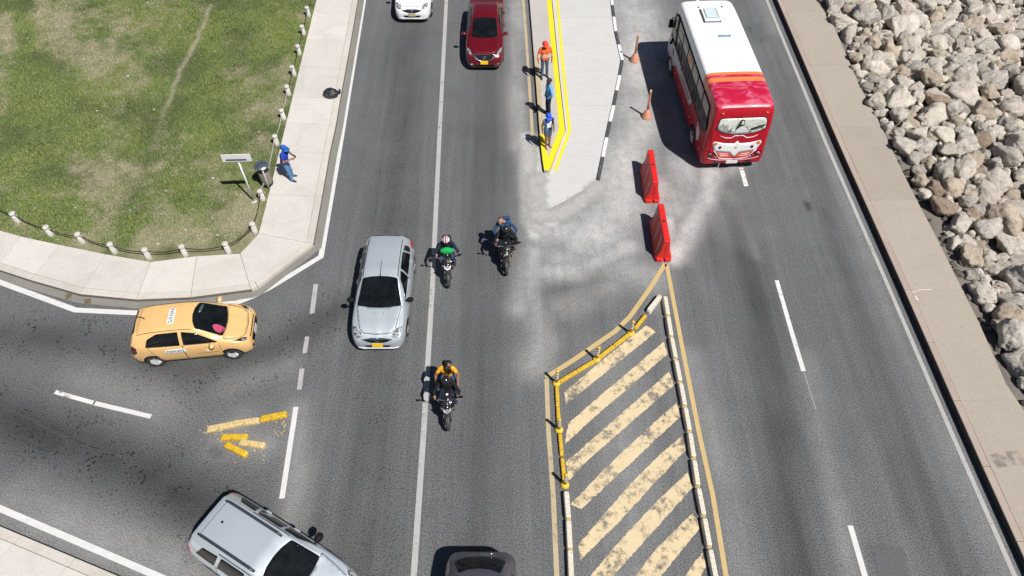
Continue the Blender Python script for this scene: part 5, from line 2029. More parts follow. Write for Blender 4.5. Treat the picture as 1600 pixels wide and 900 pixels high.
sh.patch('door_stripe', [(.22, .525), (.84, .535), (.84, .555), (.22, .545)], 'right', pm('brown_stripe', (.16, .09, .03), .6), .010)

# ---- silver estate-bodied 4x4
SUV_KEYS = [(2.16, .36, .58, .58, .54, .64, .44), (2.12, .30, .70, .70, .66, .78, .54), (2.02, .26, .82, .79, .75, .90, .62), (1.80, .25, .92, .86, .80, .99, .68), (1.40, .25, .98, .895, .83, 1.05, .71),
            (1.05, .25, 1.01, .905, .84, 1.10, .72), (.75, .25, 1.03, .91, .845, 1.27, .68), (.45, .25, 1.04, .91, .845, 1.46, .63), (.22, .25, 1.05, .91, .845, 1.57, .60), (-.1, .25, 1.06, .91, .845, 1.62, .595),
            (-.9, .25, 1.07, .91, .845, 1.62, .59), (-1.6, .25, 1.08, .905, .84, 1.585, .58), (-1.88, .27, 1.08, .89, .825, 1.54, .57), (-1.98, .30, 1.07, .875, .81, 1.38, .60), (-2.08, .36, 1.0, .85, .79, 1.12, .66),
            (-2.14, .42, .86, .80, .75, .92, .60), (-2.16, .50, .74, .72, .68, .80, .52)]
SUVP = car_paint('pale_silver_paint', (.60, .655, .695), .5, .36)
RAIL = pm('dark_blue_rail', (.030, .038, .05), .35, var=.1)


def make_suv(label, loc, rz, paint, name, back_dark=False):
    root = thing(name, label, 'car', loc, rz)
    sh = Shell(root, SUV_KEYS, car_section, paint)
    windows(sh, [(1.02, .645), (1.08, .32), (1.10, 0), (1.08, -.32), (1.02, -.645), (.32, -.55), (.25, -.27), (.23, 0), (.25, .27), (.32, .55)],
            [[(.78, 1.075), (.36, 1.40), (-.02, 1.49), (-.07, 1.09)], [(-.16, 1.095), (-.12, 1.495), (-.86, 1.49), (-.98, 1.10)], [(-1.09, 1.11), (-.97, 1.48), (-1.48, 1.43), (-1.70, 1.13)]],
            [(-1.925, .50), (-1.935, 0), (-1.925, -.50), (-2.06, -.56), (-2.07, 0), (-2.06, .56)])
    sh.patch('tailgate_glass', [(-.62, 1.10), (.62, 1.10), (.55, 1.44), (-.55, 1.44)], 'rear', GLASS, .010, rnd=.06)
    doors(sh, [[(.92, .40), (.86, 1.03), (-.09, 1.07), (-.11, .38)], [(-.14, .38), (-.13, 1.072), (-1.02, 1.085), (-.98, .60), (-.86, .38)]], [(.05, .97), (-.88, .985)], paint)
    bonnet(sh, [(1.0, .74), (1.085, .32), (1.10, 0), (1.085, -.32), (1.0, -.74), (1.84, -.62), (2.0, -.45), (2.03, 0), (2.0, .45), (1.84, .62)], paint)
    sh.both('headlight', [(2.10, .55), (2.06, .66), (1.92, .76), (1.70, .80), (1.80, .70), (1.98, .58)], LENS, .010, mode='top', rnd=.03)
    sh.patch('grille', [(-.5, .80), (.5, .80), (.44, .66), (-.44, .66)], 'front', RUBBER, .010, rnd=.03)
    plate(sh, 'front', '', PLATE_Y, 0, .55, .33, .16, .03)
    plate(sh, 'rear', '', PLATE_Y, 0, .80, .33, .16, .03)
    sh.both('tail_light', [(-1.94, .80), (-1.92, 1.10), (-2.04, 1.10), (-2.10, .80)], TAIL, .008, rnd=.03)
    for s in (1, -1):
        P = [sh.project(x, s * .485, 'top', .045 if 0 < i < 13 else .0) for i, x in enumerate(np.linspace(-1.75, .10, 14))]
        MB().tube(P, [.030] + [.036] * 12 + [.030], 8).build('roof_rail', [RAIL], root)
        P = [sh.project(x, s * .60, 'top', .004) for x in np.linspace(-.95, .22, 10)]
        MB().tube(P, .010, 5).build('door_seal', [RUBBER], root)
    q = sh.project(-1.42, .02, 'top', 0)
    MB().ball(q, (.035, .035, .03), 12, 6).build('aerial_base', [RUBBER], root)
    P = [sh.project(-1.70, y, 'top', .003) for y in np.linspace(-.50, .50, 9)]
    MB().tube(P, .006, 5).build('tailgate_gap', [GAP], root)
    sh.patch('rear_bumper', [(-.80, .36), (.80, .36), (.78, .62), (-.78, .62)], 'rear', RUBBER, .03, rnd=.05)
    arches(sh, 1.33, -1.34, .345, .40)
    for x in (1.33, -1.34):
        for s in (1, -1):
            make_wheel(root, x, s * .79, .345, .22, s)
    mirrors(sh, .70, .91, 1.10, RUBBER, (.10, .13, .11))
    wipers(sh, 1.05, .3, -.25, .92)
    return root, sh


make_suv('silver estate 4x4 with black roof rails turning at the bottom of the photo', (-5.99, 5.82, 0), R(-30.2), SUVP, 'estate_car')
CHARCOAL = car_paint('charcoal_violet_paint', (.085, .085, .105), .4, .36)
DARK_KEYS = SUV_KEYS[:11] + [(-1.10, .25, 1.05, .905, .84, 1.585, .585), (-1.42, .26, 1.05, .895, .83, 1.53, .575), (-1.56, .27, 1.05, .885, .82, 1.46, .60), (-1.80, .30, 1.04, .865, .80, 1.24, .66), (-1.95, .34, 1.0, .83, .77, 1.08, .66), (-2.04, .37, .95, .76, .70, 1.02, .60),
                              (-2.10, .42, .90, .66, .60, .95, .50), (-2.13, .50, .76, .52, .48, .82, .38)]
bk = thing('estate_car', 'dark grey car whose roof and rear show at the bottom edge of the photo', 'car', (-.83, 3.90, 0), R(-90.5))
sh = Shell(bk, DARK_KEYS, car_section, CHARCOAL)
sh.patch('rear_window', [(-1.40, .50), (-1.50, .27), (-1.53, 0), (-1.50, -.27), (-1.40, -.50), (-1.76, -.64), (-1.90, -.36), (-1.93, 0), (-1.90, .36), (-1.76, .64)], 'top', GLASS, .010, rnd=.05)
sh.patch('windscreen', [(1.02, .645), (1.08, .32), (1.10, 0), (1.08, -.32), (1.02, -.645), (.32, -.55), (.23, 0), (.32, .55)], 'top', GLASS, .008, rnd=.05)
for poly in [[(.78, 1.075), (.36, 1.40), (-.02, 1.49), (-.07, 1.09)], [(-.16, 1.095), (-.12, 1.495), (-.86, 1.49), (-.98, 1.10)], [(-1.09, 1.10), (-.97, 1.46), (-1.28, 1.40), (-1.50, 1.12)]]:
    sh.both('side_window', poly, GLASS, .011, rnd=.035)
doors(sh, [[(.92, .40), (.86, 1.03), (-.09, 1.07), (-.11, .38)], [(-.14, .38), (-.13, 1.072), (-1.02, 1.075), (-.98, .60), (-.86, .38)]], [(.05, .97), (-.88, .985)], CHARCOAL)
sh.both('headlight', [(2.10, .55), (2.06, .66), (1.92, .76), (1.70, .80), (1.80, .70), (1.98, .58)], LENS, .010, mode='top', rnd=.03)
sh.both('tail_light', [(-1.86, .78), (-1.84, .97), (-2.0, .97), (-2.05, .78)], TAIL_DARK, .008, rnd=.03)
P = [sh.project(-2.015, y, 'top', .012) for y in np.linspace(-.06, .30, 8)]
MB().tube(P, .016, 6).build('tailgate_trim', [CHROME], bk)
for s in (1, -1):
    P = [sh.project(x, s * .50, 'top', .04 if 0 < i < 13 else .0) for i, x in enumerate(np.linspace(-1.32, .10, 14))]
    MB().tube(P, [.030] + [.036] * 12 + [.030], 8).build('roof_rail', [RAIL], bk)
P = [sh.project(-1.24 - .03 * math.cos(y * 3), y, 'top', .003) for y in np.linspace(-.52, .52, 11)]
MB().tube(P, .006, 5).build('tailgate_gap', [GAP], bk)
arches(sh, 1.33, -1.34, .345, .40)
for x in (1.33, -1.34):
    for s in (1, -1):
        make_wheel(bk, x, s * .79, .345, .22, s)
mirrors(sh, .76, .91, 1.10, RUBBER, (.10, .13, .11))
plate(sh, 'front', '', PLATE_Y, 0, .55, .33, .16, .03)

# ------------------------------------------------------------------ bus
BL = 3.8
BUS_KEYS = [(BL, .55, 1.1, .82, .76, 1.5, .62), (BL - .04, .42, 1.25, .99, .93, 1.9, .76), (BL - .15, .36, 1.35, 1.11, 1.05, 2.35, .90), (BL - .35, .34, 1.4, 1.17, 1.12, 2.80, .99), (BL - .7, .33, 1.45, 1.19, 1.15, 2.98, 1.05),
            (BL - 1.4, .33, 1.45, 1.195, 1.165, 3.03, 1.06), (0, .33, 1.45, 1.20, 1.17, 3.04, 1.06), (-BL + 1.2, .33, 1.45, 1.20, 1.17, 3.03, 1.06), (-BL + .55, .33, 1.45, 1.20, 1.17, 3.0, 1.055),
            (-BL + .32, .34, 1.45, 1.195, 1.16, 2.96, 1.05), (-BL + .20, .34, 1.44, 1.185, 1.15, 2.90, 1.04), (-BL + .13, .34, 1.42, 1.17, 1.13, 2.80, 1.03), (-BL + .08, .34, 1.35, 1.14, 1.10, 2.60, 1.02), (-BL + .03, .35, 1.2, 1.09, 1.06, 2.0, 1.0), (-BL + .005, .36, 1.0, 1.05, 1.01, 1.4, .95), (-BL, .40, .80, 1.01, .98, .95, .92)]
BUSRED = car_paint('bus_red_paint', (.40, .002, .012), .0, .38, .2)
BUSWHITE = pm('bus_white_roof', (.80, .80, .80), .45, var=.03, dirt=(.68, .67, .66), dirt_amt=.3, scale=1.5)
BUSGREY = pm('bus_pale_side', (.50, .51, .53), .4, var=.06)
ORANGE = pm('bus_orange_stripe', (.72, .20, .06), .4, var=.06)
FADED = NT('sun_faded_red')
p = FADED.coord()
mp = FADED.new('Mapping')
mp.inputs['Scale'].default_value = (1.0, .55, 1)
FADED.link(p, mp.inputs[0])
n = FADED.noise(mp.outputs[0], 2.6, 5, .62, .8)
FADED.base(FADED.mix(FADED.ramp(n, .45, .68), (.44, .006, .038), (.60, .13, .20)))
FADED.set(Roughness=.4, Coat_Weight=.3)
SIDEGLASS = NT('bus_side_glass')
p = SIDEGLASS.coord()
SIDEGLASS.base(SIDEGLASS.mix(SIDEGLASS.ramp(SIDEGLASS.noise(p, 1.6, 3), .4, .62), (.085, .075, .065), (.15, .105, .095)))
SIDEGLASS.set(Roughness=.10, Specular_IOR_Level=.6)
SIDEGLASS2 = NT('bus_lower_glass')
p = SIDEGLASS2.coord()
SIDEGLASS2.base(SIDEGLASS2.mix(SIDEGLASS2.ramp(SIDEGLASS2.noise(p, 2.3, 3), .42, .6), (.045, .043, .04), (.16, .155, .14)))
SIDEGLASS2.set(Roughness=.10, Specular_IOR_Level=.6)
bus = thing('bus', 'red and white bus seen from behind, with a white roof and orange stripes', 'bus', (8.22, 24.58, 0), R(92.4))
sh = Shell(bus, BUS_KEYS, bus_section, BUSRED, .08)


def split_part(sh, name, mat, test):
    """Take the faces that pass the test out of the body and make a part of its own of them."""
    bm = bmesh.new()
    bm.from_mesh(sh.body.data)
    rest = bm.copy()
    bm.faces.ensure_lookup_table()
    rest.faces.ensure_lookup_table()
    hit = [test(f.calc_center_median()) for f in bm.faces]
    bmesh.ops.delete(bm, geom=[f for f, h in zip(bm.faces[:], hit) if not h], context='FACES')
    bmesh.ops.delete(rest, geom=[f for f, h in zip(rest.faces[:], hit) if h], context='FACES')
    me = bpy.data.meshes.new(name)
    bm.to_mesh(me)
    rest.to_mesh(sh.body.data)
    bm.free()
    rest.free()
    me.polygons.foreach_set('use_smooth', [True] * len(me.polygons))
    return make_obj(name, me, [mat], sh.root)


split_part(sh, 'roof', BUSWHITE, lambda c: c.z > 2.56 and -1.74 < c.x < 3.45)
split_part(sh, 'roof_stripe', ORANGE, lambda c: c.z > 2.56 and -1.92 < c.x < -1.74)
split_part(sh, 'roof_panel', FADED.m, lambda c: c.z > 2.56 and -2.11 < c.x < -1.92)
split_part(sh, 'roof_stripe', ORANGE, lambda c: c.z > 2.56 and -2.35 < c.x < -2.11)
split_part(sh, 'rear_roof', FADED.m, lambda c: c.z > 2.86 and -3.62 < c.x < -2.35)
hat = MB().box((1.95, .12, 3.085), (.86, .62, .09)).build('roof_hatch', [BUSWHITE], bus, .03, 2)
MB().box((1.95, .12, 3.05), (.94, .70, .025)).build('hatch_seal', [DGREY], hat)
MB().box((2.0, .10, 3.135), (.62, .46, .045)).build('hatch_lid', [pm('hatch_lid_white', (.50, .60, .62), .4)], hat, .02, 2)
MB().box((2.0, .10, 3.125), (.68, .52, .03)).build('lid_seal', [pm('grey_seal', (.22, .24, .25), .6)], hat)
for y in (.45, -.50):
    MB().ball((2.6, y, 3.03), (.05, .04, .04), 8, 5).build('roof_vent', [DGREY], bus)
BLUEINK = pm('blue_roof_print', (.09, .24, .36), .6, var=.5, scale=18)
for k, (y0, y1) in enumerate([(.12, -.02), (-.04, -.15), (-.17, -.26), (-.28, -.38)]):
    sh.patch('roof_print', [(.46, y0), (.46, y1), (.60, y1 - .01), (.60, y0 - .01)], 'top', BLUEINK, .012, rnd=.03)
# long window band on both sides, each pane its own
for md in ('left', 'right'):
    sh.patch('window_band', [(-3.42, 1.62), (-3.50, 1.95), (-3.20, 2.60), (2.75, 2.64), (3.25, 2.40), (3.42, 1.75), (3.30, 1.42), (-3.05, 1.42)], md, RUBBER, .010, rnd=.12)
    edges = np.linspace(-3.28, 2.35, 7)
    for x0, x1 in zip(edges, edges[1:]):
        xm = (x0 + x1) / 2
        sl = .16
        sh.patch('window_pane', [(x0 + .05, 2.06), (x1 - .06, 2.06), (x1 - .06 + sl * .8, 2.54), (x0 + .05 + sl * .8, 2.54)], md, SIDEGLASS.m, .016, rnd=.04)
        sh.patch('window_pane', [(x0 + .04 - sl, 1.50), (xm - .03 - sl, 1.50), (xm - .03, 2.01), (x0 + .05, 2.01)], md, SIDEGLASS2.m, .016, rnd=.03)
        sh.patch('window_pane', [(xm + .02 - sl, 1.50), (x1 - .06 - sl, 1.50), (x1 - .06, 2.01), (xm + .02, 2.01)], md, SIDEGLASS2.m, .016, rnd=.03)
    sh.patch('window_pane', [(2.62, 2.0), (3.15, 1.98), (3.05, 2.42), (2.72, 2.52)], md, SIDEGLASS.m, .016, rnd=.04)
    sh.patch('window_pane', [(2.45, 1.50), (3.25, 1.55), (3.20, 1.93), (2.58, 1.95)], md, GLASS, .016, rnd=.04)
    sh.patch('side_panel', [(-1.05, 1.02), (-1.30, 1.36), (3.40, 1.36), (3.52, .95), (3.35, .60), (2.1, .66), (1.6, .95)], md, BUSGREY, .008, rnd=.04)
    sg_ = 1 if md == 'left' else -1
    lt = sh.patch('side_sign', [(-1.0, 1.08), (-1.15, 1.33), (1.15, 1.33), (1.15, 1.08)], md, BUSGREY, .011)
    lettering('Cootransur', .40, pm('red_lettering', (.36, .006, .012), .5), lt, lambda u, v, md=md, sg_=sg_: sh.project(.02 - sg_ * u, 1.205 + v, md, .016))
    fl = [(-2.55, 1.05), (-2.42, 1.30), (-2.50, 1.34), (-2.62, 1.16), (-2.70, 1.32), (-2.78, 1.28), (-2.72, 1.10), (-2.95, 1.20), (-2.98, 1.12), (-2.80, 1.0), (-3.05, .92), (-3.0, .86), (-2.75, .93), (-2.85, .75), (-2.78, .74), (-2.62, .95)]
    sh.patch('side_flourish', fl, md, pm('bus_white_print', (.66, .64, .66), .5), .009)
    sh.patch('side_emblem', [(2.2, 1.02), (2.42, 1.0), (2.62, 1.14), (2.50, 1.20), (2.30, 1.16)], md, pm('teal_print', (.05, .12, .12), .5), .011, rnd=.04)
    for x in np.linspace(-3.3, 2.4, 7):
        q = sh.project(x, .72, md, .008)
        MB().ball(q, (.04, .02, .03), 8, 5).build('side_marker', [pm('pale_marker', (.55, .50, .45), .4)], bus)
# rear face
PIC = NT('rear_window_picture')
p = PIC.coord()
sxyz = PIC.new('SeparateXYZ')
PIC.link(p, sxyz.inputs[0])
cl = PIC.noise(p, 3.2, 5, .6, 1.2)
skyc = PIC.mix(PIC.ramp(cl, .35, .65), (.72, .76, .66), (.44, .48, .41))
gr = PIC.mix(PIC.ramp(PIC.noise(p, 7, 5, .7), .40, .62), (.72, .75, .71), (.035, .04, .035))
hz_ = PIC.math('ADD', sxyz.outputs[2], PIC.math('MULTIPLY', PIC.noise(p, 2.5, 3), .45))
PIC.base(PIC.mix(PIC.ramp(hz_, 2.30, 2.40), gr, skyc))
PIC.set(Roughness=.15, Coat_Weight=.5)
sh.patch('rear_window', [(-.88, 2.400), (-.80, 2.502), (.80, 2.502), (.88, 2.439), (.93, 1.994), (.60, 1.816), (.2, 1.740), (-.2, 1.740), (-.60, 1.816), (-.93, 1.994)], 'rear', RUBBER, .008, rnd=.05)
rw = sh.patch('window_picture', [(-.85, 2.388), (-.78, 2.470), (.78, 2.470), (.85, 2.413), (.895, 2.019), (.59, 1.848), (.2, 1.772), (-.2, 1.772), (-.59, 1.848), (-.895, 2.019)], 'rear', PIC.m, .013, rnd=.05)
FIG_D = pm('picture_dark_ink', (.03, .032, .028), .3, var=.4, scale=12)
FIG_L = pm('picture_pale_ink', (.58, .60, .55), .3, var=.15, scale=10)
# print on the window: a plain standing figure in pale clothes with dark surroundings
sh.patch('picture_print', [(.24, 1.969), (.17, 2.146), (.11, 2.388), (.03, 2.445), (-.06, 2.400), (-.09, 2.172), (-.02, 2.096), (.08, 2.083), (.15, 1.994)], 'rear', FIG_D, .0155, parent=rw, rnd=.05)
sh.patch('picture_print', [(.20, 1.816), (.16, 1.969), (.06, 2.108), (-.06, 2.121), (-.22, 1.994), (-.30, 1.842)], 'rear', FIG_L, .018, parent=rw, rnd=.05)
sh.patch('picture_print', [(.045, 2.184), (.05, 2.324), (0, 2.375), (-.05, 2.324), (-.045, 2.184)], 'rear', FIG_L, .018, parent=rw, rnd=.04)
sh.patch('picture_print', [(-.30, 1.994), (-.60, 2.121), (-.86, 2.197), (-.86, 2.121), (-.62, 2.019), (-.40, 1.918)], 'rear', FIG_D, .0155, parent=rw, rnd=.04)
sh.patch('picture_print', [(.85, 2.083), (.70, 2.299), (.62, 2.172), (.5, 2.223), (.46, 1.956), (.6, 1.892), (.84, 2.019)], 'rear', pm('picture_grey_ink', (.30, .33, .31), .3, var=.5, scale=9), .0155, parent=rw, rnd=.04)
BWHITE = pm('bus_rear_white', (.76, .75, .75), .35, var=.04)
wp = sh.patch('rear_white_panel', [(-.92, 1.36), (-.86, 1.46), (-.45, 1.36), (-.10, 1.34), (0, 1.47), (.10, 1.34), (.45, 1.36), (.86, 1.46), (.92, 1.36), (.80, 1.05), (.70, .98), (.16, .90), (0, .70), (-.16, .90), (-.70, .98), (-.80, 1.05)], 'rear', BWHITE, .010, rnd=.03)
OR2 = pm('bus_rear_orange_red', (.66, .07, .035), .35)
for s in (1, -1):
    og = sh.patch('rear_orange_panel', [(s * y, z) for y, z in [(.70, .96), (.17, .88), (.02, .68), (.50, .66), (.58, .82)]], 'rear', OR2, .009, rnd=.02)
    for k in range(2):
        sh.patch('rear_pinstripe', [(s * y, z - .09 * k) for y, z in [(.58 - .05 * k, .885), (.24 - .06 * k, .855), (.24 - .06 * k, .838), (.58 - .05 * k, .862)]], 'rear', BWHITE, .014, parent=og)
    P = [sh.project(s * y, z, 'rear', .010) for y, z in [(.80, 1.04), (.66, .86), (.54, .67), (.30, .62), (0, .61)]]
    MB().tube(P, .014, 6).build('rear_moulding', [BWHITE], bus)
    P = [sh.project(s * y, z, 'rear', .010) for y, z in [(.98, .70), (.80, .62), (.5, .57), (0, .555)]]
    MB().tube(P, .016, 6).build('rear_moulding', [pm('pink_moulding', (.66, .30, .36), .4)], bus)
    P = [sh.project(s * y, z, 'rear', .010) for y, z in [(.70, 1.72), (.50, 1.62), (.30, 1.60), (.20, 1.66), (.17, 1.70), (0, 1.71)]]
    MB().tube(P, [.008, .016, .022, .022, .02, .02], 6).build('rear_badge_wing', [pm('pale_pink_trim', (.66, .45, .50), .4)], bus)
    for y, z, r, m in [(.80, 1.36, .075, AMBER_L), (.60, 1.18, .065, TAIL_DARK), (.86, .80, .085, TAIL_DARK), (.74, .74, .075, TAIL), (.92, .86, .05, LENS), (.66, .70, .04, LENS), (.62, .48, .075, TAIL_DARK)]:
        lm = sh.patch('tail_light', circle(s * y, z, r, 18), 'rear', m, .018)
    q = sh.project(s * .80, 2.68, 'rear', .01)
    MB().ball(q, (.03, .05, .03), 10, 6).build('marker_light', [AMBER_L], bus)
sh.patch('rear_crest', circle(0, 1.17, .06, 16), 'rear', pm('tan_crest', (.55, .42, .26), .5), .014)
plate(sh, 'rear', '', PLATE_W, 0, .47, .44, .15, .02)
# front screen, wheels, mirrors
sh.patch('windscreen', [(-.80, 1.55), (.80, 1.55), (.70, 2.45), (-.70, 2.45)], 'front', GLASS, .010, rnd=.1)
for s, md in ((1, 'left'), (-1, 'right')):
    for x in (2.45, -2.25):
        arc = [(x + .50 * math.cos(t), max(.36, .42 + .50 * math.sin(t))) for t in np.linspace(-.2, math.pi + .2, 24)]
        sh.patch('wheel_arch', arc, md, RUBBER, .005)
        make_wheel(bus, x, s * 1.085, .42, .26, s, 8)
    m = MB().tube([(3.40, s * 1.02, 2.05), (3.46, s * 1.18, 2.08), (3.46, s * 1.20, 1.98)], .022, 8)
    ar = m.build('mirror_arm', [RUBBER], bus)
    MB().box((3.46, s * 1.21, 1.80), (.12, .18, .36)).build('mirror', [RUBBER], ar, .03, 2)
    MB().tube([sh.project(2.85, 1.45, md, .02), sh.project(2.85, 1.45, md, .02) + Vector((0.05, s * .06, -.25))], .05, 8).build('side_mirror', [RUBBER], bus)
MB().tube([(-BL + .02, .45, .36), (-BL - .02, .46, .06)], .008, 5).build('ground_strap', [BWHITE], bus)

# ------------------------------------------------------------------ people
SKIN = {}


def skin(name, col):
    k = NT(name)
    n = k.noise(k.coord(), 14, 4)
    k.base(k.mix(k.ramp(n, .3, .7), col, tuple(x * .82 for x in col)))
    k.set(Roughness=.55, Specular_IOR_Level=.35)
    k.b.inputs['Subsurface Weight'].default_value = .05
    return k.m


def cloth(name, col, var=.18, scale=9.0, rough=.85):
    k = NT(name)
    p = k.coord()
    n, w = k.noise(p, scale, 5, .62, .8), k.noise(p, 160, 2)
    c = k.mix(k.ramp(n, .3, .7), tuple(x * (1 - var) for x in col), tuple(min(1, x * (1 + var)) for x in col))
    c = k.mix(k.ramp(w, .35, .65, 0, .25), c, tuple(x * .7 for x in col))
    k.base(c)
    k.set(Roughness=rough, Specular_IOR_Level=.25)
    k.bump(n, .6, .03)
    return k.m


SKIN_D = skin('deep_brown_skin', (.115, .055, .034))
SKIN_M = skin('brown_skin', (.26, .125, .078))
SKIN_L = skin('light_brown_skin', (.40, .215, .145))
HAIR = pm('black_hair', (.010, .008, .007), .5, var=.4, scale=60)
EYE_W = pm('eye_white', (.55, .53, .5), .25)
LIP = pm('lips', (.20, .075, .06), .5)


def capsule(m, A, B, ra, rb, ns=14, nr=5):
    A, B = Vector(A), Vector(B)
    d = B - A
    L = d.length
    if L < 1e-5:
        d = Vector((0, 0, 1))
    q = d.to_track_quat('Z', 'Y').to_matrix().to_4x4()
    prof = [(0.0, -ra)]
    for k in range(1, nr + 1):
        t = -math.pi / 2 + math.pi / 2 * k / nr
        prof.append((ra * math.cos(t), ra * math.sin(t)))
    for k in range(0, nr):
        t = math.pi / 2 * k / nr
        prof.append((rb * math.cos(t), L + rb * math.sin(t)))
    prof.append((0.0, L + rb))
    v, f = [], []
    v.append((0, 0, -ra))
    for r, h in prof[1:-1]:
        for i in range(ns):
            a = 2 * math.pi * i / ns
            v.append((r * math.cos(a), r * math.sin(a), h))
    v.append((0, 0, L + rb))
    n = len(prof) - 2
    for i in range(ns):
        j = (i + 1) % ns
        f.append((0, 1 + j, 1 + i))
        for k in range(n - 1):
            f.append((1 + k * ns + i, 1 + k * ns + j, 1 + (k + 1) * ns + j, 1 + (k + 1) * ns + i))
        f.append((1 + (n - 1) * ns + i, 1 + (n - 1) * ns + j, len(v) - 1))
    m.add(v, f, 0, True, Matrix.Translation(A) @ q)


def lerp(a, b, t):
    return Vector(a) * (1 - t) + Vector(b) * t


def build_body(name, caps, zones, parent, voxel=.0105, override=None):
    """caps: (A, B, ra, rb, zone). One continuous skin grown over all of them, coloured by the nearest limb."""
    m = MB()
    for A, B, ra, rb, z in caps:
        capsule(m, A, B, ra, rb)
    tmp = m.build('body_source', [])
    md = tmp.modifiers.new('r', 'REMESH')
    md.mode = 'VOXEL'
    md.voxel_size = voxel
    md.adaptivity = 0
    ms = tmp.modifiers.new('s', 'SMOOTH')
    ms.factor = .5
    ms.iterations = 2
    dg = bpy.context.evaluated_depsgraph_get()
    me = bpy.data.meshes.new_from_object(tmp.evaluated_get(dg))
    old = tmp.data
    bpy.data.objects.remove(tmp)
    bpy.data.meshes.remove(old)
    me.name = name
    n = len(me.polygons)
    C = np.zeros(n * 3, np.float32)
    me.polygons.foreach_get('center', C)
    C = C.reshape(-1, 3)
    best = np.full(n, 1e9)
    zi = np.zeros(n, np.int32)
    keys = list(zones.keys())
    for A, B, ra, rb, z in caps:
        A, B = np.array(A), np.array(B)
        d = B - A
        L2 = max(1e-9, d @ d)
        t = np.clip(((C - A) @ d) / L2, 0, 1)
        dist = np.linalg.norm(C - A - t[:, None] * d, axis=1) - (ra + (rb - ra) * t)
        w = dist < best
        best[w] = dist[w]
        zi[w] = keys.index(z)
    if override:
        zi = override(C, zi, keys)
    me.materials.clear()
    for k in keys:
        me.materials.append(zones[k])
    me.polygons.foreach_set('material_index', zi.astype(np.int32))
    me.polygons.foreach_set('use_smooth', [True] * n)
    return make_obj(name, me, None, parent)


def hand(caps, W, D, side, curl=.5, palmn=None, grip=None, z='skin'):
    """Palm, four unequal fingers and a thumb. W wrist, D direction of the hand, palmn the way the palm faces."""
    W, D = Vector(W), Vector(D).normalized()
    N = Vector(palmn or (0, 0, -1))
    N = (N - D * N.dot(D)).normalized()
    S = D.cross(N).normalized() * side      # towards the thumb
    K = W + D * .085
    for o in (-.024, -.008, .008, .024):
        capsule_end = K + S * o
        caps.append((W + S * o * .6 + D * .01, capsule_end, .017, .013, z))
    for o, L in ((.027, .068), (.009, .076), (-.009, .070), (-.026, .055)):
        a = K + S * o
        d1 = (D * math.cos(curl) + N * math.sin(curl))
        b = a + d1 * L * .52
        d2 = (D * math.cos(curl * 2.3) + N * math.sin(curl * 2.3))
        c = b + d2 * L * .48
        caps.append((a, b, .0095, .0085, z))
        caps.append((b, c, .0085, .0072, z))
    ta = W + S * .022 + D * .025
    tb = ta + (S * .75 + D * .6 + N * .25).normalized() * .038
    tc = tb + (S * .15 + D * .8 + N * .55).normalized() * .030
    caps.append((ta, tb, .013, .010, z))
    caps.append((tb, tc, .010, .0085, z))


def face(root, caps, H, fw, r=1.0, z='skin', helmet=False):
    """Skull, jaw, nose and ears on the body; eyes and mouth as small parts. fw: the way the face looks."""
    H = Vector(H)
    fw = Vector(fw).normalized()
    lf = Vector((0, 0, 1)).cross(fw).normalized()
    up = fw.cross(lf).normalized()
    caps.append((H + up * .03 - fw * .018, H + up * .025 + fw * .012, .088 * r, .083 * r, z))
    caps.append((H - up * .045 + fw * .035, H - up * .075 + fw * .05, .058 * r, .042 * r, z))
    caps.append((H - up * .01 + fw * .088, H - up * .032 + fw * .108, .010, .016, z))
    caps.append((H + up * .012 + fw * .078 - lf * .03, H + up * .012 + fw * .078 + lf * .03, .020, .020, z))
    for s in (1, -1):
        caps.append((H + lf * s * .085 + up * .02, H + lf * s * .088 - up * .022, .016, .011, z))
    if helmet:
        return
    m = MB()
    for s in (1, -1):
        m.ball(H + fw * .088 + lf * s * .031 - up * .002, .011, 10, 6)
    m.build('eyes', [EYE_W], root)
    m = MB()
    m.tube([H + fw * .094 - up * .062 + lf * .022, H + fw * .102 - up * .060, H + fw * .094 - up * .062 - lf * .022], .006, 6)
    m.build('mouth', [LIP], root)
    m = MB()
    for s in (1, -1):
        m.tube([H + fw * .092 + up * .022 + lf * s * .018, H + fw * .088 + up * .028 + lf * s * .042], .005, 5)
    m.build('eyebrows', [HAIR], root)


def frame_of(H, fw):
    fw = Vector(fw).normalized()
    lf = Vector((0, 0, 1)).cross(fw).normalized()
    up = fw.cross(lf).normalized()
    M = Matrix((fw, lf, up)).transposed().to_4x4()
    M.translation = Vector(H)
    return M


def trunk(caps, P, Cc, w_hip=.10, w_sh=.17, girth=1.0, top='shirt', bot='trousers', neck=None, N=None, belly=.0, fw=(1, 0, 0)):
    """Pelvis to shoulders; P pelvis centre, Cc chest centre (between the shoulders)."""
    P, Cc, fw = Vector(P), Vector(Cc), Vector(fw)
    lf = Vector((0, 1, 0))
    caps.append((P + lf * w_hip * .75, P - lf * w_hip * .75, .112 * girth, .112 * girth, bot))
    W = P * .62 + Cc * .38
    caps.append((P + lf * .055, W + lf * .055, .115 * girth, .108 * girth, bot if (W - P).length < .05 else top))
    caps.append((P - lf * .055, W - lf * .055, .115 * girth, .108 * girth, top))
    Ch = P * .25 + Cc * .75
    for s in (1, -1):
        caps.append((W + lf * .05 * s, Ch + lf * .085 * s, .108 * girth, .112 * girth, top))
        caps.append((Ch + lf * .085 * s, Cc + lf * (w_sh - .035) * s + Vector((0, 0, -.015)), .108 * girth, .068, top))
    caps.append((Cc + lf * (w_sh - .02), Cc - lf * (w_sh - .02), .062, .062, top))
    if belly:
        caps.append((W + fw * belly + lf * .04, W + fw * belly - lf * .04, .10, .10, top))


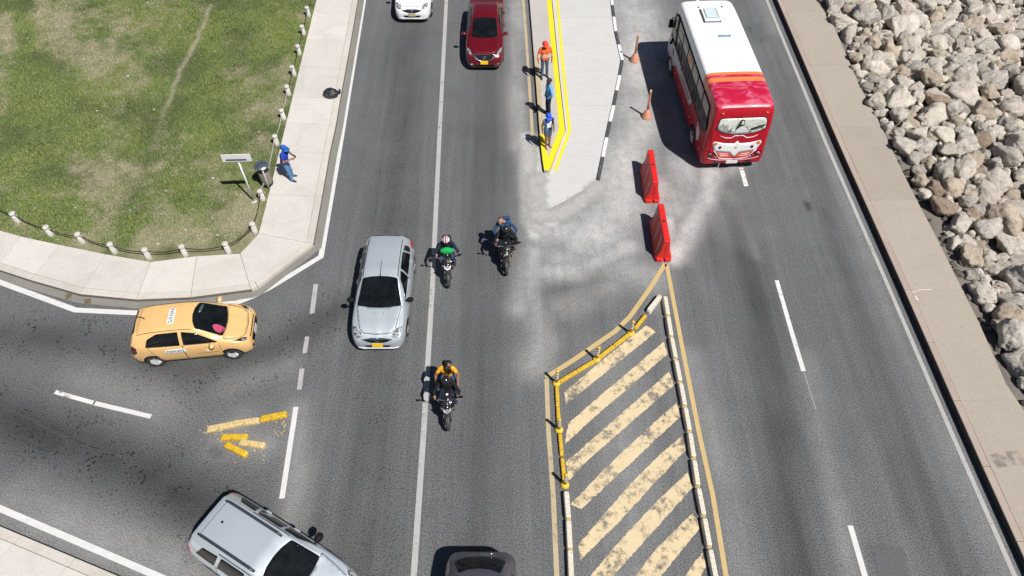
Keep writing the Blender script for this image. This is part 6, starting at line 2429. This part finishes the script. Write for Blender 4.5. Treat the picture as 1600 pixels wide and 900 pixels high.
def limb(caps, A, B, C_, r0, r1, r2, z1, z2, cut1=1.0, zskin='skin', cut2=0.0):
    """Upper and lower segment; sleeve or trouser leg ends at cut1 of the upper part or cut2 of the lower part."""
    A, B, C_ = Vector(A), Vector(B), Vector(C_)
    if cut1 < 1:
        m = lerp(A, B, cut1)
        rm = r0 + (r1 - r0) * cut1
        caps.append((A, m, r0 * 1.12, rm * 1.18, z1))
        caps.append((m, B, rm, r1, zskin))
        caps.append((B, C_, r1 * .98, r2, zskin))
    else:
        caps.append((A, B, r0 * 1.08, r1 * 1.08, z1))
        if cut2 >= 1:
            caps.append((B, C_, r1 * 1.1, r2 * 1.25, z2))
        else:
            m = lerp(B, C_, max(cut2, .02))
            caps.append((B, m, r1 * 1.08, r2 * 1.2, z2))
            caps.append((m, C_, r2 * 1.1, r2, zskin))


def foot(caps, An, T, z='shoe'):
    An, T = Vector(An), Vector(T)
    d = (T - An)
    d.z = 0
    d.normalize()
    caps.append((An - d * .045 + Vector((0, 0, -.035)), An + d * .06 + Vector((0, 0, -.04)), .042, .045, z))
    caps.append((An + d * .05 + Vector((0, 0, -.045)), An + d * .15 + Vector((0, 0, -.055)), .043, .034, z))


def cap_hat(root, H, fw, mat, name='cap', brim_mat=None, brim=.11, hard=False):
    M = frame_of(H, fw)
    m = MB()
    r = .118 if hard else .102
    prof = [(r * 1.03, .018), (r * 1.04, .035), (r, .06), (r * .9, .092), (r * .68, .118), (r * .38, .133), (0, .138)]
    m.lathe(prof, 22, M=M @ Matrix.Translation((-.012, 0, .0)) @ Matrix.Diagonal((1.08, .96, 1.0, 1)))
    if hard:
        m.lathe([(r * .95, .02), (r * 1.16, .014), (r * 1.18, .02), (r * 1.02, .034)], 22, M=M @ Matrix.Translation((-.005, 0, 0)) @ Matrix.Diagonal((1.14, .98, 1, 1)))
        m.tube([M @ Vector((-.10, 0, .09)), M @ Vector((-.03, 0, .143)), M @ Vector((.05, 0, .133)), M @ Vector((.10, 0, .085))], .012, 6)
    o = m.build(name, [mat], root)
    if brim:
        v, f = [], []
        n = 11
        for k in range(n):
            a = -1.15 + 2.3 * k / (n - 1)
            for rr, dz in ((r * .93, .03), (r * .93 + brim * math.cos(a) ** .8, .012)):
                v.append((rr * math.cos(a) * 1.05, rr * math.sin(a) * .95, dz))
        v += [(a_, b_, c_ - .008) for a_, b_, c_ in v]
        for k in range(n - 1):
            q = (2 * k, 2 * k + 1, 2 * k + 3, 2 * k + 2)
            f.append(q)
            f.append(tuple(i + 2 * n for i in q[::-1]))
            f.append((2 * k + 1, 2 * k + 1 + 2 * n, 2 * k + 3 + 2 * n, 2 * k + 3))
        MB().add([tuple(p) for p in v], f, 0, True, M).build('brim', [brim_mat or mat], o)
    return o


def hair_cap(root, H, fw, mat=None, long_=0.0):
    M = frame_of(H, fw)
    m = MB()
    m.ball((-.014, 0, .036), (.104, .098, .098), 20, 12, M=M @ Matrix.Rotation(R(-28), 4, 'Y'), zmin=-.1)
    if long_:
        capsule(m, M @ Vector((-.06, .0, .0)), M @ Vector((-.085, .0, -long_)), .075, .05)
    o = m.build('hair', [mat or HAIR], root)
    return o


def helmet(root, H, fw, mat, visor=True, open_=False):
    M = frame_of(H, fw)
    v, f = [], []
    bm = bmesh.new()
    bmesh.ops.create_uvsphere(bm, u_segments=24, v_segments=16, radius=1)
    for vt in list(bm.verts):
        c = vt.co
        x, y, z = c.x * .142, c.y * .125, c.z * .135 + .018
        if z < -.05:
            z = -.05 - (abs(z + .05)) * .75
        vt.co = (x - .004, y, z)
    kill = [fc for fc in bm.faces if fc.calc_center_median().z < -.112 or (fc.calc_center_median().x > .075 and -.055 < fc.calc_center_median().z < .035)]
    bmesh.ops.delete(bm, geom=kill, context='FACES')
    me = bpy.data.meshes.new('helmet')
    bm.transform(M)
    bm.to_mesh(me)
    bm.free()
    me.polygons.foreach_set('use_smooth', [True] * len(me.polygons))
    o = make_obj('helmet', me, [mat], root)
    if visor:
        m = MB()
        v = []
        n = 13
        for k in range(n):
            a = -1.15 + 2.3 * k / (n - 1)
            for z, s in ((.055, .98), (.0, 1.04), (-.058, 1.0)):
                v.append((.145 * s * math.cos(a) - .004, .130 * s * math.sin(a), z + .0))
        f = []
        for k in range(n - 1):
            for j in range(2):
                f.append((k * 3 + j, k * 3 + j + 1, (k + 1) * 3 + j + 1, (k + 1) * 3 + j))
        m.add(v, f, 0, True, M)
        m.build('visor', [GLASS], o)
    return o


def backpack(root_label, cat, loc, rz, mat, M, size=(.16, .30, .42), name='backpack', group=None):
    t = thing(name, root_label, cat, loc, rz)
    b = MB().box((0, 0, 0), size, M=M, taper=.86).build('bag_body', [mat], t, .05, 3)
    MB().box((-size[0] * .52, 0, -size[2] * .16), (size[0] * .35, size[1] * .72, size[2] * .42), M=M).build('pocket', [mat], t, .03, 2)
    for s in (1, -1):
        P = [M @ Vector(p) for p in [(size[0] * .45, s * size[1] * .3, size[2] * .40), (size[0] * .9, s * size[1] * .34, size[2] * .46), (size[0] * 1.6, s * size[1] * .38, size[2] * .18), (size[0] * 1.3, s * size[1] * .45, -size[2] * .2), (size[0] * .5, s * size[1] * .42, -size[2] * .35)]]
        MB().tube(catmull(P, 4), .014, 6).build('strap', [mat], t)
    return t


BLUE_SHIRT = cloth('royal_blue_shirt', (.018, .055, .36))
DENIM = cloth('blue_denim', (.10, .20, .38), .3)
DENIM_D = cloth('dark_denim', (.030, .055, .12), .3)
DENIM_G = cloth('grey_blue_denim', (.075, .105, .15), .3)
NAVY = cloth('navy_cloth', (.012, .016, .035), .3)
SKYBLUE = cloth('light_blue_shirt', (.13, .36, .64), .12)
ORANGE_C = cloth('orange_workwear', (.72, .125, .03), .12)
REFLECT = pm('reflective_tape', (.66, .62, .48), .4)
BLACKC = cloth('black_cloth', (.012, .012, .014), .35)
WHITEC = cloth('white_cotton', (.68, .68, .66), .06)
YELLOWC = cloth('yellow_orange_shirt', (.72, .33, .015), .12)
MAGENTA = cloth('magenta_trim', (.30, .02, .09), .1)
JACKET = cloth('blue_jacket', (.022, .060, .135), .3)
BLACKS = pm('black_shoe', (.014, .014, .016), .5)
BROWNS = pm('brown_shoe', (.10, .05, .03), .6)
BLUECAP = cloth('blue_cap_cloth', (.02, .11, .42), .12)
REDHAT = pm('red_orange_hard_hat', (.72, .065, .025), .3, coat=.4, var=.04)


def standing(name_label, loc, rz, zones, sh_l, el_l, wr_l, hd_l, sh_r, el_r, wr_r, hd_r, feet, look, height=1.70, sleeve=.5, sleeve_long=False, leg_cut=1.0, girth=1.0, belly=0., over=None, curl=.45, lean=0.0, shorts=False):
    t = thing('person', name_label, 'person', loc, rz)
    k = height / 1.70
    S = lambda p: Vector(p) * k
    caps = []
    P, Cc = S((0, 0, .92)), S((lean, 0, 1.40))
    trunk(caps, P, Cc, girth=girth, belly=belly)
    Hd = S((lean * 1.3 + .02, 0, 1.585))
    caps.append((Cc + S((-.005, 0, .03)), Hd + S((-.02, 0, -.06)), .058, .052, 'skin'))
    face(t, caps, Hd, look, k)
    for s, sh_, el, wr, hd in ((1, sh_l, el_l, wr_l, hd_l), (-1, sh_r, el_r, wr_r, hd_r)):
        limb(caps, S(sh_), S(el), S(wr), .056, .043, .030, 'shirt', 'shirt', 1.0 if sleeve_long else sleeve, 'skin', .97 if sleeve_long else 0)
        hand(caps, S(wr), hd, s, curl, (0, -s, -.2))
    for s, (hx, kx, ax, tx) in zip((1, -1), feet):
        A, K_, B = S((0, s * .085, .90)), S(kx), S(ax)
        if shorts:
            limb(caps, A, K_, B, .088, .062, .040, 'trousers', 'trousers', .62, 'skin')
        else:
            limb(caps, A, K_, B, .086, .062, .046, 'trousers', 'trousers', 1.0, 'skin', 1.0)
        caps.append((B, B + Vector((0, 0, -.02)), .042, .044, 'shoe'))
        foot(caps, B, S(tx))
    build_body('body', caps, zones, t, override=over)
    return t, Hd


# man in blue with a phone beside the litter bin, looking across the road
q = G(453, 280, WALK_Z)
man, Hd = standing('man in royal blue shirt, jeans and blue cap holding a phone beside the bin', (q.x + .0, q.y + .04, WALK_Z + .0), R(-12), {'shirt': BLUE_SHIRT, 'trousers': DENIM, 'skin': SKIN_M, 'shoe': pm('dark_blue_shoe', (.02, .03, .06), .6)},
                   (.10, .185, 1.385), (.15, .285, 1.12), (.38, .12, 1.16), (1, -.45, .25), (.10, -.185, 1.385), (.13, -.29, 1.11), (.38, -.07, 1.15), (1, .35, .3),
                   [(0, (.06, .10, .50), (.06, .13, .085), (.3, .20, .08)), (0, (.10, -.10, .50), (.16, -.13, .085), (.4, -.16, .08))], (1, .0, -.45), 1.63, .55, girth=1.16, belly=.045, lean=.10)
cap_hat(man, Hd, (1, 0, -.45), BLUECAP)
hair_cap(man, Hd - Vector((.01, 0, .02)), (1, 0, -.3))
ph = MB().box((0, 0, 0), (.012, .075, .15), M=man.matrix_basis @ Matrix.Translation((.45, .04, 1.175)) @ Matrix.Rotation(R(-50), 4, 'Y')).build('mobile_phone', [BLACKP], None, .006, 2)
tag(ph, 'dark mobile phone held up by the man in the blue polo shirt', 'phone')

# road worker in orange
q = G(851, 121, ISZ)


def tape(C, zi, keys):
    s = zi == keys.index('shirt')
    z = C[:, 2]
    zi[s & (((z > 1.05) & (z < 1.095)) | ((z > 1.14) & (z < 1.185)))] = keys.index('tape')
    return zi


wk, Hd = standing('road worker in an orange reflective jacket and red hard hat', (q.x - .02, q.y + .04, ISZ), R(-80), {'shirt': ORANGE_C, 'trousers': DENIM_G, 'skin': SKIN_D, 'shoe': BLACKS, 'tape': REFLECT},
                  (0, .20, 1.385), (.02, .30, 1.10), (.07, .29, .86), (.25, -.1, -1), (0, -.20, 1.385), (.02, -.30, 1.10), (.07, -.29, .86), (.25, .1, -1),
                  [(0, (.02, .10, .50), (.0, .12, .085), (.2, .15, .08)), (0, (.05, -.10, .50), (.06, -.13, .085), (.3, -.16, .08))], (1, 0, -.35), 1.72, 1, True, girth=1.16, belly=.02, over=tape)
cap_hat(wk, Hd + Vector((0, 0, .005)), (1, 0, -.2), REDHAT, 'hard_hat', brim=.07, hard=True)

# man in a light blue shirt
q = G(857, 179, ISZ)
m2, Hd = standing('man in a light blue shirt and dark trousers standing sideways on the median', (q.x - .02, q.y + .02, ISZ), R(-165), {'shirt': SKYBLUE, 'trousers': NAVY, 'skin': SKIN_D, 'shoe': BLACKS},
                  (0, .185, 1.385), (-.05, .30, 1.13), (.10, .20, .93), (.7, -.5, -.6), (0, -.185, 1.385), (-.04, -.27, 1.11), (.06, -.22, .88), (.3, .2, -1),
                  [(0, (.01, .09, .50), (-.03, .11, .085), (.2, .13, .08)), (0, (.03, -.09, .50), (.0, -.11, .085), (.2, -.13, .08))], (1, .1, -.3), 1.74, .85, True, girth=1.08, belly=.03)
hair_cap(m2, Hd, (1, .1, -.2))

# woman with a blue cap
q = G(856, 229, ISZ)


def vest(C, zi, keys):
    s = zi == keys.index('shirt')
    front = (C[:, 0] > .06) & (np.abs(C[:, 1]) < .085) & (C[:, 2] > 1.0)
    zi[s & ~front] = keys.index('vest')
    zi[s & ~front & (C[:, 1] > -.02)] = keys.index('black')
    return zi


m3, Hd = standing('person in a bright blue cap, denim waistcoat, white top and shorts', (q.x - .02, q.y + .02, ISZ), R(-70), {'shirt': WHITEC, 'trousers': DENIM_G, 'skin': SKIN_M, 'shoe': pm('tan_sandal', (.26, .14, .09), .7), 'vest': DENIM, 'black': BLACKC},
                  (0, .165, 1.385), (-.02, .24, 1.12), (.05, .24, .90), (.3, 0, -1), (0, -.165, 1.385), (-.03, -.25, 1.12), (.04, -.26, .89), (.3, 0, -1),
                  [(0, (.02, .08, .50), (-.01, .09, .085), (.2, .11, .08)), (0, (.05, -.08, .50), (.05, -.09, .085), (.3, -.11, .08))], (1, -.15, -.55), 1.60, .12, False, girth=.92, over=vest, shorts=True)
cap_hat(m3, Hd, (1, -.15, -.5), pm('bright_blue_cap', (.012, .075, .62), .6))
hair_cap(m3, Hd - Vector((.0, 0, .02)), (1, -.15, -.3), None, .20)

# ------------------------------------------------------------------ motorbikes and riders
ENGINE = pm('engine_grey', (.06, .06, .062), .4, metal=.5, var=.3, scale=20)
FORK = pm('fork_steel', (.30, .30, .31), .3, metal=.8)
GOLD = pm('gold_fork', (.30, .19, .06), .3, metal=.7)
SEATM = pm('black_seat', (.015, .015, .016), .6, var=.3)


def make_motorbike(label, loc, rz, tank_mat, cowl_mat, fork_mat, lens_white=True, steer=0.0, tank_cap=None):
    t = thing('motorbike', label, 'motorbike', loc, rz)
    for x, w, nm in ((.66, .105, 'front'), (-.64, .13, 'rear')):
        r = .305
        o = MB().lathe([(r - .075, -w * .42), (r - .03, -w * .5), (r - .008, -w * .3), (r, 0), (r - .008, w * .3), (r - .03, w * .5), (r - .075, w * .42), (r - .085, 0), (r - .075, -w * .42)], 32, axis='Y').build('wheel', [TYRE], t)
        o.location = (x, 0, r)
        m = MB()
        m.lathe([(r - .072, -w * .36), (r - .095, -w * .3), (r - .095, w * .3), (r - .072, w * .36)], 28, axis='Y')
        for k in range(6):
            a_ = math.pi * k / 3
            m.tube([(0, 0, 0), ((r - .09) * math.cos(a_), 0, (r - .09) * math.sin(a_))], [.022, .014], 6)
        m.lathe([(0, -.06), (.045, -.06), (.045, .06), (0, .06)], 12, axis='Y')
        m.lathe([(.05, .058), (.12, .058), (.12, .062), (.05, .062)], 18, axis='Y')
        m.build('rim', [DGREY], o)
    for s in (1, -1):
        MB().tube([(.665, s * .085, .30), (.52, s * .085, .66), (.40, s * .085, .98)], [.028, .026, .024], 8).build('fork', [fork_mat], t)
        MB().tube([(-.64, s * .10, .31), (-.10, s * .11, .36)], [.025, .03], 8).build('swing_arm', [DGREY], t)
        MB().tube([(-.50, s * .12, .40), (-.42, s * .13, .74)], [.035, .028], 8).build('shock', [DGREY], t)
    m = MB()
    v, f = [], []
    for k in range(10):
        a_ = R(45) + R(95) * k / 9
        for y in (-.055, 0, .055):
            v.append((.66 + (.335 + (.012 if y == 0 else 0)) * math.cos(a_), y, .305 + (.335 + (.012 if y == 0 else 0)) * math.sin(a_)))
    for k in range(9):
        for j in range(2):
            f.append((k * 3 + j, k * 3 + j + 1, (k + 1) * 3 + j + 1, (k + 1) * 3 + j))
    m.add(v, f, 0, True)
    m.build('mudguard', [BLACKP], t)
    m = MB()
    m.box((.06, 0, .40), (.36, .26, .30))
    m.tube([(.05, 0, .5), (.16, 0, .72)], [.11, .10], 10)
    m.box((.0, 0, .24), (.40, .20, .10))
    m.build('engine', [ENGINE], t, .03, 2)
    m = MB()
    m.tube([(.38, 0, .92), (.30, 0, .55), (.18, 0, .26)], .03, 8)
    m.tube([(.38, 0, .90), (.0, 0, .74), (-.35, 0, .70), (-.76, 0, .79)], .03, 8)
    m.build('frame', [DGREY], t)
    tk = MB()
    tk.ball((.16, 0, .86), (.27, .155, .135), 18, 12)
    tk.ball((.30, .11, .80), (.13, .07, .10), 12, 8)
    tk.ball((.30, -.11, .80), (.13, .07, .10), 12, 8)
    tko = tk.build('fuel_tank', [tank_mat], t)
    MB().lathe([(0, 0), (.04, 0), (.036, .012), (0, .014)], 14, M=Matrix.Translation((.18, 0, .992))).build('filler_cap', [tank_cap or CHROME], tko)
    st = MB()
    st.ball((-.24, 0, .83), (.26, .14, .06), 16, 8)
    st.ball((-.55, 0, .87), (.25, .115, .06), 16, 8)
    st.build('seat', [SEATM], t)
    tl = MB()
    tl.add([(-.55, .10, .76), (-.55, -.10, .76), (-.80, -.05, .80), (-.80, .05, .80), (-.55, .11, .86), (-.55, -.11, .86), (-.80, -.055, .86), (-.80, .055, .86)], [(0, 1, 2, 3), (7, 6, 5, 4), (0, 4, 5, 1), (1, 5, 6, 2), (2, 6, 7, 3), (3, 7, 4, 0)])
    tlo = tl.build('tail', [BLACKP], t, .02, 2)
    MB().box((-.81, 0, .83), (.03, .09, .05)).build('tail_light', [TAIL], tlo)
    hbm = MB()
    hbm.tube(catmull([(.30, .38, 1.05), (.36, .26, 1.07), (.40, .10, 1.03), (.40, -.10, 1.03), (.36, -.26, 1.07), (.30, -.38, 1.05)], 5), .012, 8)
    hbo = hbm.build('handlebar', [DGREY], t)
    for s in (1, -1):
        MB().tube([(.295, s * .395, 1.05), (.355, s * .27, 1.07)], .019, 8).build('grip', [RUBBER], hbo)
        MB().tube([(.355, s * .375, 1.055), (.43, s * .22, 1.07)], .007, 5).build('lever', [FORK], hbo)
        mm = MB().tube([(.36, s * .24, 1.07), (.40, s * .34, 1.19), (.40, s * .37, 1.215)], .008, 6)
        mm.ball((.40, s * .42, 1.225), (.03, .075, .045), 12, 8)
        mm.build('mirror', [RUBBER], t)
        MB().ball((.56, s * .16, .86), (.03, .022, .022), 10, 6).build('indicator', [pm('smoked_amber', (.30, .09, .015), .3)], t)
        MB().tube([(.02, s * .10, .33), (.02, s * .24, .33)], .016, 6).build('footrest', [FORK], t)
        MB().ball((.36, s * .17, .62), (.17, .03, .10), 12, 8).build('side_cowl', [tank_mat], t)
    cw = MB()
    cw.ball((.545, 0, .89), (.125, .125, .125), 16, 10)
    cw.ball((.50, 0, 1.00), (.07, .105, .06), 12, 8)
    cwo = cw.build('headlight_cowl', [tank_mat], t)
    vb = MB()
    vb.tube([(.60, .11, .93), (.655, .07, .845), (.675, 0, .80), (.655, -.07, .845), (.60, -.11, .93)], [.018, .034, .040, .034, .018], 8)
    vb.build('headlight_trim', [cowl_mat], cwo)
    MB().ball((.61, 0, .895), (.075, .085, .07), 14, 10).build('headlight', [LENS], cwo)
    MB().ball((.47, 0, 1.055), (.06, .09, .03), 12, 8).build('instruments', [BLACKP], t)
    MB().tube([(.20, -.12, .42), (.25, -.13, .22), (-.1, -.15, .20), (-.45, -.17, .30), (-.80, -.18, .42)], [.022, .024, .026, .05, .05], 10).build('exhaust', [ENGINE], t)
    MB().box((.645, 0, .66), (.02, .16, .09)).build('number_plate', [PLATE_Y if not lens_white else DGREY], t)
    return t


def seated(label, loc, rz, zones, P, Cc, Hd, look, arms, legs, sleeve=1.0, cut2=.95, girth=1.0, bare=False, glove=None, over=None, curl=1.05):
    t = thing('person', label, 'person', loc, rz)
    caps = []
    trunk(caps, P, Cc, girth=girth)
    Hd, Cc = Vector(Hd), Vector(Cc)
    caps.append((Cc + Vector((0, 0, .03)), Hd + Vector((-.02, 0, -.06)), .058, .052, 'skin'))
    face(t, caps, Hd, look, 1.0, 'skin', not bare)
    for s, (sh_, el, wr, hd) in zip((1, -1), arms):
        limb(caps, sh_, el, wr, .056, .044, .031, 'shirt', 'shirt', sleeve, 'skin', cut2)
        hand(caps, wr, hd, s, curl, (.35, 0, -1), z='glove' if glove else 'skin')
    for s, (hp, kn, an, to) in zip((1, -1), legs):
        limb(caps, hp, kn, an, .092, .066, .048, 'trousers', 'trousers', 1.0, 'skin', 1.0)
        caps.append((Vector(an), Vector(an) + Vector((0, 0, -.02)), .043, .044, 'shoe'))
        foot(caps, an, to)
    build_body('body', caps, zones, t, override=over)
    return t


RIDER_ARMS = [((-.02, .185, 1.33), (.16, .36, 1.13), (.27, .345, 1.085), (.7, -.15, -.1)), ((-.02, -.185, 1.33), (.16, -.36, 1.13), (.27, -.345, 1.085), (.7, .15, -.1))]
RIDER_LEGS = [((-.14, .09, .90), (.24, .22, .74), (.0, .20, .43), (.2, .22, .38)), ((-.14, -.09, .90), (.24, -.22, .74), (.0, -.20, .43), (.2, -.22, .38))]
PILL_LEGS = [((-.50, .09, .97), (-.12, .27, .80), (-.32, .23, .48), (-.1, .26, .44)), ((-.50, -.09, .97), (-.12, -.27, .80), (-.32, -.23, .48), (-.1, -.26, .44))]
BLACKPAINT = car_paint('black_motorbike_paint', (.014, .014, .017), 0, .25, .8)
WHITECOWL = pm('white_motorbike_plastic', (.62, .62, .62), .35)
SILVCOWL = pm('silver_motorbike_plastic', (.36, .37, .38), .35, metal=.4)

# helmet paint with a red centre stripe
HST = NT('white_helmet_red_stripe')
p = HST.coord()
sx_ = HST.new('SeparateXYZ')
HST.link(p, sx_.inputs[0])
ay = HST.math('ABSOLUTE', sx_.outputs[1])
c1 = HST.mix(HST.math('LESS_THAN', ay, .026), (.70, .69, .68), (.45, .01, .03))
c1 = HST.mix(HST.math('MULTIPLY', HST.math('GREATER_THAN', ay, .055), HST.math('LESS_THAN', ay, .078)), c1, (.03, .03, .05))
HST.base(c1)
HST.set(Roughness=.2, Coat_Weight=.8)
BLACKHELM = car_paint('black_helmet_paint', (.012, .012, .014), 0, .18, 1.0)

# bike one: lone rider, white and red helmet, green pack on the chest
L1, A1 = (-2.15, 15.93, 0), R(-88)
make_motorbike('motorbike ridden alone, with a white headlight cowl, beside the silver hatchback', L1, A1, BLACKPAINT, WHITECOWL, FORK)
r1 = seated('lone motorbike rider in dark jacket with a white helmet striped red', L1, A1, {'shirt': NAVY, 'trousers': DENIM_D, 'skin': SKIN_L, 'shoe': BLACKS, 'cuff': NAVY}, (-.15, 0, .93), (-.03, 0, 1.36), (.05, 0, 1.56), (1, 0, -.25), RIDER_ARMS, RIDER_LEGS, 1.0, .62, 1.12)
helmet(r1, (.05, 0, 1.56), (1, 0, -.25), HST.m)
GREENB = cloth('green_nylon', (.012, .33, .075), .12)
gb = thing('bag', 'bright green bag carried on the chest of the rider with striped helmet', 'bag', L1, A1)
gm = MB()
gm.ball((.155, 0, 1.16), (.105, .235, .135), 20, 14)
gm.build('bag_body', [GREENB], gb)
gs = MB()
for s in (1, -1):
    gs.tube(catmull([(.14, s * .15, 1.26), (.06, s * .15, 1.40), (-.06, s * .14, 1.44)], 4), .016, 6)
gs.build('strap', [NAVY], gb)
backpack('dark pack on the back of the rider with the striped helmet', 'backpack', L1, A1, NAVY, Matrix.Translation((-.23, 0, 1.27)) @ Matrix.Rotation(R(12), 4, 'Y'), (.17, .32, .46))

# bike two: rider in black helmet with a bare-headed pillion
L2, A2 = (-.20, 16.45, 0), R(-88.5)
make_motorbike('black motorbike carrying two, with gold fork legs, nearest the median', L2, A2, BLACKPAINT, BLACKPAINT, GOLD)
r2 = seated('rider in a black helmet and black jacket, of the pair nearest the median', L2, A2, {'shirt': BLACKC, 'trousers': BLACKC, 'skin': SKIN_M, 'shoe': BROWNS}, (-.10, 0, .93), (.02, 0, 1.34), (.09, 0, 1.54), (1, 0, -.3), RIDER_ARMS, RIDER_LEGS, 1.0, .95, 1.1)
helmet(r2, (.09, 0, 1.54), (1, 0, -.3), BLACKHELM)
pil_legs = [((-.42, .09, .97), (.02, .33, .86), (-.12, .30, .50), (.1, .34, .45)), ((-.42, -.09, .97), (.02, -.33, .86), (-.12, -.30, .50), (.1, -.34, .45))]
r3 = seated('pillion passenger in a blue jacket leaning sideways behind the black helmeted rider', L2, A2, {'shirt': JACKET, 'trousers': DENIM_D, 'skin': SKIN_L, 'shoe': BROWNS, 'white': WHITEC}, (-.42, 0, 1.0), (-.34, -.05, 1.44), (-.24, -.16, 1.60), (1, -.35, .05),
            [((-.35, .14, 1.42), (-.20, .36, 1.22), (-.02, .30, 1.0), (.6, -.2, -.5)), ((-.35, -.23, 1.40), (-.18, -.40, 1.20), (-.02, -.30, 1.0), (.6, .2, -.5))], pil_legs, 1.0, .9, 1.1, True)
hair_cap(r3, (-.255, -.165, 1.605), (1, -.35, .3), pm('brown_hair', (.10, .045, .02), .5, var=.3, scale=50))
backpack('dark blue backpack on the pillion passenger with brown hair', 'backpack', L2, A2, JACKET, Matrix.Translation((-.53, .03, 1.32)) @ Matrix.Rotation(R(10), 4, 'Y'), (.15, .30, .42))

# bike three: rider in black with a pillion in yellow
L3, A3 = (-1.89, 10.64, 0), R(-89)
make_motorbike('black motorbike carrying two, nearest the bottom of the photo', L3, A3, BLACKPAINT, SILVCOWL, FORK, True, 0, pm('pale_filler_cap', (.70, .72, .68), .3))
r4 = seated('rider in black clothes and black helmet, in front of the yellow shirted pillion', L3, A3, {'shirt': BLACKC, 'trousers': NAVY, 'skin': SKIN_L, 'shoe': BLACKS}, (-.14, 0, .93), (-.03, 0, 1.36), (.05, 0, 1.56), (1, 0, -.3), RIDER_ARMS, RIDER_LEGS, 1.0, .88, 1.12)
helmet(r4, (.05, 0, 1.56), (1, 0, -.3), BLACKHELM)
MB().ball((.125, -.01, 1.63), (.012, .022, .018), 8, 6).build('helmet_badge', [pm('lime_badge', (.40, .52, .20), .4)], r4)


def cuffs(C, zi, keys):
    s = zi == keys.index('shirt')
    out = (np.abs(C[:, 1]) > .275)
    zi[s & out & (C[:, 2] < 1.31)] = keys.index('trim')
    return zi


r5 = seated('pillion passenger in a yellow shirt with long dark hair behind the black clad rider', L3, A3, {'shirt': YELLOWC, 'trousers': DENIM_D, 'skin': SKIN_M, 'shoe': BLACKS, 'trim': MAGENTA}, (-.52, 0, 1.0), (-.44, 0, 1.44), (-.40, .07, 1.64), (.9, .5, -.2),
            [((-.44, .18, 1.42), (-.33, .33, 1.22), (-.08, .30, 1.02), (.6, -.1, -.5)), ((-.44, -.18, 1.42), (-.33, -.33, 1.22), (-.08, -.30, 1.02), (.6, .1, -.5))], PILL_LEGS, .52, 0, 1.0, True, over=cuffs)
hair_cap(r5, (-.40, .07, 1.645), (.9, .5, .1), None, .16)
hm = MB()
for k in range(9):
    a0 = Vector((-.33 + random.uniform(-.02, .03), .06 + random.uniform(-.06, .05), 1.70))
    hm.tube([a0, a0 + Vector((.05, random.uniform(.0, .04), -.06)), a0 + Vector((.085, .05 + random.uniform(-.02, .05), -.20 - random.uniform(0, .06)))], [.03, .026, .010], 6)
hm.build('loose_hair', [HAIR], r5)
backpack('black backpack worn by the pillion passenger in the yellow shirt', 'backpack', L3, A3, BLACKC, Matrix.Translation((-.63, 0, 1.32)) @ Matrix.Rotation(R(10), 4, 'Y'), (.15, .30, .40))
